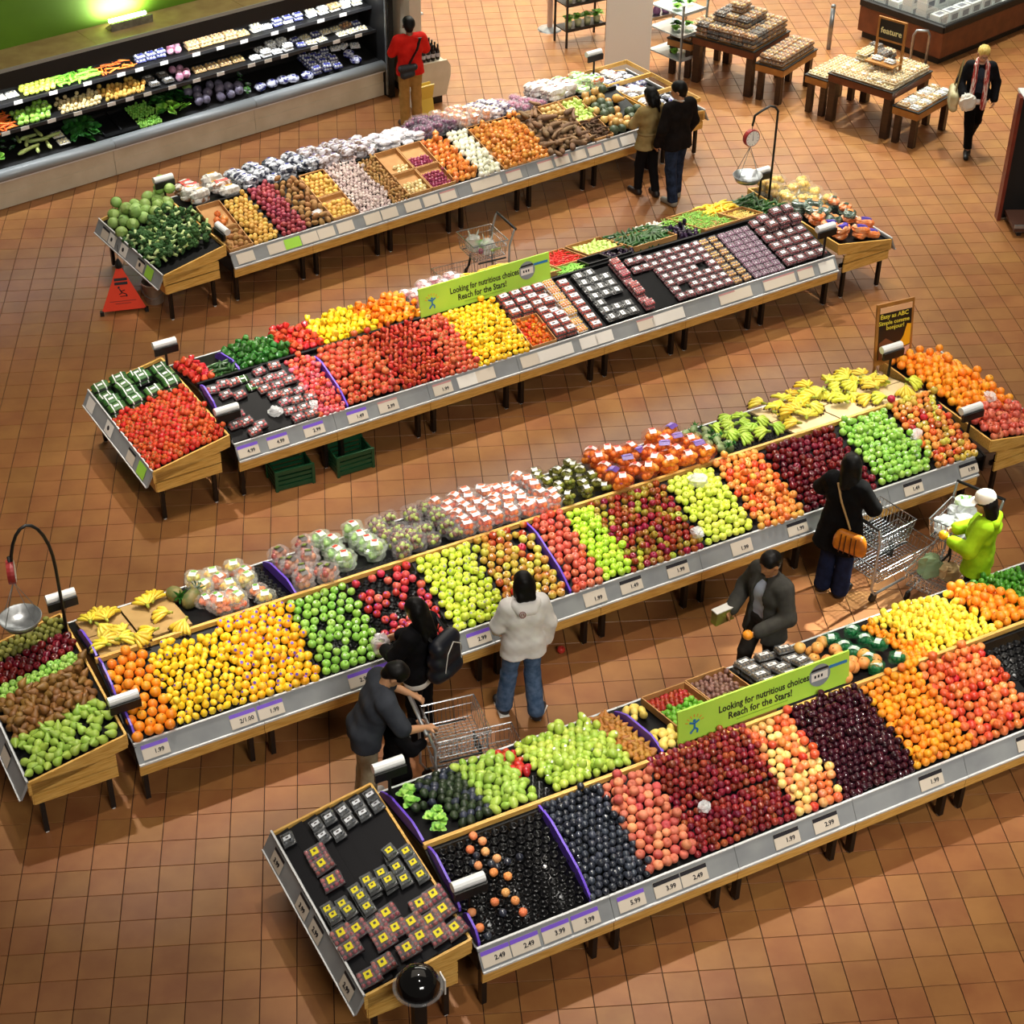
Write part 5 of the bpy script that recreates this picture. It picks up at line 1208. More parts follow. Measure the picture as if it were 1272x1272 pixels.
for s0, s1 in [(4.38, 4.8), (4.8, 5.2)]: carton('T1', s0, s1, .0, .95, 'cardboard carton under the yellow-brown onions', .06, group='cartons of yellow-brown onions')
B_('T1', 5.22, 5.98, .0, .93, ['yam', 'yam_long', 'yam'], 'yam', 'long brown yam in the dark heap', 'yam', flat='lie', r=.06, gap=.8, pile=.3, avoid=((5.58, 6, .58, 1),))
carton('T1', 5.6, 5.98, .57, .93, 'carton of pale taro above the yams', .08)
B_('T1', 5.62, 5.96, .58, .92, 'taro', 'taro', 'pale tan taro in the carton above the yams', 'taro', flat='any', gap=.95, pile=.1)
carton('T1', 6.0, 6.34, .42, .93, 'carton of pale green chayotes', .08)
B_('T1', 6.02, 6.32, .43, .92, 'chayote', 'chayote', 'pale green chayote left of the round squashes', 'chayote', flat='side', gap=.9, pile=.25)
carton('T1', 6.0, 6.34, .02, .41, 'carton of thin dark roots at the rail', .07)
B_('T1', 6.02, 6.32, .03, .4, 'root_dark', 'root', 'thin dark brown root in the carton at the rail', 'root vegetable', flat='lie', r=.032, gap=.8, pile=.4)
B_('T1', 6.36, 6.78, .02, .95, ['squash_tan', 'squash_tan', 'squash_tan', 'squash_green'], 'squash', 'round tan or green squash beside the couple', 'squash', flat='any', gap=.96, pile=.12)
place('butternut', 'T1', 6.9, .66, .07, 'butternut_squash', 'long orange-tan butternut squash beside the woman in beige', 'squash', None, (1.5, .1, 1.2))
B_('T1', 6.8, 7.05, .1, .45, 'squash_green', 'squash', 'dark green squash in front of the woman in beige', 'squash', flat='any', gap=1)
PK = packs
PK('T1', .03, .86, 1.0, 1.85, ['bag_red_white', 'bag_white_gold'], 'potato_bag', 'large white bag with red or gold print left on the potato stand', 'produce bag', .3, .2, layers=2, jit=.5, lift=.06, gapx=.95, gapy=.95)
PK('T1', .86, 2.0, 1.0, 1.85, 'bag_potato_blue', 'potato_bag', 'silvery bag with navy print behind the red potatoes', 'produce bag', .26, .19, layers=2, jit=.7, lift=.05, gapx=.95, gapy=.95)
PK('T1', 2.0, 2.95, 1.0, 1.85, 'bag_garlic', 'garlic_bag', 'whitish mesh bag behind the garlic heap', 'produce bag', .2, .15, layers=2, jit=.7, lift=.05, gapx=.95, gapy=.95)
PK('T1', 2.95, 3.72, 1.0, 1.85, 'bag_mushroom', 'mushroom_bag', 'small white bag behind the shallot cartons', 'produce bag', .18, .13, layers=2, jit=.7, lift=.04, gapx=.95, gapy=.95)
PK('T1', 3.72, 4.3, 1.0, 1.85, 'bag_onion_purple', 'onion_bag', 'net of dark purple onions beyond the orange onions', 'produce bag', .18, .15, layers=2, jit=.7, lift=.055, gapx=.95, gapy=.95)
PK('T1', 4.3, 4.88, 1.0, 1.85, 'bag_onion_orange', 'onion_bag', 'clear bag of orange onions beyond the white onions', 'produce bag', .2, .15, layers=2, jit=.7, lift=.055, gapx=.95, gapy=.95)
PK('T1', 4.88, 5.4, 1.0, 1.85, 'bag_net_white', 'garlic_bag', 'white and mauve mesh bag beyond the yellow onions', 'produce bag', .19, .14, layers=2, jit=.7, lift=.04, gapx=.95, gapy=.95)
PK('T1', 5.4, 5.9, 1.0, 1.85, 'bag_onion_red', 'onion_bag', 'net of small red onions beyond the yams', 'produce bag', .18, .14, layers=1, jit=.7, lift=.05, gapx=.95, gapy=.95)
PK('T1', 5.9, 6.5, 1.0, 1.85, 'bag_paper_white', 'potato_bag', 'big white paper bag left of the cream column', 'produce bag', .3, .2, layers=2, jit=.5, lift=.08, gapx=.95, gapy=.95)
PK('T1', 6.5, 7.05, 1.0, 1.85, ['bag_carrot_green', 'bag_green'], 'carrot_bag', 'green and orange bag of carrots or greens before the column', 'produce bag', .24, .16, layers=2, jit=.7, lift=.06, gapx=.95, gapy=.95)
# ends
B_('T1', -.95, -.08, 1.22, 1.86, 'cabbage', 'cabbage', 'round pale green cabbage on the left end stand', 'cabbage', flat='any', gap=.98, pile=.45, heap=.03)
B_('T1', -.95, -.1, .25, 1.2, 'broccoli', 'broccoli', 'dark green broccoli head with pale stalk on the left end stand', 'broccoli', flat='any', gap=.86, pile=.35)
PK('T1', 7.18, 8.0, .08, 1.82, ['bag_white_box', 'bag_blue', 'bag_paper_white', 'bag_white_box'], 'wrapped_packet', 'white and navy wrapped packet in the end stand by the couple', 'packet', .2, .14, layers=1, jit=.3, lift=.03, skip=.15)
for t0, t1 in [(.06, .62), (.64, 1.22), (1.24, 1.84)]: carton('T1', 7.16, 8.02, t0, t1, 'shallow wooden tray of wrapped packets behind the couple', .07, m_woodx, 'trays of wrapped packets', .012, False)
# plastic produce bags left lying on the fruit
def loose_bag(T, s, t, dz, w, label, seed):
    b = crumple(w, w * .75, w * .6, .22, 12, 8, seed, .3)
    z = surf(T, s, t) + dz
    tag(b.build('plastic_bag', M('film_bag', 'F2F4F6', .15, alpha=.5, spec=.8), None, w2l(T, s, t, z), (0, 0, seed)), label, 'plastic bag')
loose_bag('T4', 2.33, .36, .10, .13, 'crumpled white plastic bag lying on the dark nectarines', 1)
loose_bag('T3', 6.08, .15, .10, .15, 'crumpled clear bag on the apples beside pale golden rows', 2)
loose_bag('T3', 6.45, .72, .11, .2, 'crumpled clear bag lying on the pale golden apples', 3)
loose_bag('T3', 9.1, .42, .11, .17, 'crumpled clear bag between green and orange apples', 4)
loose_bag('T3', 10.3, .62, .2, .16, 'crumpled clear bag on the orange heap', 5)
loose_bag('T2', .62, .22, .08, .16, 'crumpled clear bag on the black steps of the tomato stand', 6)
loose_bag('T2', 1.06, .14, .09, .13, 'crumpled clear bag on the pinkish tomatoes', 8)
loose_bag('T1', 1.42, .16, .1, .14, 'crumpled clear bag lying on the brown potatoes', 7)
# ================================================================ walls, wall case, far furniture
m_cream = M('cream_enamel', 'CFC4AE', .4, col2='C4B8A0', scale=3)
m_greenw = M('lime_wall_paint', '5E8A12', .7, col2='567F10', scale=1.5)
m_ledge = M('tan_ledge', 'A88E58', .6, col2='96794A', scale=4)
m_bump = M('grey_bumper', '8C9193', .3, spec=.5)
m_blk = M('matt_black', '0C0B0B', .5)
m_walnut = M('dark_walnut', '3A2418', .4, col2='2C1A10', scale=6, stretch=(1, 1, 6))
m_cherry = M('reddish_wood', '6E3A20', .4, col2='5A2C18', scale=5)
m_oak = M('oak_band', 'B07A3A', .42, col2='98642C', scale=5)
FX, FA = Vector((-5.03, 23.89, 0)), R(32.75)
STANDS['W0'] = ((-5.03, 23.89), 32.75, 99); STANDS['W1'] = STANDS['W0']; STANDS['W2'] = STANDS['W0']
_surf0 = surf; _slope0 = slope_rot
FLAT = {'W0': (lambda s, t: .55 + .24 * t, .235), 'W1': (lambda s, t: 1.06 + .12 * (t - .45), .12), 'W2': (lambda s, t: 1.42 + .12 * (t - .5), .12)}
def surf(T, s, t): return FLAT[T][0](s, t) if T in FLAT else _surf0(T, s, t)
def slope_rot(T, s, t): return Matrix.Rotation(R(STANDS[T][1]), 4, 'Z') @ Matrix.Rotation(FLAT[T][1], 4, 'X') if T in FLAT else _slope0(T, s, t)
S0, S1 = -3.0, 6.78
b = MB(); b.box(((S0 + 7.2) / 2, .80, 2.3), (7.2 - S0, .12, 4.6)); tag(b.build('wall_left', m_greenw, None, FX, (0, 0, FA)), 'bright green painted wall above the long wall case', kind='structure')
b = MB(); b.box((0, 0, 3), (30, .15, 6)); tag(b.build('wall_back', M('pale_wall', 'EDE6DA', .6), None, (5, 38.5, 0)), 'plain back wall of the shop, far behind', kind='structure')
b = MB(); b.box((0, 0, 3), (.15, 30, 6)); tag(b.build('wall_right', m_cream, None, (19.5, 24, 0)), 'plain right wall of the shop', kind='structure')
case = thing('open_display_case', 'long open black wall case of vegetables with grey bumper and cream base', 'refrigerator', FX, FA)
SM = (S0 + S1) / 2; SL = S1 - S0
for i in range(4):
    a = S0 + SL * i / 4; c = S0 + SL * (i + 1) / 4
    b = MB(); b.box(((a + c) / 2, .06, .33), (c - a - .006, .1, .2)); b.box(((a + c) / 2, .05, .12), (c - a - .006, .1, .22)); b.build('base_panel', m_cream, case)
    b = MB(); b.lathe([(0, -1), (.7, -1), (1, -.999), (1, .999), (.7, 1), (0, 1)], 14, 0, Matrix.Translation(((a + c) / 2, .01, .51)) @ Matrix.Diagonal(((c - a) / 2 - .004, .10, .085, 1)) @ Matrix.Rotation(R(90), 4, 'Y')); b.build('bumper', m_bump, case, smooth=True)
b = MB(); b.box((SM, -.012, .43), (SL, .06, .018)); b.build('trim_strip', m_white_pl, case)
b = MB(); b.box((SM, .14, .06), (SL, .1, .12)); b.build('toe_kick', m_blk, case)
b = MB(); b.add([(S0, .06, .545), (S1, .06, .545), (S1, .66, .70), (S0, .66, .70), (S0, .06, .3), (S1, .06, .3), (S1, .66, .3), (S0, .66, .3)], [(0, 1, 2, 3), (7, 6, 5, 4), (0, 4, 5, 1), (1, 5, 6, 2), (2, 6, 7, 3), (3, 7, 4, 0)]); b.build('bottom_deck', m_blk, case)
b = MB(); b.box((SM, .70, 1.1), (SL, .04, 1.6)); b.build('back_panel', m_blk, case)
for z, t0 in ((1.04, .2), (1.40, .30)):
    b = MB(); b.add([(S0, t0, z), (S1, t0, z), (S1, .64, z + .05), (S0, .64, z + .05), (S0, t0, z - .025), (S1, t0, z - .025), (S1, .64, z + .025), (S0, .64, z + .025)], [(0, 1, 2, 3), (7, 6, 5, 4), (0, 4, 5, 1), (1, 5, 6, 2), (2, 6, 7, 3), (3, 7, 4, 0)])
    sh = b.build('shelf', m_blk, case)
    b = MB(); b.box((SM, t0 - .012, z - .005), (SL, .014, .05)); b.build('price_strip', M('strip_grey', '2A2B2D', .4), sh)
    rn = random.Random(int(z * 10))
    s = -.2
    while s < 6.6:
        b = MB(); b.box((s, t0 - .022, z - .002), (.13, .006, .055)); b.build('price_tag', m_white, sh); s += rn.choice([.3, .42, .55])
b = MB(); b.add([(S0, .05, 2.0), (S1, .05, 2.0), (S1, .68, 2.0), (S0, .68, 2.0), (S0, .05, 1.74), (S1, .05, 1.74), (S1, .68, 1.86), (S0, .68, 1.86)], [(7, 6, 5, 4), (0, 4, 5, 1), (1, 5, 6, 2), (2, 6, 7, 3), (3, 7, 4, 0)]); b.build('canopy', m_blk, case)
for i in range(4):
    a = S0 + SL * i / 4; c = S0 + SL * (i + 1) / 4
    b = MB(); b.box(((a + c) / 2, .395, 2.01), (c - a - .008, .69, .02)); b.build('ledge', m_ledge, case)
b = MB(); b.box((SM, .052, 2.0), (SL, .02, .05)); b.build('ledge_edge', M('ledge_grey', '9A9890', .4), case)
b = MB(); b.box((S1 + .06, .28, 1.05), (.1, .86, 2.1)); b.build('end_panel', m_blk, case)
b = MB(); b.box((S1 - .0, -.1, 1.1), (.03, .04, 2.1)); b.build('corner_strip', m_steel, case)
b = MB(); b.box((SM, .16, 1.735), (SL - .2, .05, .03)); b.build('lamp_tube', M('case_tube', 'F4F8FF', emit=1.5), case)
for k in range(4):
    d = bpy.data.lights.new('case_lamp', 'AREA'); d.shape = 'RECTANGLE'; d.size = SL / 4; d.size_y = .06; d.energy = 17; d.color = (.93, .97, 1)
    o = bpy.data.objects.new('case_lamp', d); o.parent = case; o.location = (S0 + SL * (k + .5) / 4, .17, 1.70); o.rotation_euler = (R(16), 0, 0); COL.objects.link(o)
# up-light on the ledge
ul = thing('wall_lamp', 'small grey up-light on the ledge glowing against the green wall', 'lamp', FX + Matrix.Rotation(FA, 3, 'Z') @ Vector((2.62, .46, 2.02)), FA)
b = MB(); b.add([(-.34, -.09, 0), (.34, -.09, 0), (.34, .12, 0), (-.34, .12, 0), (-.34, -.1, .12), (.34, -.1, .12), (.34, -.08, .12), (-.34, -.08, .12)], [(3, 2, 1, 0), (0, 1, 5, 4), (4, 5, 6, 7), (7, 6, 2, 3), (0, 4, 7, 3), (1, 2, 6, 5)]); b.build('housing', m_steel, ul)
b = MB(); b.box((0, .05, .11), (.6, .05, .04)); b.build('tube', M('lamp_tube', 'FFFDE6', emit=9), ul)
d = bpy.data.lights.new('up_light', 'AREA'); d.shape = 'RECTANGLE'; d.size = .6; d.size_y = .06; d.energy = 26; d.color = (1, .97, .8)
o = bpy.data.objects.new('up_light', d); o.parent = ul; o.location = (0, .06, .14); o.rotation_euler = (R(180 - 30), 0, 0); COL.objects.link(o)

# goods in the wall case
SK['pale_pack'] = None
PB('pack_tan', ('wrapped_tray',), .2, .16, .05, ('E0BE7A', 'D2A85A'), None, 'C49A58', .026, 1)
PB('pack_dumpling', ('wrapped_tray',), .17, .13, .045, ('EDE2B8', 'E2D098'), None, 'E8E4D8', .022, 1)
PB('pack_whitetray', ('wrapped_tray',), .16, .12, .05, ('F0EEE6', 'E4E0D2'), 'F2F4F8', 'E8E8EA', .025, 1, (.4, .5))
PB('pack_bluewhite', ('wrapped_tray',), .15, .12, .05, ('E6E8F0', '3A3F9A'), '3E46B0', '24286A', .022, 1, (.7, .4))
F('radicchio', g_cabbage(.06), [skin('radicchio_red', '8A2A48', 'C89AB0', 9), skin('radicchio_leaf', '6E1E38', 'D8B8C4', 9)])
F('purple_cabbage', g_cabbage(.075), [skin('red_cabbage', '5A5468', '7A7488', 9), skin('red_cabbage_leaf', '4A4458', '8A8498', 9)])
F('celery', g_long(.035, .34, .03, .8, 7, 2), [skin('celery_stalk', 'C6CE88', '9CB45A', 6, stretch=(1, 8, 8))])
F('carrot', g_long(.018, .2, .03, .35, 7), [skin('carrot_orange', 'E87A2E', 'DC6A20', 8)])
F('sprout', g_orange(.022), [skin('sprout_green', '6FA83A', '8CC452', 8), m_stem, m_stick_w])
WC = lambda *a, **k: B_(*a, **k)
WC('W0', -.9, .35, .1, .3, 'leafy', 'lettuce', 'bright green lettuce at the left end of the wall case', 'lettuce', gap=.8, r=.09)
WC('W0', -.9, .6, .3, .6, 'artichoke', 'artichoke', 'grey-green artichoke at the left of the wall case', 'artichoke', gap=.95, r=.08)
WC('W0', .62, 1.1, .12, .6, 'celery', 'celery', 'pale celery heart on the bottom deck of the wall case', 'celery', flat='lie', r=.08)
packs('W0', 1.08, 1.36, .14, .5, 'pack_dumpling', 'wrapped_tray', 'pale yellow wrapped tray beside the celery', 'food tray', .14, .12, lift=.02)
WC('W0', 1.38, 1.8, .12, .58, 'leafy_dark', 'herb_bunch', 'dark green herb bunch left of the empty black tray', 'herbs', gap=.85, r=.08)
carton('W0', 1.84, 2.12, .12, .6, 'empty black tray on the bottom deck, left of two', .05, m_crate, 'empty black trays in the wall case')
carton('W0', 2.13, 2.4, .12, .6, 'empty black tray on the bottom deck, right of two', .05, m_crate, 'empty black trays in the wall case')
WC('W0', 2.42, 2.8, .3, .62, 'sprout', 'brussels_sprout', 'small green sprout in the wall case', 'sprout', gap=.95, pile=.3)
WC('W0', 2.42, 2.8, .08, .26, 'sprout', 'brussels_sprout', 'small green sprout at the front edge of the wall case', 'sprout', gap=.95, pile=.2)
WC('W0', 2.82, 3.36, .1, .62, ['leafy', 'leafy_dark'], 'lettuce', 'curly dark lettuce beside the purple cabbages', 'lettuce', gap=.75, r=.09)
WC('W0', 3.4, 3.8, .1, .6, 'purple_cabbage', 'purple_cabbage', 'grey-purple cabbage right of the curly lettuce', 'cabbage', flat='any', gap=1)
place('cabbage', 'W0', 3.5, .56, .12, 'cabbage', 'single pale green cabbage above the purple cabbages', 'cabbage', None, (0, .3, 0), .9)
WC('W0', 3.86, 4.3, .1, .6, 'purple_cabbage', 'purple_cabbage', 'grey-purple cabbage left of the blue packets', 'cabbage', flat='any', gap=1.05, skip=.1)
WC('W0', 4.3, 4.46, .1, .6, 'artichoke', 'artichoke', 'dark leafy head between cabbages and blue packets', 'artichoke', gap=.95, r=.07)
packs('W0', 4.46, 5.5, .08, .24, 'bag_blue', 'salad_bag', 'blue and silver salad bag along the front of the wall case', 'salad bag', .2, .15, jit=.9, lift=.04, gapx=.95)
packs('W0', 5.5, 6.1, .1, .62, 'pack_bluewhite', 'wrapped_tray', 'blue and white tray stacked at the right of the wall case', 'food tray', .15, .12, layers=2, lift=.03, jit=.2)
packs('W0', 6.1, 6.7, .1, .62, ['pack_whitetray', 'bag_blue'], 'wrapped_tray', 'scattered white tray at the right end of the bottom deck', 'food tray', .17, .13, skip=.45, lift=.03, jit=.5)
packs('W0', 4.6, 5.4, .34, .62, 'pack_whitetray', 'wrapped_tray', 'lone white tray on the bare black deck', 'food tray', .17, .13, skip=.6, lift=.03, jit=.5)
# lower shelf
WC('W1', -.4, .55, .24, .6, 'carrot', 'carrot', 'orange carrot on the lower shelf at the left end', 'carrot', flat='lie', r=.03, pile=.3)
WC('W1', .62, 1.12, .24, .6, 'apple_granny', 'green_apple', 'round light green fruit on the lower shelf', 'apple', gap=.98, pile=.3)
WC('W1', 1.28, 1.95, .24, .6, 'potato_yellow', 'pale_root', 'pale round root on the lower shelf', 'root vegetable', flat='any', gap=1, pile=.4) if 0 else WC('W1', 1.28, 1.95, .24, .6, 'onion_pale', 'turnip', 'cream turnip on the lower shelf', 'turnip', flat='any', gap=1, pile=.4)
WC('W1', 2.0, 2.68, .24, .6, 'potato_yellow', 'small_potato', 'golden small potato heaped on the lower shelf', 'potato', flat='any', gap=.96, pile=.4)
packs('W1', 2.72, 3.2, .24, .6, 'grape_tray', 'mushroom_pack', 'dark brown mushroom pack on the lower shelf', 'food tray', .16, .12, skip=.1, lift=.01)
WC('W1', 3.2, 3.52, .24, .6, 'radicchio', 'radicchio', 'red and white radicchio on the lower shelf', 'radicchio', flat='any', gap=1)
packs('W1', 3.55, 4.45, .24, .6, 'pack_tan', 'wrapped_tray', 'flat tan tray on the lower shelf', 'food tray', .21, .17, lift=0)
packs('W1', 4.5, 5.3, .24, .6, 'pack_whitetray', 'wrapped_tray', 'white tray on the lower shelf of the wall case', 'food tray', .17, .13, layers=2, skip=.1)
packs('W1', 5.35, 6.7, .24, .6, ['pack_dumpling', 'pack_muffin', 'pack_bluewhite'], 'wrapped_tray', 'mixed cream tray at the right of the lower shelf', 'food tray', .18, .13, skip=.15, jit=.2)
# upper shelf
packs('W2', -.2, .75, .34, .62, 'pack_dumpling', 'wrapped_tray', 'pale yellow tray on the upper shelf at the left', 'food tray', .17, .13, skip=.1)
WC('W2', .8, 1.3, .34, .62, 'apple_golden_plain', 'pale_squash', 'pale round squash on the upper shelf', 'squash', gap=1.0, skip=.2)
WC('W2', 1.34, 1.98, .34, .62, 'bean_big', 'sugar_pea', 'bright green pea pod bundle on the upper shelf', 'pea', flat='lie', r=.03) if 'bean_big' in SK else None
F('pea_pod', g_long(.024, .22, .06, .7, 6), [skin('pea_green', '7CC83A', '96DC4A', 8)])
WC('W2', 1.34, 1.98, .34, .62, 'pea_pod', 'cucumber', 'bright light green cucumber on the upper shelf', 'cucumber', flat='lie', r=.04, pile=.3)
WC('W2', 2.02, 2.6, .34, .62, 'carrot', 'carrot', 'orange carrot in the dark basket on the upper shelf', 'carrot', flat='lie', r=.035, skip=.3)
packs('W2', 2.64, 3.16, .34, .62, 'pack_bluewhite', 'wrapped_tray', 'white and blue tray on the upper shelf left of the radicchio', 'food tray', .16, .13, layers=2, jit=.2)
WC('W2', 3.16, 3.46, .34, .62, 'radicchio', 'radicchio', 'red and white radicchio on the upper shelf', 'radicchio', flat='any', gap=1)
packs('W2', 3.5, 4.6, .34, .62, 'pack_tan', 'wrapped_tray', 'golden noodle tray on the upper shelf', 'food tray', .2, .15, layers=2)
packs('W2', 4.65, 5.6, .34, .62, ['pack_bluewhite', 'pack_whitetray', 'pack_dumpling'], 'wrapped_tray', 'mixed white and blue tray in the middle of the upper shelf', 'food tray', .17, .13, layers=2, jit=.15)
packs('W2', 5.65, 6.72, .34, .62, ['pack_dumpling', 'pack_whitetray', 'pack_tan'], 'wrapped_tray', 'yellow and cream tray at the right of the upper shelf', 'food tray', .18, .13, layers=2, jit=.15)

# cooler right of the wall case, end panel toward the viewer
b = MB(); b.box((0, 0, 2.2), (.2, .2, 4.4), 0, (0, 0, R(24))); tag(b.build('trim_1', m_cream, None, (1.14, 27.14, 0)), 'cream pillar at the right end of the wall case', kind='structure')
co = thing('side_cooler', 'cream-ended cooler with bottles behind the man in red', 'refrigerator', (1.28, 27.02, 0), R(24))
Y = Matrix(((1, 0, 0, 0), (0, 0, 1, 0), (0, 1, 0, 0), (0, 0, 0, 1)))
b = MB(); b.prism([(-.05, .14), (.42, .14), (.5, .45), (.5, .62), (.44, .72), (-.05, .72)], 0, .04, 0, Y); b.build('end_panel', m_cream, co)
b = MB(); b.prism([(-.05, .14), (.40, .14), (.48, .45), (.48, .62), (.42, .70), (-.05, .70)], .04, 2.4, 0, Y); b.build('body', m_cream, co)
b = MB(); b.box((.17, 1.2, .07), (.4, 2.3, .14)); b.build('toe_kick', m_blk, co)
b = MB(); b.box((-.08, 1.35, 1.35), (.05, 2.0, 1.3)); b.build('back_panel', m_cream, co)
for z in (1.05, 1.4, 1.75):
    b = MB(); b.box((.07, 1.35, z), (.26, 2.0, .03)); b.build('shelf', m_white_pl, co)
rn = random.Random(4)
RC = Matrix.Rotation(R(24), 3, 'Z')
def bottle_mesh():
    b = MB(); b.lathe([(0, 0), (.034, 0), (.036, .02), (.036, .13), (.02, .17), (.014, .2), (.014, .225)], 10, 0); b.lathe([(.016, .225), (.016, .25), (0, .25)], 8, 1); b.lathe([(.0365, .05), (.0365, .11)], 10, 2)
    return b.mesh('bottle', [M('dark_bottle', '1C1210', .12), m_blk, M('bottle_label', 'B8B4B8', .5)], True)
bm = bottle_mesh()
for i in range(5):
    for j in range(6):
        tag(put('bottle', bm, None, Vector((1.28, 27.02, .72)) + RC @ Vector((-.02 + i * .085, .1 + j * .1, 0)), (0, 0, rn.random() * 6)), 'small dark bottle on the cooler behind the man in red', 'bottle', 'bottles on the cooler')
bxs = [MB().box((0, 0, .08), (.12, .1, .16), 0, None, .006).box((0, -.052, .08), (.1, .004, .1), 1).mesh('carton_box', [M('pk' + c, c, .5), m_white]) for c in ('C84A4A', 'E8E0E0', '6A7A8A', 'D8C8A0')]
for z in (1.065, 1.415, 1.765):
    for j in range(10):
        tag(put('packet', rn.choice(bxs), None, Vector((1.28, 27.02, z)) + RC @ Vector((.1, .45 + j * .19, 0)), (0, 0, R(24 + 90))), 'small packet on the cooler shelves beyond the man in red', 'packet', 'packets on the cooler shelves')

# column, herb rack, steel trolley
b = MB(); b.box((0, 0, 3), (.74, .72, 6), 0, None, .02); tag(b.build('column', M('column_paint', 'F2F0EA', .5), None, (4.72, 28.03, 0), (0, 0, R(-10))), 'big cream square column behind the potato stand', kind='structure')
def rack(name, label, cat, loc, rz, w, d, h, zs, mt, sm, group=None, legs=.03):
    r = thing(name, label, cat, loc, rz, group)
    for x in (-w / 2, w / 2):
        for y in (-d / 2, d / 2):
            g = MB(); g.box((x, y, h / 2), (legs, legs, h)); g.build('post', mt, r)
    for z in zs:
        g = MB(); g.box((0, 0, z), (w, d, .02)); g.box((0, -d / 2, z + .02), (w, .015, .05)); g.build('shelf', sm, r)
    return r
hr = rack('herb_rack', 'black rack of potted herbs left of the cream column', 'rack', (4.15, 29.65, 0), R(24), .8, .4, 1.9, (.28, .72, 1.16, 1.6), m_blk, m_blk)
pot = MB(); pot.lathe([(0, 0), (.05, 0), (.065, .12), (.06, .12), (0, .1)], 10); potm = pot.mesh('pot', M('cream_pot', 'B8B890', .5), True)
for z in (.29, .73, 1.17):
    for i in range(4):
        p = Vector((4.15, 29.65, z)) + Matrix.Rotation(R(24), 3, 'Z') @ Vector((-.28 + i * .19, -.05, 0))
        t = thing('potted_herb', 'green herb in a pale pot on the black rack', 'plant', p, i, 'potted herbs on the black rack')
        put('pot', potm, t); put('foliage', SK['leafy'], t, (0, 0, .16), (0, 0, i), 1.1)
st = thing('stanchion', 'slim pole on a round silver base left of the herb rack', 'stanchion', (3.68, 30.2, 0))
MB().lathe([(0, 0), (.22, 0), (.2, .02), (.05, .05), (0, .05)], 16).build('base', m_steel, st); MB().tube([(0, 0, .04), (0, 0, 1.5)], .05, 10).build('pole', M('pinkish_pole', 'C4A89A', .4), st)
tr = rack('steel_trolley', 'steel trolley with glass shelves right of the cream column', 'trolley', (5.55, 28.15, 0), R(35), .55, .75, 1.3, (.35, .75, 1.12), m_steel, M('glass_shelf', 'BCC4C8', .15, metal=.3), None, .03)
for z in (.37, .77, 1.14):
    for i in range(3):
        p = Vector((5.55, 28.15, z + .05)) + Matrix.Rotation(R(35), 3, 'Z') @ Vector((-.15 + .15 * i, -.1 + .12 * (i % 2), 0))
        tag(put('leaf_bunch', SK['leafy_dark' if i % 2 else 'leafy'], None, p, (0, 0, i), .8), 'bunch of leafy greens on the steel trolley', 'vegetable', 'greens on the steel trolley')
wr = rack('wire_rack', 'tall wire rack with mauve jars behind the steel trolley', 'rack', (5.6, 30.0, 0), R(24), .8, .4, 1.6, (.3, .75, 1.2), m_steel, m_steel, None, .025)
jr = MB().lathe([(0, 0), (.06, 0), (.075, .05), (.06, .12), (.03, .15), (0, .15)], 10).mesh('jar', M('mauve_jar', '9A6A98', .3), True)
for z in (.31, .76, 1.21):
    for i in range(4):
        tag(put('jar', jr, None, Vector((5.6, 30.0, z)) + Matrix.Rotation(R(24), 3, 'Z') @ Vector((-.28 + i * .19, 0, 0))), 'round mauve jar on the tall wire rack', 'jar', 'mauve jars on the wire rack')

# bakery tables
def table(label, loc, rz, w, d, h, band, group=None, leg=.12, inset=.08):
    t = thing('display_table', label, 'table', loc, rz, group)
    g = MB(); g.box((w / 2, d / 2, h - .07), (w, d, .12), 0, None, .008); g.build('apron', band, t)
    g = MB(); g.box((w / 2, d / 2, h - .004), (w + .02, d + .02, .02)); g.build('top', m_blk, t)
    g = MB(); g.box((w / 2, d / 2, h + .006), (w - .06, d - .06, .006)); g.build('inlay', m_oak, t)
    for x in (inset, w - inset):
        for y in (inset, d - inset):
            g = MB(); g.box((x, y, (h - .12) / 2), (leg, leg, h - .12)); g.build('leg', m_walnut, t)
    return t
def tstack(loc, rz, w, d, h, key, nx, ny, layers, name, label, cat, pitch=.07, x0=0, y0=0, skip=0, jit=.06, only=None):
    Mz = Matrix.Rotation(rz, 3, 'Z'); rn = random.Random(nx * 31 + ny * 7 + layers)
    for l in range(layers):
        for i in range(nx):
            for j in range(ny):
                if rn.random() < skip: continue
                k = rn.choice(key) if isinstance(key, (list, tuple)) else key
                root, kids = SK[k]
                p = Vector(loc) + Mz @ Vector((x0 + (i + .5) * w / nx, y0 + (j + .5) * d / ny, h + .012 + l * pitch))
                o = put(name, root.data, None, p, (0, 0, rz + rn.uniform(-jit, jit))); tag(o, label, cat, label)
                for kn, km in kids: put(kn, km, o)
A0, AR = Vector((5.72, 27.71, 0)), R(-42)
RA = Matrix.Rotation(AR, 3, 'Z')
table('taller oak-banded table of pastry boxes, rear group', A0, AR, 1.15, 1.15, .78, m_cherry)
table('lower oak-banded table at the right of the rear pastry group', A0 + RA @ Vector((1.2, .0, 0)), AR, .5, 1.1, .62, m_oak, None, .09)
table('lower oak-banded table at the left of the rear pastry group', A0 + RA @ Vector((-.5, .05, 0)), AR, .46, 1.1, .62, m_oak, None, .09)
tstack(A0, AR, 1.1, 1.1, .78, ['pack_muffin', 'pack_dark', 'pack_muffin'], 5, 7, 3, 'pastry_box', 'clear box of brown muffins piled on the rear tall table', 'pastry box', .075, .02, .02)
tstack(A0, AR, .66, .66, .78 + .225, ['pack_muffin', 'pack_dark'], 3, 4, 2, 'pastry_box', 'clear muffin box in the upper tier of the rear pile', 'pastry box', .075, .2, .24)
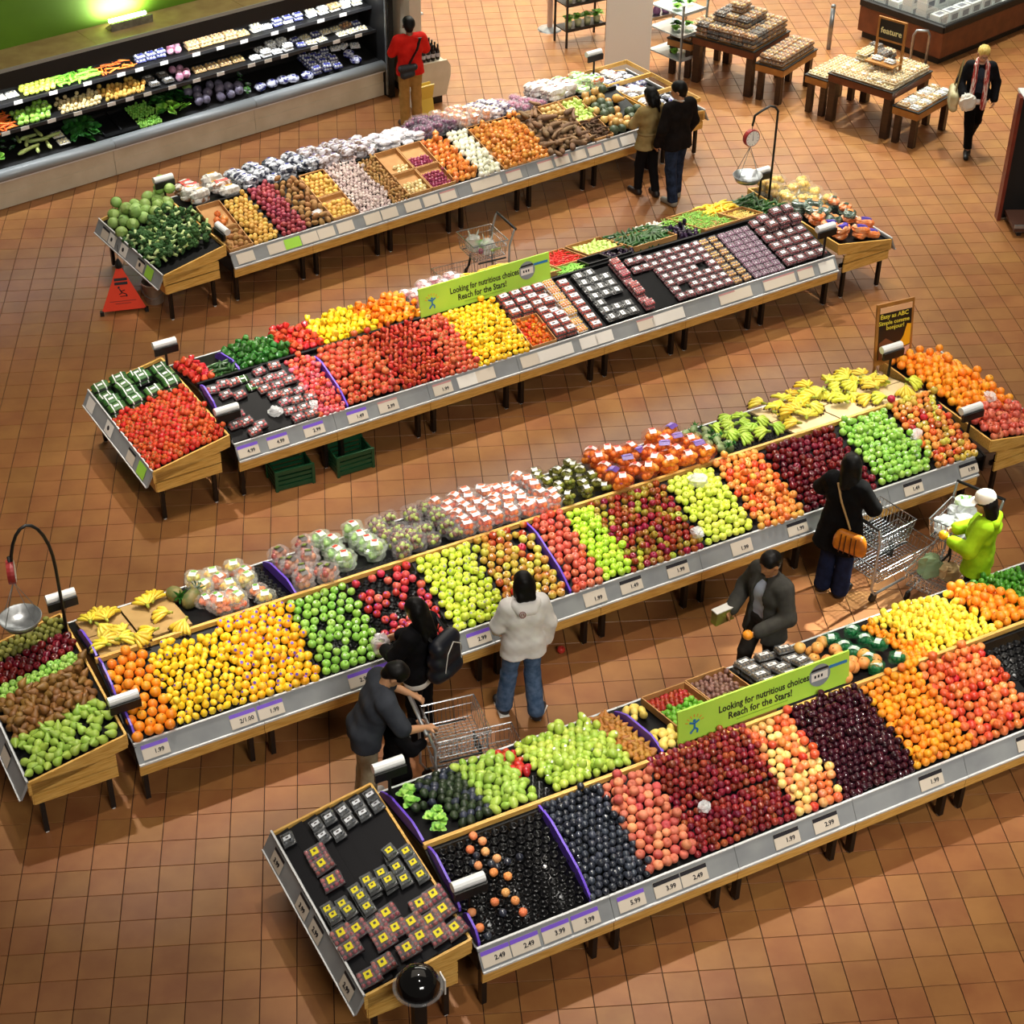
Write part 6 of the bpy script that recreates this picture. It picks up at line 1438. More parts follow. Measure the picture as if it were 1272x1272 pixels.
tstack(A0, AR, .3, .3, .78 + .375, 'pack_muffin', 1, 2, 2, 'pastry_box', 'clear muffin box at the very top of the rear pile', 'pastry box', .075, .4, .4)
tstack(A0 + RA @ Vector((1.2, 0, 0)), AR, .44, 1.05, .62, 'pack_muffin', 2, 7, 2, 'pastry_box', 'clear muffin box on the lower right table of the rear group', 'pastry box', .075, .03, .02)
tstack(A0 + RA @ Vector((-.5, .05, 0)), AR, .4, 1.05, .62, 'pack_muffin', 2, 7, 1, 'pastry_box', 'clear muffin box on the lower left table of the rear group', 'pastry box', .075, .03, .02)
B0, BR = Vector((7.56, 26.02, 0)), R(-47)
RB = Matrix.Rotation(BR, 3, 'Z')
table('taller oak-banded table with the feature sign', B0, BR, 1.15, 1.15, .78, m_cherry)
table('lower oak-banded table at the right of the feature sign', B0 + RB @ Vector((1.2, -.02, 0)), BR, .45, 1.05, .60, m_oak, None, .09)
table('lower oak-banded table at the left of the feature sign', B0 + RB @ Vector((-.44, .05, 0)), BR, .4, 1.0, .62, m_oak, None, .09)
tstack(B0, BR, 1.08, .6, .78, ['pack_loaf', 'pack_cream'], 6, 5, 1, 'bread_pack', 'pale wrapped bread at the front of the feature table', 'pastry box', .055, .04, .03)
tstack(B0, BR, .5, 1.0, .78, ['pack_loaf', 'pack_cream'], 3, 7, 2, 'bread_pack', 'pale wrapped bread on the right side of the feature table', 'pastry box', .055, .62, .1)
tstack(B0, BR, .5, .5, .78, ['pack_dark', 'pack_loaf'], 2, 4, 3, 'bread_pack', 'dark-topped bread box at the back left of the feature table', 'pastry box', .07, .05, .6)
tstack(B0 + RB @ Vector((1.2, -.02, 0)), BR, .4, 1.0, .60, ['pack_whitetray', 'pack_cream'], 2, 7, 1, 'cake_pack', 'small white cake box on the low table right of the sign', 'pastry box', .05, .03, .03)
tstack(B0 + RB @ Vector((-.44, .05, 0)), BR, .36, .95, .62, 'pack_loaf', 2, 7, 1, 'bread_pack', 'pale flat bread pack on the low table left of the sign', 'pastry box', .05, .02, .02)
fs = thing('feature_sign', 'wooden easel with a black board reading feature', 'sign', B0 + RB @ Vector((.42, .62, .79)), BR)
for x in (0, .46): MB().box((x, 0, .42), (.035, .035, .84)).build('post', m_oak, fs)
MB().box((.23, 0, .83), (.5, .03, .03)).build('frame_bar', m_oak, fs); MB().box((.23, 0, .5), (.5, .03, .03)).build('frame_bar', m_oak, fs)
MB().box((.23, 0, .665), (.44, .02, .31)).build('board', m_blk, fs); MB().box((.23, -.12, .2), (.5, .3, .025)).build('shelf', m_oak, fs)
put('lettering', text_mesh('feature', .13, M('cream_letters', 'E4DCA0', .5)), fs, (.23, -.013, .64), (R(90), 0, 0)); put('lettering', text_mesh('today', .05, m_white), fs, (.3, -.013, .73), (R(90), 0, 0)) if 0 else None
root, kids = SK['pack_whitetray']
for dx in (.12, .34):
    o = put('cake_pack', root.data, None, B0 + RB @ Vector((.42 + dx, .62 - .12, .79 + .22)), (0, 0, BR)); tag(o, 'white cake box on the little shelf of the feature sign', 'pastry box', 'cake boxes on the sign shelf')
    for kn, km in kids: put(kn, km, o)

# island case with glass front
I0, IR = Vector((10.0, 28.01, 0)), R(36.3)
RI = Matrix.Rotation(IR, 3, 'Z')
isl = thing('island_case', 'low dark red island case with black rim and glass at the top right', 'refrigerator', I0, IR)
LI, WI = 5.0, 1.75
g = MB(); g.box((LI / 2 + .06, WI / 2, .06), (LI, WI - .12, .12)); g.build('toe_kick', m_blk, isl)
g = MB(); g.box((LI / 2, WI / 2, .34), (LI, WI, .44), 0, None, .01); g.build('body', m_cherry, isl)
for y in (.03, WI - .03):
    g = MB(); g.box((LI / 2, y, .62), (LI, .1, .14), 0, None, .02); g.build('rim', m_blk, isl)
for x in (.03, LI - .03):
    g = MB(); g.box((x, WI / 2, .62), (.1, WI, .14), 0, None, .02); g.build('rim', m_blk, isl)
g = MB(); g.box((LI / 2, WI / 2, .565), (LI - .1, WI - .1, .02)); g.build('floor_tray', m_white_pl, isl)
m_glass = M('case_glass', 'DCE6E6', .05, alpha=.16, spec=.8)
g = MB(); g.box((1.0, .05, .80), (2.0, .012, .26)); g.build('glass_pane', m_glass, isl); g = MB(); g.box((.05, WI / 2, .80), (.012, WI, .26)); g.build('glass_pane', m_glass, isl)
g = MB(); g.box((2.05, WI / 2, .72), (.04, WI - .1, .34)); g.build('divider', m_white_pl, isl)
bx = MB().box((0, 0, .1), (.26, .2, .2), 0, None, .006).box((0, -.101, .1), (.16, .004, .1), 1).box((0, 0, .2005), (.16, .1, .003), 1).mesh('white_box', [M('white_carton', 'DDE2E0', .5), M('carton_print', '6A6E78', .5)])
for i in range(6):
    for j in range(5):
        for l in range(1 + ((i * 3 + j) % 3 > 0)):
            tag(put('white_box', bx, None, I0 + RI @ Vector((.22 + i * .3, .28 + j * .29, .58 + l * .205)), (0, 0, IR)), 'white food carton in the left bay of the island case', 'box', 'white cartons in the island case')
for i in range(9):
    for j in range(6):
        k = ['pack_tomato', 'pack_yellow', 'pack_dumpling', 'pack_red'][(i * 2 + j) % 4]; root, kids = SK[k]
        o = put('salad_tray', root.data, None, I0 + RI @ Vector((2.25 + i * .17, .2 + j * .24, .58)), (0, 0, IR + .1 * (i % 3))); tag(o, 'colourful cut food tray in the right bay of the island case', 'food tray', 'trays in the island case')
        for kn, km in kids: put(kn, km, o)
for p, l in (((8.34, 28.9), 'steel bollard left of the island case'), ):
    b = MB(); b.tube([(0, 0, 0), (0, 0, .75)], .04, 10); b.ball((0, 0, .75), .045, 10, 6); tag(b.build('bollard', m_steel, None, (p[0], p[1], 0), smooth=True), l, 'bollard')
b = MB(); b.tube([(0, 0, 0), (0, 0, .5), (.04, 0, .58), (.22, 0, .58), (.26, 0, .5), (.26, 0, 0)], .025, 8); tag(b.build('hoop_guard', m_steel, None, (9.55, 28.15, 0), (0, 0, R(-10)), smooth=True), 'small steel hoop guard in front of the island case', 'guard rail')

# dark shelf unit at the right edge
sh = thing('shelf_unit', 'tall dark shelf unit with reddish side board at the right edge', 'shelf unit', (9.22, 22.4, 0), R(-5))
g = MB(); g.box((.02, .08, .93), (.05, .16, 1.86)); g.build('side_board', M('red_mahogany', '7A2E1A', .4, col2='641F12', scale=5), sh)
g = MB(); g.box((1.0, .1, .93), (1.9, .06, 1.82)); g.build('back_panel', m_blk, sh)
g = MB(); g.box((1.0, .2, 1.84), (1.9, .3, .04)); g.build('top_board', m_white_pl, sh)
g = MB(); g.box((1.0, -.22, .12), (1.8, .6, .05)); g.build('base_shelf', M('brown_base', '4A2A1E', .5), sh)
g = MB(); g.box((1.0, -.5, .14), (1.8, .03, .1)); g.build('shelf_edge', m_steel, sh)
for x in (.2, 1.8): MB().box((x, -.2, .05), (.06, .5, .1)).build('foot', m_blk, sh)
for z in (.6, 1.1):
    MB().box((1.1, -.05, z), (1.5, .28, .025)).build('shelf', m_blk, sh)
rn = random.Random(9)
for z in (.15, .62, 1.12):
    for i in range(5):
        k = rn.choice(['bag_garlic', 'bag_blue', 'bag_yellowonion', 'bag_net_white']); root, kids = SK[k]
        p = Vector((9.22, 22.4, z + .06)) + Matrix.Rotation(R(-5), 3, 'Z') @ Vector((.42 + .28 * i, -.08 if z > .3 else -.25, 0))
        o = put('snack_bag', root.data, None, p, (.3, .2, i), .9); tag(o, 'shiny packet on the dark shelf unit at the right edge', 'packet', 'packets on the dark shelf unit')
        for kn, km in kids: put(kn, km, o)

# ================================================================ small things round the stands
def roll_holder(x, y, zb, zt, rz, label, ln=.3):
    t = thing('bag_roll_holder', label, 'bag dispenser', (x, y, zb), rz)
    MB().tube([(0, 0, -.02), (0, 0, zt - zb)], .016, 8).build('post', m_blk, t)
    MB().box((.0, -.03, zt - zb - .045), (ln * .96, .03, .09)).build('back_plate', m_blk, t)
    b = MB(); b.lathe([(0, -ln / 2 + .01), (.045, -ln / 2 + .01), (.045, ln / 2 - .01), (0, ln / 2 - .01)], 12, 0, Matrix.Translation((0, .02, zt - zb + .02)) @ Matrix.Rotation(R(90), 4, 'Y')); b.build('roll', m_white_pl, t, smooth=False)
    b = MB(); b.quad((-ln * .3, .07, zt - zb), (-ln * .05, .07, zt - zb), (-ln * .1, .08, zt - zb - .14), (-ln * .2, .08, zt - zb - .14)); b.build('loose_bag', M('film_bag', 'F2F4F6', .15, alpha=.5, spec=.8), t)
    return t
for nm, x, y, zb, zt, rz, ln in [
    ('at the back corner beside the cabbages', -2.46, 22.28, .80, 1.15, 30, .3), ('at the rail corner of the potato stand', -1.66, 21.06, .72, 1.0, -60, .3), ('by the cream column on the potato stand', 3.87, 26.03, .8, 1.2, 30, .3),
    ('above the cucumber packs', -2.17, 17.86, .85, 1.2, 26, .3), ('at the left rail of the tomato stand', -1.44, 16.72, .72, 1.0, 26, .3), ('beside the right hanging scale', 5.57, 21.75, .78, 1.2, 26, .28), ('at the right end of the cherry boxes', 6.09, 20.2, .72, 1.13, 26, .3),
    ('beside the left hanging scale', -2.86, 13.3, .80, 1.2, 24, .3), ('at the left rail beside the oranges', -2.2, 12.05, .72, 1.0, 24, .3), ('in front of the tilted recipe board', 6.1, 17.1, .8, 1.2, 24, .3), ('between apples and the orange heap', 6.68, 15.93, .72, 1.1, 24, .3),
    ('beside the man in the grey shirt', .12, 10.82, .80, 1.2, 22, .3), ('over the cup trays of the nearest stand', .70, 9.6, .72, 1.06, 22, .3)]:
    roll_holder(x, y, zb, zt, R(rz), 'white bag roll on a short black post ' + nm, ln)
# banners
m_lime = M('lime_banner', 'BCEC54', .45, col2='B2E44C', scale=2)
m_ltop = M('banner_shade', 'B8E65A', .45)
def banner(T, s0, s1, t, z0, h, label):
    L = s1 - s0
    r = thing('banner', label, 'sign', w2l(T, s0, t, z0), R(STANDS[T][1]))
    rx = (R(78), 0, 0)
    M4 = Matrix.Rotation(R(-12), 4, 'X')
    MB().box((L / 2, .012 , h / 2), (L, .02, h)).build('panel', m_lime, r, (0, 0, 0), (R(-10), 0, 0))
    def ink(o, x, z, y=-.001): o.parent = r; return o
    up = Matrix.Rotation(R(-10), 4, 'X')
    def at(x, z, off=-.0015): return up @ Vector((x, .0 + off, z))
    rot = (R(80), 0, 0)
    for txt, x, z, sz in (('Looking for nutritious choices?', L * .50, h * .62, h * .30), ('Reach for the Stars!', L * .47, h * .33, h * .30)):
        me = text_mesh(txt, sz, m_dark, .0008); wd = max(v.co.x for v in me.vertices) - min(v.co.x for v in me.vertices)
        k = (L * (.54 if 'Looking' in txt else .37)) / wd
        put('lettering', me, r, at(x, z), rot, (k, 1, 1))
    b = MB(); b.box((0, 0, 0), (L * .3, .001, .006)); b.build('underline', M('banner_line', '6E9A28', .5), r, at(L * .48, h * .15), rot)
    # small jumping figure with rays
    bl = M('blue_ink', '2A7AB8', .5); og = M('orange_ink', 'E8A03A', .5)
    b = MB()
    def st(a, c, w, m): b.bar((a[0], 0, a[1]), (c[0], 0, c[1]), w, .0012, m, (0, 1, 0))
    c0 = (0, 0)
    for p, q in (((0, .02), (0, -.03)), ((0, .015), (-.05, .035)), ((0, .015), (.05, .04)), ((0, -.03), (-.045, -.075)), ((0, -.03), (.03, -.05)), ((.03, -.05), (.025, -.085))): st(p, q, .018, 0)
    b.add([(.016 * math.cos(i * .785), -.001, .045 + .016 * math.sin(i * .785)) for i in range(8)], [tuple(range(8))], 0)
    for i in range(7):
        a = R(20 + i * 23); st((.07 * math.cos(a), .01 + .07 * math.sin(a)), (.1 * math.cos(a), .01 + .1 * math.sin(a)), .008, 1)
    b.build('emblem', [bl, og], r, at(L * .09, h * .45, -.003), (R(-10), 0, 0))
    b = MB(); n = 20
    b.add([(.115 * math.cos(i * 6.283 / n), 0, .115 * math.sin(i * 6.283 / n)) for i in range(n)], [tuple(range(n))], 0)
    b.add([(-.09, -.002, -.05), (.085, -.002, -.05), (.085, -.002, .035), (-.09, -.002, .035)], [(0, 1, 2, 3)], 1)
    b.add([(-.1, -.001, .05), (.1, -.001, .05), (.08, -.001, .075), (-.08, -.001, .075)], [(0, 1, 2, 3)], 2)
    for i in range(3): b.add([(-.06 + i * .035, -.003, -.02), (-.04 + i * .035, -.003, -.02), (-.04 + i * .035, -.003, .01), (-.06 + i * .035, -.003, .01)], [(0, 1, 2, 3)], 2)
    b.build('badge', [M('badge_grey', '8C9498', .3), m_white, m_dark], r, at(L * .82, h * .58, -.003), (R(-10), 0, 0))
    b = MB(); b.box((0, 0, 0), (L * .11, .002, .03)); b.build('blue_strip', bl, r, at(L * .93, h * .72, -.002), (R(-10), 0, 0))
    return r
banner('T4', 2.47, 4.27, 1.0, 1.0, .33, 'lime green banner about nutritious choices on the nearest stand')
banner('T2', 2.9, 4.74, .93, 1.0, .36, 'lime green banner about nutritious choices on the tomato stand')
# recipe board
es = thing('recipe_board', 'wood-framed recipe board standing at the left of the orange heap', 'sign', (6.0, 17.3, .86), R(18))
tilt = (R(-8), 0, 0)
MB().box((.24, .02, .38), (.5, .025, .76)).build('frame', m_oak, es, (0, 0, 0), tilt)
MB().box((.24, .004, .39), (.43, .008, .64)).build('panel', M('board_black', '1E1712', .4), es, (0, 0, 0), tilt)
MB().box((.24, -.002, .68), (.43, .006, .07)).build('heading_strip', M('board_peach', 'E6B48A', .5), es, (0, 0, 0), tilt)
b = MB()
b.add([(.03, 0, .07), (.22, 0, .07), (.24, 0, .25), (.12, 0, .33), (.03, 0, .28)], [(0, 1, 2, 3, 4)], 0)
b.add([(.26, 0, .16), (.45, 0, .2), (.455, 0, .45), (.40, 0, .46), (.36, 0, .32)], [(0, 1, 2, 3, 4)], 1)
b.add([(.27, 0, .07), (.45, 0, .07), (.45, 0, .19), (.27, 0, .15)], [(0, 1, 2, 3)], 2)
b.add([(.13, -.001, .1), (.2, -.001, .1), (.2, -.001, .17), (.13, -.001, .17)], [(0, 1, 2, 3)], 3)
b.build('picture', [M('pic_brown', '7A4A2E', .5), M('pic_yellow', 'F0B41A', .5), M('pic_pink', 'DDB09A', .5), m_red], es, Matrix.Rotation(R(-8), 3, 'X') @ Vector((0, -.004, 0)), tilt)
m_yel = M('yellow_letters', 'E8DC4A', .5)
for txt, x, z, sz in (('Easy as ABC', .22, .60, .075), ('Simple comme', .22, .52, .07), ('bonjour!', .24, .455, .07)):
    put('lettering', text_mesh(txt, sz, m_yel, .0008), es, Matrix.Rotation(R(-8), 3, 'X') @ Vector((x, -.004, z)), (R(82), 0, 0))
for x in (.03, .45): MB().box((x, .05, -.03), (.025, .025, .3)).build('post', m_oak, es)
# hanging scales
def scale(loc, rz, label, reach, htop, face, arc):
    t = thing('hanging_scale', label, 'scale', loc, rz)
    z0 = -.15
    if arc:
        pts = [(0, 0, z0), (0, 0, .75)] + [(-reach / 2 + reach / 2 * math.cos(R(a)), 0, .75 + (htop - .75) * math.sin(R(a))) for a in range(15, 181, 15)] + [(-reach, 0, 1.02)]
    else:
        pts = [(0, 0, z0), (0, 0, htop - .08), (-.05, 0, htop - .02), (-.12, 0, htop), (-reach + .1, 0, htop - .06), (-reach + .02, 0, htop - .11), (-reach, 0, htop - .25)]
    MB().tube(pts, .016, 8).build('pole', m_blk, t, smooth=True)
    zt = pts[-1][2]
    h = MB(); h.tube([(-reach, 0, zt), (-reach, 0, zt - .06)], .007, 6); h.build('hook', m_steel, t)
    zc = zt - .17
    q = Matrix.Translation((-reach, 0, zc)) @ Matrix.Rotation(face, 4, 'Z') @ Matrix.Rotation(R(90), 4, 'X')
    b = MB(); b.lathe([(0, -.035), (.115, -.035), (.12, .0), (.115, .03), (.1, .032)], 20, 0, q); b.build('dial_case', M('red_enamel', '8E2A2A', .3), t)
    b = MB(); b.lathe([(.104, .034), (0, .034)], 20, 0, q); b.build('dial_face', m_white, t)
    b = MB()
    for k in range(12):
        a = k * math.pi / 6; b.add([q @ Vector((r_ * math.cos(a + w), r_ * math.sin(a + w), .036)) for r_, w in ((.075, -.03), (.095, -.03), (.095, .03), (.075, .03))], [(0, 1, 2, 3)])
    b.add([q @ Vector(v) for v in ((-.005, -.03, .037), (.005, -.03, .037), (.002, .08, .037), (-.002, .08, .037))], [(0, 1, 2, 3)]); b.build('dial_marks', m_dark, t)
    zp = zc - .58
    for k in range(4):
        a = k * math.pi / 2 + .5; b = MB(); b.tube([(-reach, 0, zc - .12), (-reach + .19 * math.cos(a), .19 * math.sin(a), zp + .05)], .004, 4); b.build('chain', m_steel, t)
    b = MB(); b.lathe([(0, zp - .02), (.15, zp - .02), (.19, zp + .05), (.2, zp + .05), (.16, zp - .03), (0, zp - .03)], 24, 0, Matrix.Translation((-reach, 0, 0))); b.build('pan', m_steel, t, smooth=True)
    return t
scale((-2.84, 13.2, .9), R(24), 'hanging produce scale with round pan beside the tan banana boards', .4, 1.3, R(75), True)
scale((5.66, 21.58, .9), R(10), 'hanging produce scale with white dial above the yellow onions', .34, 1.34, R(14), False)
# dome dispenser at the front corner
dm = thing('dome_dispenser', 'shiny black domed dispenser on a black post at the bottom corner', 'dispenser', (.25, 8.72, 0), R(20))
MB().box((0, 0, .46), (.1, .08, .92)).build('post', m_blk, dm); MB().box((.03, -.02, .02), (.3, .3, .04), 0, None, .01).build('foot', m_blk, dm)
b = MB(); b.lathe([(.17, 0), (.168, .05), (.14, .11), (.09, .15), (.03, .165), (0, .167)], 24); b.lathe([(.17, 0), (.12, -.03), (0, -.04)], 24); b.build('dome', M('gloss_dome', '08080A', .08, spec=.8), dm, (0, 0, .96), smooth=True)
b = MB(); b.lathe([(.165, -.006), (.195, -.006), (.195, .006), (.165, .006)], 24); b.build('clear_rim', m_film, dm, (0, 0, .965), smooth=True)
MB().box((.2, .0, .9), (.012, .1, .16)).build('card', m_white, dm)
# wet floor cone, bucket, crates, folding sign
cn = thing('warning_cone', 'orange folding warning cone by the white bucket', 'cone', (-3.02, 20.95, 0), R(8))
hgt = .62; tri = [(-.29, -.2), (.29, -.2), (0, .3)]
m_or = M('orange_fabric', 'E83A10', .6)
for i in range(3):
    a, c = tri[i], tri[(i + 1) % 3]; b = MB(); b.add([(a[0], a[1], .05), (c[0], c[1], .05), (.0 + c[0] * .06, c[1] * .06, hgt), (a[0] * .06, a[1] * .06, hgt)], [(0, 1, 2, 3)]); b.build('panel', m_or, cn)
b = MB(); b.lathe([(.05, .58), (.045, .63), (.015, .7), (0, .7)], 8); b.build('cap', m_blk, cn)
MB().tube([(0, 0, .69), (.02, .0, .9)], .004, 4).build('wire', m_blk, cn)
for p in tri: MB().box((p[0], p[1], .03), (.05, .05, .06)).build('foot', m_blk, cn)
nrm = Vector((0, -(hgt - .05), -.188)).normalized()
def onface(x, z): u = (z - .05) / (hgt - .05); return (x, -.2 + .188 * u - .004, z)
b = MB()
for x0, x1, z0, z1 in ((-.085, .085, .42, .455), (-.085, .085, .37, .405), (-.17, .17, .165, .17), (-.1, .1, .135, .14)):
    b.add([onface(x0, z0), onface(x1, z0), onface(x1, z1), onface(x0, z1)], [(0, 1, 2, 3)])
def lm(p, q, w=.016):
    p, q = Vector(onface(*p)), Vector(onface(*q)); d = (q - p).normalized(); n = d.cross(nrm).normalized() * w / 2; b.add([p - n, p + n, q + n, q - n], [(0, 1, 2, 3)])
for p, q in (((-.03, .32), (.0, .27)), ((.0, .27), (.05, .25)), ((-.01, .29), (.04, .30)), ((.0, .27), (-.04, .25)), ((.05, .25), (.06, .22)), ((-.03, .225), (.05, .225))): lm(p, q)
b.add([onface(-.035 + .016 * math.cos(i), .338 + .016 * math.sin(i)) for i in range(6)], [tuple(range(6))]); b.build('print', m_dark, cn)
bk = thing('bucket', 'white plastic bucket under the cabbage stand', 'bucket', (-2.62, 21.05, 0))
b = MB(); b.lathe([(0, 0), (.12, 0), (.15, .28), (.155, .28), (.155, .3), (.145, .3), (.115, .02), (0, .02)], 18); b.build('body', M('bucket_white', 'CFC6BA', .4), bk, smooth=True)
MB().tube([(.155 * math.cos(R(a)), -.155 * .5 * math.sin(R(a)) - .05, .27 - .17 * math.sin(R(a))) for a in range(0, 181, 20)], .005, 5).build('handle', m_steel, bk)
b = MB(); b.ball((0, 0, .2), (.1, .1, .06), 8, 5); b.build('contents', M('grey_rag', '8A8488', .8), bk)
m_gcr = M('green_crate', '144A2C', .45)
for k, (x, y, rz) in enumerate(((-.80, 16.78, 20), (-.12, 17.02, 24))):
    c = thing('plastic_crate', ('green slatted plastic crate on the floor under the tomato stand, ' + ('left' if k == 0 else 'right') + ' of two'), 'crate', (x, y, 0), R(rz), 'green crates under the tomato stand')
    w, d, h = .44, .32, .26
    MB().box((0, 0, .015), (w, d, .02)).build('base', m_gcr, c)
    for i in range(4):
        z = .05 + i * .06
        for sx, sy, l in ((0, -1, w), (0, 1, w), (-1, 0, d), (1, 0, d)):
            MB().box((sx * w / 2, sy * d / 2, z), (l if sy else .014, .014 if sy else l, .04)).build('slat', m_gcr, c)
    for sx in (-1, 1):
        for sy in (-1, 1): MB().box((sx * w / 2, sy * d / 2, h / 2), (.035, .035, h)).build('corner_post', m_gcr, c)
    MB().box((0, -d / 2 - .004, h), (w + .03, .025, .025)).build('rim', m_gcr, c); MB().box((0, d / 2 + .004, h), (w + .03, .025, .025)).build('rim', m_gcr, c)
fy = thing('folding_sign', 'yellow folding floor sign beside the man in red', 'sign', (1.28, 26.52, 0), R(30))
for sg in (-1, 1):
    MB().box((0, 0, .31), (.28, .02, .62)).build('panel', M('sign_yellow', 'D8B84A', .5), fy, (0, sg * .09, 0), (R(sg * 14), 0, 0))
# a few marks on the floor: small red fruit under the apple stand
tag(put('apple', SK['apple_red'], None, (1.92, 13.55, .033), (0, .4, 0)), 'dropped red apple on the floor under the apple stand', 'apple')

# ================================================================ shopping trolleys
def cart(name_label, loc, rz, handle_mat=None):
    t = thing('shopping_trolley', name_label, 'trolley', loc, rz)
    def basket(nm, y0, y1, z0, z1, w, taper=.03):
        b = MB(); r = .0042
        def rect(z, k, rr):
            a = w / 2 - taper * k; ya, yb = y0 + taper * k, y1 - taper * k
            b.tube([(-a, ya, z), (a, ya, z), (a, yb, z), (-a, yb, z), (-a, ya, z)], rr, 4)
        rect(z1, 0, .008); rect(z0, 1, .006); rect((z0 + z1) / 2 + .03, .45, .0045)
        n = int(w / .045)
        for i in range(n + 1):
            x = -w / 2 + taper + (w - 2 * taper) * i / n
            b.tube([(x * w / (w - 2 * taper), y0, z1), (x, y0 + taper, z0), (x, y1 - taper, z0), (x * w / (w - 2 * taper), y1, z1)], r, 3, 0, False)
        n = int((y1 - y0) / .045)
        for i in range(n + 1):
            y = y0 + taper + (y1 - y0 - 2 * taper) * i / n
            b.tube([(-w / 2, y, z1), (-w / 2 + taper, y, z0), (w / 2 - taper, y, z0), (w / 2, y, z1)], r, 3, 0, False)
        return b.build(nm, m_chrome, t)
    basket('upper_basket', .08, .58, .66, .88, .5); basket('lower_basket', .12, .95, .24, .42, .52)
    for s in (-1, 1):
        b = MB(); b.tube([(s * .22, .88, .1), (s * .23, .12, .1), (s * .235, .06, .2), (s * .25, .06, .8), (s * .26, .0, 1.0), (s * .25, -.02, 1.02)], .014, 7); b.build('side_frame', M('frame_grey', 'A8ABAE', .3, metal=.6), t, smooth=True)
        b = MB(); b.tube([(s * .23, .1, .62), (s * .23, .5, .62)], .012, 6); b.build('bracket', m_blk, t)
        for y in (.12, .86):
            b = MB(); b.lathe([(0, -.014), (.05, -.014), (.055, 0), (.05, .014), (0, .014)], 12, 0, Matrix.Translation((s * .22, y, .055)) @ Matrix.Rotation(R(90), 4, 'Y')); b.box((s * .22, y, .1), (.03, .05, .03)); b.build('wheel', m_blk, t)
    b = MB(); b.tube([(0, .5, .66), (0, .52, .5), (.04, .56, .42), (.0, .6, .24)], .014, 6); b.tube([(0, .5, .66), (-.04, .56, .5), (0, .6, .24)], .01, 6); b.build('front_strut', m_blk, t)
    b = MB(); b.tube([(-.27, -.02, 1.02), (.27, -.02, 1.02)], .017, 8); b.build('handle', handle_mat or m_blk, t, smooth=True)
    return t
c1 = cart('two-tier wire trolley with clear bags between potato and tomato stands', (2.03, 20.98, 0), R(112))
c2 = cart('empty two-tier wire trolley held by the woman in black', (5.02, 14.22, 0), R(-58))
c3 = cart('two-tier wire trolley piled with plastic bags, by the woman in lime jacket', (6.36, 14.56, 0), R(136))
c4 = cart('empty two-tier wire trolley pushed by the man in grey', (.42, 11.64, 0), R(-76), M('frame_grey', 'A8ABAE'))
def in_cart(c, x, y, z, key, name, label, cat, group=None, sc=1, rot=(0, 0, 0)):
    p = c.matrix_basis @ Vector((x, y, z)); k = SK[key]
    if isinstance(k, tuple):
        o = put(name, k[0].data, None, p, rot, sc)
        for kn, km in k[1]: put(kn, km, o)
    else: o = put(name, k, None, p, rot, sc)
    return tag(o, label, cat, group)
def film_bag(loc, w, d, h, label, seed, col='E8ECEE', alpha=.42, handles=False, cat='plastic bag'):
    b = crumple(w, d, h, .16, 12, 8, seed, .2)
    if handles:
        for s in (-1, 1): b.tube([(s * w * .2, 0, h * .35), (s * w * .3, .0, h * .75), (s * w * .34, 0, h * .95), (s * w * .26, .02, h * .7), (s * w * .15, .02, h * .35)], .008, 4)
    return tag(b.build('plastic_bag', M('bagfilm' + col, col, .15, alpha=alpha, spec=.8), None, loc), label, cat)
for v in bpy.context.view_layer.objects: pass
bpy.context.view_layer.update()
W1 = lambda c, x, y, z: c.matrix_basis @ Vector((x, y, z))
film_bag(W1(c1, .08, .42, .76), .2, .17, .2, 'clear bag with upright handles at the front of the far trolley', 41, 'DDE4DE', .42, True)
film_bag(W1(c1, -.1, .3, .76), .2, .18, .2, 'clear bag with upright handles in the middle of the far trolley', 42, 'E4E8E4', .42, True)
in_cart(c1, .06, .3, .72, 'leafy', 'leek_bunch', 'green vegetable inside the far trolley', 'vegetable', None, .9)
in_cart(c1, -.1, .4, .72, 'onion_red', 'red_onion', 'red onion in the far trolley', 'onion', None, 1.6)
in_cart(c1, -.14, .2, .72, 'celery', 'celery', 'pale green stalk in the far trolley', 'celery', None, .8, (.3, .3, 1))
for i, (x, y, z, w) in enumerate([(-.12, .18, .8, .24), (.1, .2, .8, .24), (-.02, .36, .82, .26), (.12, .46, .8, .22), (-.13, .48, .78, .22), (.02, .2, .92, .2)]):
    film_bag(W1(c3, x, y, z), w, w * .9, w * .75, 'crumpled clear bag of groceries in the upper basket, number %s in the heap' % ('one two three four five six'.split()[i]) if 0 else ['clear bag nearest the handle in the full trolley', 'clear bag at the handle corner of the full trolley', 'clear bag in the middle of the full trolley', 'clear bag at the front edge of the full trolley', 'clear bag at the front corner of the full trolley', 'clear bag topmost in the full trolley'][i], 60 + i, 'E6EAEC', .5)
in_cart(c3, -.05, .42, .74, 'pack_tomato', 'meat_pack', 'red food pack among the bags in the full trolley', 'food tray', None, 1.1)
in_cart(c3, .1, .1, .9, 'bag_green', 'salad_bag', 'green and clear salad bag by the trolley handle', 'salad bag', None, 1)
film_bag(W1(c3, -.08, .6, .36), .22, .18, .2, 'pale golden bag in the lower basket of the full trolley', 71, 'DDBE8A', .75)
film_bag(W1(c3, .12, .66, .38), .24, .18, .26, 'clear bag of greens in the lower basket of the full trolley', 72, '8AA47A', .7)
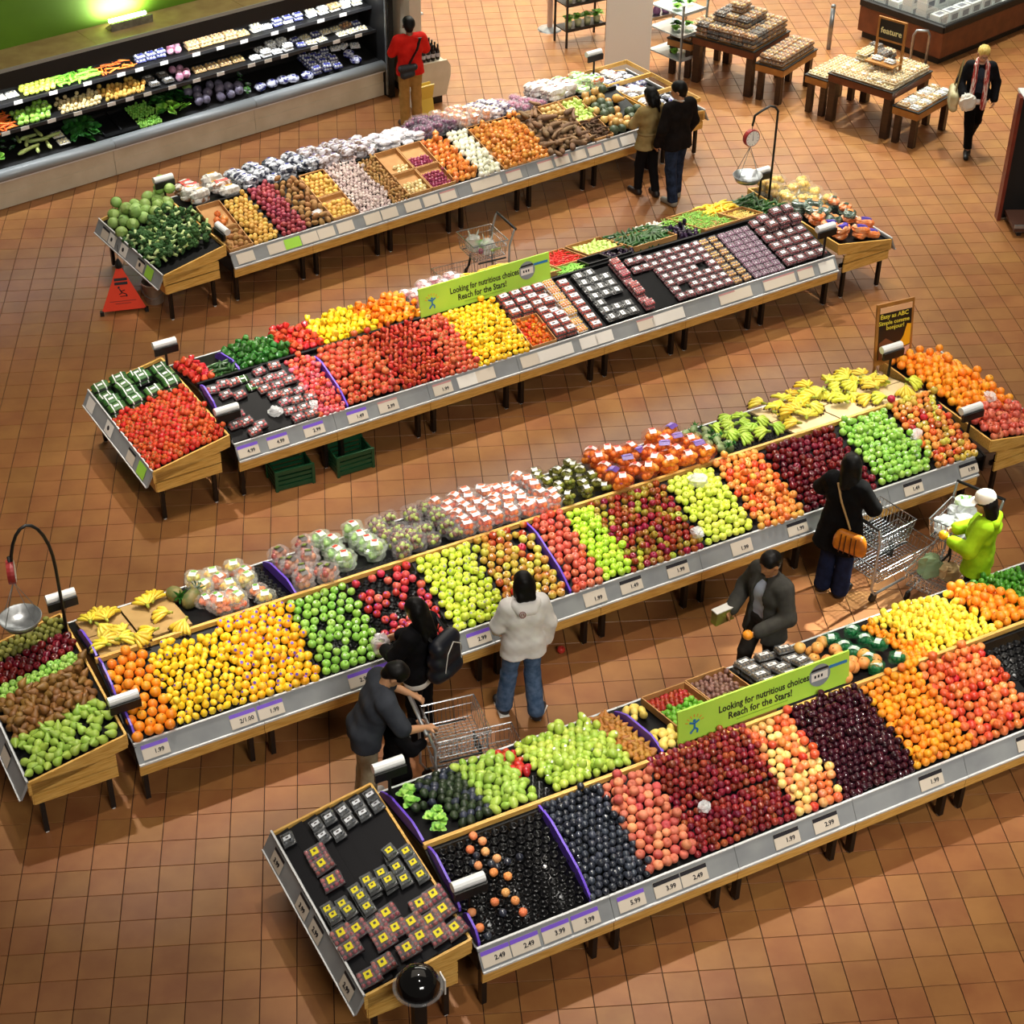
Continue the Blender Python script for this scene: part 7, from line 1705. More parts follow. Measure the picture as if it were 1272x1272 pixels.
# ================================================================ people: smooth-blended distance fields meshed with surface nets
def surface_nets(F, origin, h):
    """F: 3-D array of signed distances; returns vertices and quads of the zero surface"""
    nx, ny, nz = F.shape
    s = F < 0
    c = np.zeros((nx - 1, ny - 1, nz - 1), np.int8)
    for i in (0, 1):
        for j in (0, 1):
            for k in (0, 1):
                c += s[i:nx - 1 + i, j:ny - 1 + j, k:nz - 1 + k]
    act = (c > 0) & (c < 8)
    idx = np.full(act.shape, -1, np.int64)
    cells = np.argwhere(act); idx[act] = np.arange(len(cells))
    acc = np.zeros((len(cells), 3)); cnt = np.zeros(len(cells))
    ci, cj, ck = cells.T
    corners = [(0, 0, 0), (1, 0, 0), (0, 1, 0), (1, 1, 0), (0, 0, 1), (1, 0, 1), (0, 1, 1), (1, 1, 1)]
    for a in range(8):
        for b in range(a + 1, 8):
            d = [corners[b][q] - corners[a][q] for q in range(3)]
            if sum(abs(v) for v in d) != 1: continue
            A = F[ci + corners[a][0], cj + corners[a][1], ck + corners[a][2]]; B = F[ci + corners[b][0], cj + corners[b][1], ck + corners[b][2]]
            m = (A < 0) != (B < 0)
            t = np.where(m, A / np.where(A - B == 0, 1, A - B), 0)
            p = np.array(corners[a])[None, :] + t[:, None] * np.array(d)[None, :]
            acc[m] += p[m]; cnt[m] += 1
    V = (cells + acc / np.maximum(cnt, 1)[:, None]) * h + origin
    quads = []
    for ax in range(3):
        o1, o2 = [(1, 2), (2, 0), (0, 1)][ax]
        sl0 = [slice(None)] * 3; sl1 = [slice(None)] * 3
        sl0[ax] = slice(0, -1); sl1[ax] = slice(1, None)
        ch = s[tuple(sl0)] != s[tuple(sl1)]
        e = np.argwhere(ch)
        e = e[(e[:, o1] > 0) & (e[:, o2] > 0) & (e[:, o1] < F.shape[o1] - 1) & (e[:, o2] < F.shape[o2] - 1)]
        if not len(e): continue
        def cell(d1, d2):
            q = e.copy(); q[:, o1] -= d1; q[:, o2] -= d2; return idx[q[:, 0], q[:, 1], q[:, 2]]
        Q = np.stack([cell(1, 1), cell(0, 1), cell(0, 0), cell(1, 0)], 1)
        inside = s[e[:, 0], e[:, 1], e[:, 2]]
        Q[~inside] = Q[~inside][:, ::-1]
        quads.append(Q)
    Q = np.concatenate(quads); Q = Q[(Q >= 0).all(1)]
    return V, Q
def sdf_mesh(name, prims, h=.011, k=.03, cuts=(), subtract=(), mats=None, inflate=0.0, noise=0):
    """prims: (a, b, ra, rb) tapered capsules blended together; cuts: (point, normal) half spaces removed on the normal's side"""
    P = [(np.array(a, float), np.array(b, float), ra + inflate, rb + inflate) for a, b, ra, rb in prims]
    lo = np.min([np.minimum(a, b) - max(ra, rb) for a, b, ra, rb in P], 0) - .04; hi = np.max([np.maximum(a, b) + max(ra, rb) for a, b, ra, rb in P], 0) + .04
    n = np.ceil((hi - lo) / h).astype(int) + 1
    F = np.full(n, .2)
    ax = [lo[q] + h * np.arange(n[q]) for q in range(3)]
    def ev(a, b, ra, rb, sl):
        X = np.stack(np.meshgrid(ax[0][sl[0]], ax[1][sl[1]], ax[2][sl[2]], indexing='ij'), -1) - a
        d = b - a; L = d @ d
        t = np.clip((X @ d) / L, 0, 1) if L > 1e-9 else np.zeros(X.shape[:3])
        return np.sqrt(((X - t[..., None] * d) ** 2).sum(-1)) - (ra + (rb - ra) * t)
    def box(a, b, r, m):
        l = np.minimum(a, b) - r - m; u = np.maximum(a, b) + r + m
        return tuple(slice(max(0, int((l[q] - lo[q]) / h)), min(n[q], int((u[q] - lo[q]) / h) + 2)) for q in range(3))
    for a, b, ra, rb in P:
        sl = box(a, b, max(ra, rb), .08)
        D = ev(a, b, ra, rb, sl); G = F[sl]
        q = np.clip(.5 + .5 * (G - D) / k, 0, 1)
        F[sl] = G + (D - G) * q - k * q * (1 - q)
    for a, b, ra, rb in subtract:
        a = np.array(a, float); b = np.array(b, float); sl = box(a, b, max(ra, rb), .05)
        F[sl] = np.maximum(F[sl], -ev(a, b, ra, rb, sl))
    if noise or cuts:
        X = np.stack(np.meshgrid(*ax, indexing='ij'), -1)
        if noise: F = F + noise * (np.sin(X[..., 2] * 55 + X[..., 0] * 30) * np.sin(X[..., 0] * 38 + 1.3 + X[..., 2] * 12) + np.sin(X[..., 1] * 47 + X[..., 2] * 23))
        for p, nn in cuts:
            nn = np.array(nn, float); nn /= np.linalg.norm(nn)
            F = np.maximum(F, (X - np.array(p, float)) @ nn)
    V, Q = surface_nets(F, lo, h)
    me = bpy.data.meshes.new(name)
    me.vertices.add(len(V)); me.vertices.foreach_set('co', V.astype(np.float32).ravel())
    me.loops.add(len(Q) * 4); me.loops.foreach_set('vertex_index', Q.astype(np.int32).ravel())
    me.polygons.add(len(Q)); me.polygons.foreach_set('loop_start', np.arange(0, len(Q) * 4, 4, dtype=np.int32)); 
    me.polygons.foreach_set('use_smooth', np.ones(len(Q), bool))
    me.update(calc_edges=True); me.validate()
    for m in (mats or []): me.materials.append(m)
    return me
V3 = lambda *a: np.array(a, float)
def lerp(a, b, t): return V3(*a) * (1 - t) + V3(*b) * t
def rotx(p, c, a):
    p = V3(*p) - c; y, z = p[1] * math.cos(a) - p[2] * math.sin(a), p[1] * math.sin(a) + p[2] * math.cos(a); return V3(p[0], y, z) + c
def rotz(p, c, a):
    p = V3(*p) - c; return V3(p[0] * math.cos(a) - p[1] * math.sin(a), p[0] * math.sin(a) + p[1] * math.cos(a), p[2]) + c
def hand(w, d, nrm, side, r=1.0, curl=.9):
    """palm, four bent fingers of unequal length and a thumb; w wrist, d direction of the hand, nrm direction the palm faces, side = unit vector towards the thumb"""
    w = V3(*w); d = V3(*d) / np.linalg.norm(d); nrm = V3(*nrm) - d * (V3(*nrm) @ d); nrm /= np.linalg.norm(nrm); sd = np.cross(nrm, d) * side
    pr = []
    for o in (-.022, 0, .022): pr.append((w + d * .012 + sd * o * .6, w + d * .078 + sd * o, .016, .014))
    for o, L in ((.031, .066), (.0105, .076), (-.0105, .07), (-.031, .054)):
        k = w + d * .085 + sd * o; a = curl * .55
        d1 = d * math.cos(a) + nrm * math.sin(a); d2 = d * math.cos(a * 2.2) + nrm * math.sin(a * 2.2)
        j = k + d1 * L * .5; pr += [(k - d * .01, j, .0095, .0085), (j, j + d2 * L * .5, .0085, .007)]
    t0 = w + d * .02 + sd * .026; t1 = t0 + (d * .55 + sd * .75 + nrm * .35) * .038; t2 = t1 + (d * .8 + sd * .25 + nrm * .5) * .034
    pr += [(t0, t1, .013, .0105), (t1, t2, .0105, .008)]
    return [(a * 1, b * 1, ra * r, rb * r) for a, b, ra, rb in pr]
def person(label, loc, heading, H=1.7, build=1.0, lean=0.0, head_turn=0, head_tilt=0, arms=None, legs=None, skin_c='C08A64', female=False,
           top=None, bottom=None, shoe='1A1A1A', hair=None, extra=None, turn=0, hide_legs=False):
    k = H / 1.7; root = thing('person', label, 'person', (loc[0], loc[1], 0), heading); root.scale = (k, k, k)
    sh = .165 if female else .19; hp = .088
    c = V3(0, 0, .94)
    def U(p): return rotx(p, c, -lean)                      # upper body leans forward about the hips
    legs = legs or {}
    hipL, hipR = V3(-hp, 0, .92), V3(hp, 0, .92)
    kneeL, kneeR = V3(*legs.get('kneeL', (-hp - .005, .02, .50))), V3(*legs.get('kneeR', (hp + .005, .02, .50)))
    ankL, ankR = V3(*legs.get('ankL', (-hp - .01, -.02, .085))), V3(*legs.get('ankR', (hp + .01, -.02, .085)))
    toeL, toeR = V3(*legs.get('toeL', ankL + V3(-.03, .17, -.05))), V3(*legs.get('toeR', ankR + V3(.03, .17, -.05)))
    b = build
    tor = [(U((-.07, 0, .95)), U((.07, 0, .95)), .105 * b, .105 * b), (U((-.055, .01, 1.08)), U((.055, .01, 1.08)), .092 * b, .092 * b), (U((-.075, .01, 1.25)), U((.075, .01, 1.25)), .105 * b, .105 * b), (U((-.12, -.005, 1.365)), U((.12, -.005, 1.365)), .072 * b, .072 * b), (U((-.05, 0, .98)), U((-.06, .01, 1.28)), .09 * b, .1 * b), (U((.05, 0, .98)), U((.06, .01, 1.28)), .09 * b, .1 * b)]
    if female: tor += [(U((-.07, .07, 1.24)), U((-.07, .075, 1.24)), .06, .06), (U((.07, .07, 1.24)), U((.07, .075, 1.24)), .06, .06)]
    else: tor += [(U((-sh + .03, 0, 1.39)), U((sh - .03, 0, 1.39)), .055 * b, .055 * b)]
    nb = U((0, -.01, 1.44)); hc = U((0, .03, 1.585))
    def HD(p):                                               # head local -> body
        q = rotx(V3(*p), V3(0, 0, 0), -head_tilt - lean * .6); q = rotz(q, V3(0, 0, 0), head_turn); return hc + q
    neck = [(nb, HD((0, -.02, -.05)), .052, .048)]
    head = [(HD((0, -.012, .035)), HD((0, .012, .035)), .086, .082), (HD((0, .04, -.02)), HD((0, .05, -.06)), .066, .05), (HD((0, .09, .0)), HD((0, .108, -.03)), .011, .015),
            (HD((-.08, 0, .0)), HD((-.083, -.004, -.028)), .016, .012), (HD((.08, 0, .0)), HD((.083, -.004, -.028)), .016, .012), (HD((-.022, .083, -.062)), HD((.022, .083, -.062)), .012, .012), (HD((-.04, .077, .028)), HD((.04, .077, .028)), .013, .013)]
    A = {}
    arms = arms or {}
    for s, n in ((-1, 'L'), (1, 'R')):
        S_ = U((s * sh, -.005, 1.385)); el, wr = arms.get(n, ((s * (sh + .07), -.03, 1.12), (s * (sh + .06), .08, .88)))
        A[n] = (S_, V3(*el), V3(*wr))
    armp = {n: [(S_, E, .05 * b, .04 * b), (E, W_, .04 * b, .027)] for n, (S_, E, W_) in A.items()}
    hands = {}
    for s, n in ((-1, 'L'), (1, 'R')):
        S_, E, W_ = A[n]; d = W_ - E; d = d / np.linalg.norm(d); hd = arms.get('d' + n); d = V3(*hd) if hd is not None else d
        nr = V3(*arms.get('n' + n, (-s * 1.0, .15, -.1)))
        hands[n] = hand(W_, d, nr, s * (1 if nr[2] < -.5 else 1), 1, arms.get('curl', .8))
    legp = [(hipL, kneeL, .082 * b, .056), (kneeL, ankL, .055, .038), (hipR, kneeR, .082 * b, .056), (kneeR, ankR, .055, .038)]
    footp = [(ankL + V3(0, -.03, -.04), toeL, .04, .03), (ankR + V3(0, -.03, -.04), toeR, .04, .03), (ankL, ankL + V3(0, 0, -.03), .04, .042), (ankR, ankR + V3(0, 0, -.03), .04, .042)]
    body = tor + neck + head + armp['L'] + armp['R'] + legp + footp + hands['L'] + hands['R']
    sk = M('skin_' + skin_c, skin_c, .5)
    put('body', sdf_mesh('body', body, .0105, .016, mats=[sk]), root)
    bm_ = MB()                                              # eyes and mouth
    for s in (-1, 1): bm_.ball(tuple(HD((s * .031, .083, .008))), .0105, 8, 6, 0)
    bm_.build('eyes', [M('eye_dark', '1A1210', .2)], root, smooth=True)
    mo = MB(); mo.bar(tuple(HD((-.022, .094, -.066))), tuple(HD((.022, .094, -.066))), .006, .008); mo.build('mouth', [M('lip', '8E4A40', .5)], root)
    # clothes follow the body
    if bottom:
        bc = M('trouser_' + bottom['c'], bottom['c'], .85, spec=.12, col2=bottom.get('c2'), scale=14, sheen=.0)
        fl = bottom.get('flare', 0)
        lp = [(hipL, kneeL, .084 * b, .06), (kneeL, ankL, .06 + fl * .4, .048 + fl), (hipR, kneeR, .084 * b, .06), (kneeR, ankR, .06 + fl * .4, .048 + fl)] + tor[:1]
        put('trousers', sdf_mesh('trousers', lp, .012, .03, [((0, 0, 1.03), (0, 0, 1)), ((0, 0, bottom.get('hem', .06)), (0, 0, -1))], mats=[bc], inflate=.014, noise=.0015), root)
    if top:
        tc = M('top_' + top['c'], top['c'], .85, spec=.12, col2=top.get('c2'), scale=10)
        sl = top.get('sleeve', 1.0); pr = list(tor)
        for n, (S_, E, W_) in A.items():
            if sl > .5:
                e2 = lerp(E, W_, min(1, (sl - .5) * 2)); pr += [(S_, E, .056 * b, .048 * b), (E, e2, .048 * b, .04)]
            elif sl > 0: pr += [(S_, lerp(S_, E, sl * 2), .058 * b, .052 * b)]
        hem = top.get('hem', .88)
        if hem < .93: pr += [(U((-.075, 0, .95)), V3(-.09, .0, hem), .1 * b, .1 * b + top.get('flare', .0)), (U((.075, 0, .95)), V3(.09, 0, hem), .1 * b, .1 * b + top.get('flare', .0))]
        cuts = [((0, 0, hem), (0, 0, -1))]
        sub = [(U((0, .02, 1.46)), U((0, .03, 1.62)), .06, .12)]
        if top.get('open'): sub += [(U((0, .13, 1.44)), U((0, .2, hem)), .06, .12)]
        put(top.get('name', 'shirt'), sdf_mesh('shirt', pr, .012, .035, cuts, sub, [tc], top.get('puff', .02), .002), root)
        if top.get('open'):
            put('shirt', sdf_mesh('inner_shirt', tor, .013, .03, [((0, 0, hem + .04), (0, 0, -1))], [(U((0, .06, 1.44)), U((0, .1, 1.56)), .05, .1)], [M('inner_' + top['open'], top['open'], .7)], .009), root)
        if top.get('hood'):
            put('hood', sdf_mesh('hood', [(U((-.09, -.06, 1.43)), U((.09, -.06, 1.43)), .05, .05), (U((-.06, -.1, 1.38)), U((.06, -.1, 1.38)), .05, .05), (U((-.09, .03, 1.44)), U((-.1, -.05, 1.43)), .03, .045), (U((.09, .03, 1.44)), U((.1, -.05, 1.43)), .03, .045)], .011, .04, mats=[tc]), root)
    sc = M('shoe_' + shoe, shoe, .5)
    for n, a_, t_ in (('L', ankL, toeL), ('R', ankR, toeR)):
        put('shoe', sdf_mesh('shoe', [(a_ + V3(0, -.035, -.045), t_, .042, .034), (a_ + V3(0, -.01, .0), a_ + V3(0, -.01, -.04), .046, .046)], .011, .03, [(tuple(a_ + V3(0, 0, -.078)), (0, 0, -1)), (tuple(a_ + V3(0, 0, .03)), (0, 0, 1))], mats=[sc], inflate=.006), root)
    if hair:
        hcol = M('hair_' + hair['c'], hair['c'], .5, spec=.2, col2=hair.get('c2'), scale=60, stretch=(1, 1, .15))
        pr = [(HD((0, -.02, .045)), HD((0, .012, .05)), .094, .088), (HD((0, -.045, .0)), HD((0, -.045, -.04)), .075, .06)]
        L = hair.get('len', 0)
        if L:
            for x in (-.045, 0, .045):
                pr.append((HD((x, -.05, .0)), HD((x * 1.25, -.075, -L)), .055, .04))
            for s in (-1, 1): pr.append((HD((s * .07, -.02, .03)), HD((s * .085, -.03, -L * .8)), .035, .026))
        if hair.get('tail'): pr += [(HD((0, -.1, .03)), HD((0, -.12, -.04)), .035, .03), (HD((0, -.12, -.04)), HD((.02, -.1, -.24)), .032, .016)]
        sub = [(HD((0, .085, -.05)), HD((0, .105, .0)), .075, .062)]
        put('hair', sdf_mesh('hair', pr, .011, .025, mats=[hcol], subtract=sub, noise=.002), root)
    P_ = dict(root=root, HD=HD, U=U, A=A, k=k)
    return P_
def strap(root, pts, w, mt, name='strap', th=.008):
    b = MB()
    for p, q in zip(pts, pts[1:]): b.bar(tuple(p), tuple(q), w, th)
    return b.build(name, mt, root)
def to_world(P, p):
    r = P['root']; return Matrix.Translation(r.location) @ Matrix.Rotation(r.rotation_euler.z, 4, 'Z') @ Vector([c * P['k'] for c in p])
# 1 man in red beside the wall case
P = person('man in red shirt and khaki trousers, seen from behind with a crossbody bag', (1.05, 26.3), R(14), 1.76, 1.06, skin_c='7A4E34', top=dict(c='D0241A', c2='C01C14', sleeve=.42, hem=.86), bottom=dict(c='A67C42', c2='96703A', flare=.012), shoe='3A2A1E', hair=dict(c='0C0908'),
           arms=dict(L=((-.27, .06, 1.15), (-.16, .26, 1.16)), R=((.27, .06, 1.15), (.16, .26, 1.16))))
strap(P['root'], [(.15, .06, 1.46), (.13, -.1, 1.42), (.06, -.142, 1.25), (-.08, -.15, 1.02)], .06, m_blk)
put('crossbody_bag', sdf_mesh('bag', [(V3(-.17, -.15, 1.0), V3(.02, -.17, 1.02), .06, .05), (V3(-.14, -.16, .9), V3(-.02, -.17, .92), .06, .05)], .013, .04, mats=[M('bag_black', '17171B', .6, col2='4A4A52', scale=16, lo=.6, hi=.66)]), P['root'])
# 2, 3 the couple
P = person('woman in beige belted jacket with dark ponytail, looking over the squashes', (4.36, 23.62), R(24), 1.64, .98, female=True, head_turn=.25, head_tilt=.3, skin_c='9A6A4A', top=dict(c='A08A5C', c2='917B4E', sleeve=.55, hem=.80, flare=.03, name='jacket'), bottom=dict(c='131214', hem=.1), shoe='1E1614', hair=dict(c='0A0808', len=.12, tail=1),
           arms=dict(L=((-.24, .1, 1.16), (-.14, .28, 1.12)), R=((.25, -.02, 1.12), (.25, .12, .92))), legs=dict(ankL=(-.09, .1, .085), kneeL=(-.09, .09, .5), ankR=(.1, -.1, .085)))
b = MB(); b.lathe([(.15, -.02), (.158, 0), (.15, .02)], 18, 0, Matrix.Translation((0, .005, 1.04)) @ Matrix.Diagonal((1.28, 1.0, 1.2, 1))); b.build('belt', M('belt_beige', '8E784A', .7), P['root'])
P = person('man in dark jacket and blue jeans beside the woman in beige', (4.72, 23.42), R(28), 1.8, 1.05, head_turn=.7, head_tilt=.15, skin_c='C08A66', top=dict(c='14100F', c2='1C1716', hem=.8, flare=.015, name='jacket'), bottom=dict(c='1B2333', c2='2C3850', flare=.01), shoe='8A8478', hair=dict(c='0B0908'),
           arms=dict(L=((-.27, -.02, 1.12), (-.25, .1, .86)), R=((.27, 0, 1.12), (.25, .12, .9))), legs=dict(ankL=(-.1, -.12, .085), kneeL=(-.1, -.03, .5), ankR=(.11, .08, .085), kneeR=(.1, .07, .5)))
strap(P['root'], [(-.07, .05, 1.47), (0, -.075, 1.48), (.07, .05, 1.47)], .03, m_white, 'collar')
# 4 blonde woman walking
P = person('blonde woman walking in black with a red and white scarf and bags', (9.49, 24.74), R(168), 1.67, .98, female=True, head_tilt=.35, skin_c='CE9A78', top=dict(c='101013', c2='17171B', hem=.86, open='141C30', name='cardigan'), bottom=dict(c='0D0C10', hem=.12), shoe='100E10', hair=dict(c='C8A452', c2='E2C676'),
           arms=dict(L=((-.27, -.02, 1.13), (-.26, .1, .9)), R=((.27, .02, 1.14), (.22, .2, .98))), legs=dict(kneeR=(.05, .12, .5), ankR=(.02, .2, .085), kneeL=(-.07, .0, .5), ankL=(-.05, -.28, .16), toeL=(-.05, -.16, .05)))
rt = P['root']
m_scarf = M('scarf_red', 'B23A34', .7, col2='E6CFC4', scale=9, lo=.45, hi=.55, stretch=(6, 1, 1))
for s in (-1, 1):
    put('scarf', sdf_mesh('scarf', [(V3(s * .05, -.05, 1.46), V3(s * .085, .08, 1.42), .035, .035), (V3(s * .085, .09, 1.42), V3(s * .09, .15, 1.2), .035, .04), (V3(s * .09, .15, 1.2), V3(s * .1, .15, .78), .035, .045)], .013, .02, mats=[m_scarf]), rt)
put('undershirt_hem', sdf_mesh('hem', [(V3(-.07, .01, .86), V3(.07, .01, .86), .115, .115)], .013, .02, [((0, 0, .89), (0, 0, 1)), ((0, 0, .8), (0, 0, -1))], mats=[m_white]), rt)
hb = thing('shoulder_bag', 'cream and olive shoulder bag carried by the blonde woman', 'bag', to_world(P, (.33, .0, .9)), R(168))
put('bag_body', sdf_mesh('sb', [(V3(0, -.14, .05), V3(0, .14, .02), .07, .07), (V3(.0, -.13, -.14), V3(0, .12, -.16), .07, .065), (V3(.0, -.14, -.04), V3(0, .13, -.06), .075, .07)], .014, .04, mats=[M('bag_cream', 'CFC4A0', .6, col2='8E8450', scale=3)]), hb)
MB().tube([(0, -.12, .1), (-.04, -.06, .4), (-.06, 0, .55), (-.04, .06, .4), (0, .12, .1)], .012, 6).build('handle', M('bag_strap', '8A7A4A', .6), hb)
tag(crumple(.24, .2, .26, .12, 14, 9, 81, .3).build('grocery_bag', M('white_bag', 'E6E0D4', .4, alpha=.92), None, to_world(P, (.15, .26, .9))), 'white plastic grocery bag held in front of the blonde woman', 'plastic bag')
b = MB()
for s in (-1, 1): b.tube([(s * .03 + .022 * math.cos(a * .6283), .104, .008 + .018 * math.sin(a * .6283)) for a in range(11)], .003, 4)
b.bar((-.01, .105, .01), (.01, .105, .01), .004); o = b.build('glasses', m_blk, rt); o.matrix_local = Matrix.Translation(Vector(P['HD']((0, 0, 0)))) @ Matrix.Rotation(-.35, 4, 'X')
# 5 woman in black with the orange bag
P = person('woman in long black coat with an orange handbag, pushing the empty trolley', (4.86, 14.3), R(-40), 1.7, 1.05, female=True, head_turn=.5, head_tilt=.2, skin_c='B88864', top=dict(c='0A090A', c2='0E0D0F', hem=.62, flare=.05, puff=.03, name='coat'), bottom=dict(c='141A30', c2='1C2440', flare=.03, hem=.04), shoe='0C0C0E', hair=dict(c='0A0707', len=.2),
           arms=dict(L=((-.3, .08, 1.18), (-.2, .3, 1.08)), R=((.29, .06, 1.16), (.2, .28, 1.05)), dL=(.1, 1, -.2), dR=(-.1, 1, -.2), nL=(0, 0, -1), nR=(0, 0, -1)))
strap(P['root'], [(-.06, -.1, 1.43), (.03, -.15, 1.25), (.17, -.17, .98)], .022, M('tan_strap', 'B08A5A', .5))
hb = thing('handbag', 'orange and brown handbag at the hip of the woman in black', 'bag', to_world(P, (.2, -.2, .86)), R(-40))
put('bag_body', sdf_mesh('hb', [(V3(-.1, 0, .06), V3(.1, 0, .06), .055, .055), (V3(-.12, 0, -.07), V3(.12, 0, -.07), .062, .062), (V3(-.115, 0, 0), V3(.115, 0, 0), .062, .062)], .012, .04, mats=[M('orange_leather', 'D8801E', .35, col2='A85A14', scale=8)]), hb)
for x in (-.08, -.03, .03, .08): MB().tube([(x, -.06, .1), (x, -.07, .0), (x * 1.1, -.066, -.12)], .006, 5).build('trim', M('dark_trim', '4A2408', .5), hb)
# 6 woman in lime jacket
P = person('woman in lime jacket and white cap beside the full trolley', (6.1, 13.69), R(62), 1.6, 1.1, female=True, head_tilt=.25, skin_c='C08C68', top=dict(c='9CC41E', c2='8AB016', hem=.78, flare=.02, puff=.032, name='jacket'), bottom=dict(c='1A1A1E'), shoe='1A1A1A', hair=dict(c='120C0A', len=.22),
           arms=dict(L=((-.26, .08, 1.14), (-.12, .27, 1.1)), R=((.28, .04, 1.14), (.14, .28, 1.1)), curl=1.1))
cp = MB(); cp.lathe([(.1, 0), (.1, .04), (.085, .085), (.05, .11), (0, .118)], 16, 0, Matrix.Diagonal((1, 1.12, 1, 1))); cp.add([(.09 * math.sin(a), .07 + .11 * math.cos(a), .005 - .02 * math.cos(a)) for a in np.linspace(-1.4, 1.4, 9)] + [(.09 * math.sin(a), .05 + .05 * math.cos(a), .012) for a in np.linspace(1.4, -1.4, 9)], [tuple(range(18))])
o = cp.build('cap', M('white_cap', 'E8E0D0', .7), P['root'], smooth=True); o.matrix_local = Matrix.Translation(Vector(P['HD']((0, .0, .055)))) @ Matrix.Rotation(-.25, 4, 'X')
tag(put('lemon', SK['lemon_big'], None, to_world(P, (-.06, .39, 1.12)), (0, 0, 0), 1.1), 'round yellow fruit held by the woman in lime', 'citrus')
put('hood', sdf_mesh('hd', [(V3(-.09, -.1, 1.42), V3(.09, -.1, 1.42), .055, .055), (V3(-.05, -.13, 1.33), V3(.05, -.13, 1.33), .045, .045)], .013, .04, mats=[M('top_9CC41E')]), P['root'])
# 7 man in dark suit
P = person('man in dark grey suit jacket walking with a box and an orange', (3.78, 12.86), R(118), 1.68, 1.1, head_tilt=.3, skin_c='B07A50', top=dict(c='3A3835', c2='46443F', hem=.74, flare=.02, open='AEB6C8', puff=.03, name='jacket'), bottom=dict(c='2A2724', c2='34302C'), shoe='14100E', hair=dict(c='120E0C'),
           arms=dict(L=((-.3, .02, 1.12), (-.2, .26, 1.0)), R=((.3, .04, 1.13), (.2, .27, 1.02))), legs=dict(kneeR=(.09, .14, .5), ankR=(.09, .16, .085), kneeL=(-.09, -.02, .5), ankL=(-.09, -.24, .12), toeL=(-.09, -.1, .04)))
w = to_world(P, (.2, .38, .98)); cb = thing('food_box', 'olive and white box held by the man in the suit', 'box', w, R(118))
MB().box((0, 0, 0), (.08, .22, .15), 0, None, .004).build('body', M('olive_box', '8A8A34', .5, col2='6E5A2A', scale=6), cb); MB().box((0, 0, .078), (.086, .226, .012)).build('lid', m_white, cb)
tag(put('orange', SK['orange'], None, to_world(P, (-.18, .39, 1.0))), 'orange held in the hand of the man in the suit', 'orange')
# 8 white hoodie
P = person('woman in white hooded top and blue jeans, seen from behind', (1.44, 12.68), R(10), 1.68, 1.06, female=True, head_tilt=.25, skin_c='C49270', top=dict(c='F6F2EE', c2='EAE4E0', hem=.80, flare=.01, puff=.022, hood=1, name='hoodie'), bottom=dict(c='3E5878', c2='62799A', flare=.022), shoe='2A2A2E', hair=dict(c='0C0907', len=.1),
           arms=dict(L=((-.24, .05, 1.13), (-.2, .2, .95)), R=((.25, .0, 1.12), (.25, .05, .87))), legs=dict(ankL=(-.16, .08, .085), kneeL=(-.12, .06, .5), ankR=(.12, -.08, .085), kneeR=(.1, .01, .5), toeR=(.22, .04, .035)))
b = MB(); b.tube([(.03 * math.cos(a * .7), 0, .03 * math.sin(a * .7)) for a in range(10)], .004, 4); b.tube([(-.012, 0, -.015), (-.008, 0, .015), (.008, 0, .015), (.012, 0, -.015)], .004, 4); b.build('emblem', M('maroon_print', '8A3A3A', .6), P['root'], (-.06, -.168, 1.395), (R(-25), 0, 0))
for s in (-1, 1): MB().box((0, 0, 0), (.1, .24, .022), 0, None, .01).build('shoe_sole', m_white, P['root'], ((-.175, .1, .012) if s < 0 else (.17, -.03, .012)), (0, 0, 0 if s < 0 else -.6))
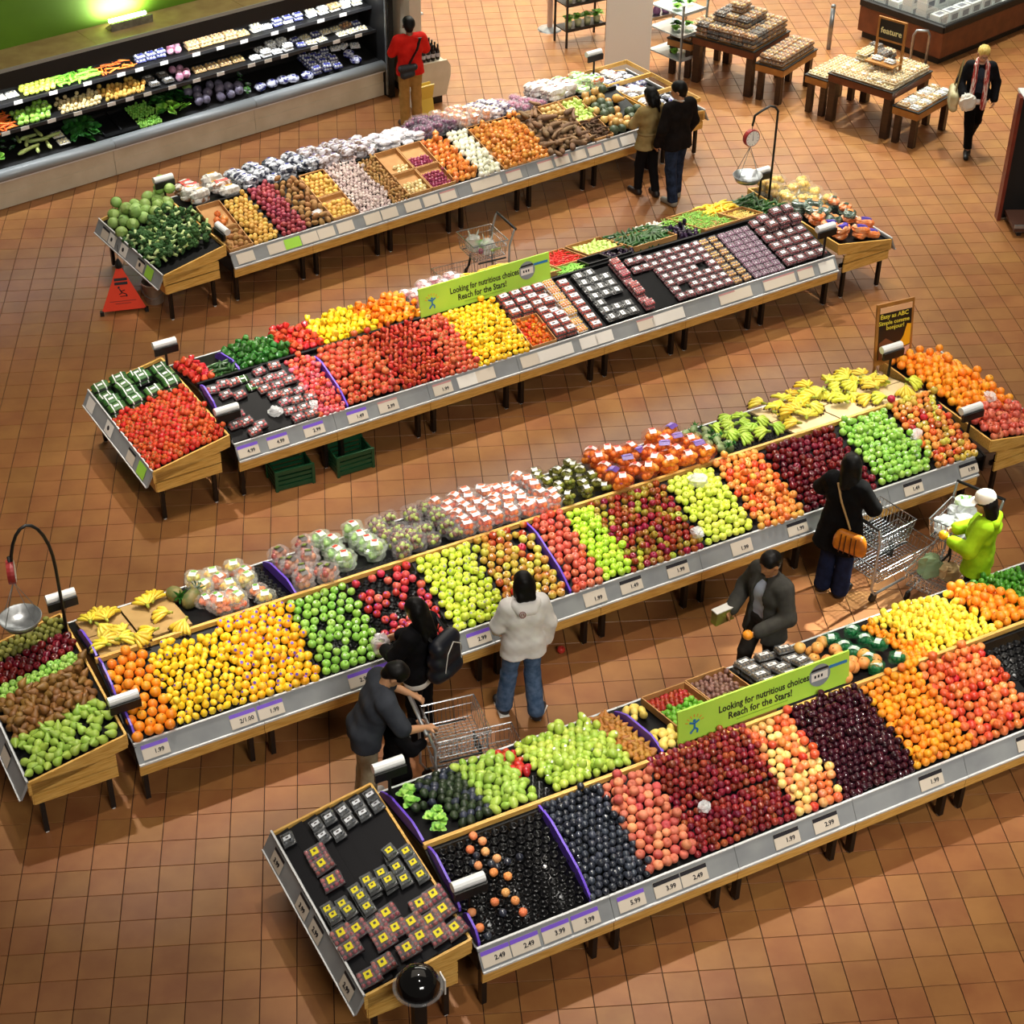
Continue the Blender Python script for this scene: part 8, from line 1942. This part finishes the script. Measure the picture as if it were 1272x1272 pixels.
# 9 backpack woman
P = person('woman with long black hair and a navy backpack, holding a clear bag', (.46, 12.42), R(52), 1.66, 1.0, female=True, head_tilt=.3, skin_c='B88662', top=dict(c='0C0B0D', c2='121114', hem=.84, puff=.028, name='jacket'), bottom=dict(c='0B0A0C'), shoe='101012', hair=dict(c='090707', len=.26),
           arms=dict(L=((-.25, .1, 1.16), (-.12, .3, 1.06)), R=((.26, .08, 1.15), (.12, .3, 1.08))))
put('undershirt_hem', sdf_mesh('hem', [(V3(-.07, 0, .82), V3(.07, 0, .82), .128, .128)], .013, .02, [((0, 0, .85), (0, 0, 1)), ((0, 0, .76), (0, 0, -1))], mats=[m_white]), P['root'])
bp = thing('backpack', 'navy backpack with white piping worn by the dark-haired woman', 'backpack', to_world(P, (.06, -.24, 1.14)), R(52))
put('pack_body', sdf_mesh('bp', [(V3(-.1, 0, .14), V3(.1, 0, .14), .09, .09), (V3(-.12, 0, -.14), V3(.12, 0, -.14), .1, .1), (V3(-.11, 0, 0), V3(.11, 0, 0), .1, .1), (V3(-.08, -.08, -.12), V3(.08, -.08, -.12), .06, .06)], .013, .04, mats=[M('navy_nylon', '0E121E', .45)]), bp)
MB().tube([(-.13, -.1, -.1), (-.1, -.11, .12), (0, -.1, .2), (.1, -.11, .12), (.13, -.1, -.1)], .005, 5).build('piping', m_white, bp)
for s in (-1, 1): MB().tube([(s * .11, .06, .2), (s * .12, .16, .28), (s * .13, .34, .15), (s * .14, .2, -.12), (s * .12, .06, -.18)], .018, 6).build('strap', m_blk, bp)
film_bag(to_world(P, (-.02, .44, 1.0)), .17, .14, .2, 'clear bag of red apples held by the woman with the backpack', 91, 'E4DEE2', .5)
tag(put('apple', SK['apple_red'], None, to_world(P, (-.02, .44, .97))), 'red apple inside the held clear bag', 'apple')
# 10 man in grey and the child in black
P = person('man in charcoal T-shirt bending over the trolley handle', (-.08, 11.58), R(-80), 1.7, 1.12, lean=.42, head_tilt=.75, head_turn=-.2, skin_c='C8946E', top=dict(c='3A3D44', c2='32353C', sleeve=.45, hem=.82, puff=.026), bottom=dict(c='B4A88E', c2='A4987E', flare=.015), shoe='C8C4C0', hair=dict(c='0B0908'),
           arms=dict(L=((-.3, .3, 1.14), (-.24, .5, 1.02)), R=((.3, .3, 1.12), (.2, .52, 1.02)), nL=(0, 0, -1), nR=(0, 0, -1), curl=1.0))
P = person('small child in black standing between the man and the trolley', (.2, 11.57), R(-74), 1.12, 1.15, head_tilt=.3, skin_c='BE8A68', top=dict(c='0B0A0C', c2='100F12', sleeve=.9, hem=.62, flare=.04, puff=.03), bottom=dict(c='0C0B0E', hem=.28), shoe='3A3438', hair=dict(c='090707', len=.06),
           arms=dict(L=((-.26, .14, 1.2), (-.2, .34, 1.25)), R=((.26, .14, 1.2), (.2, .34, 1.25))))
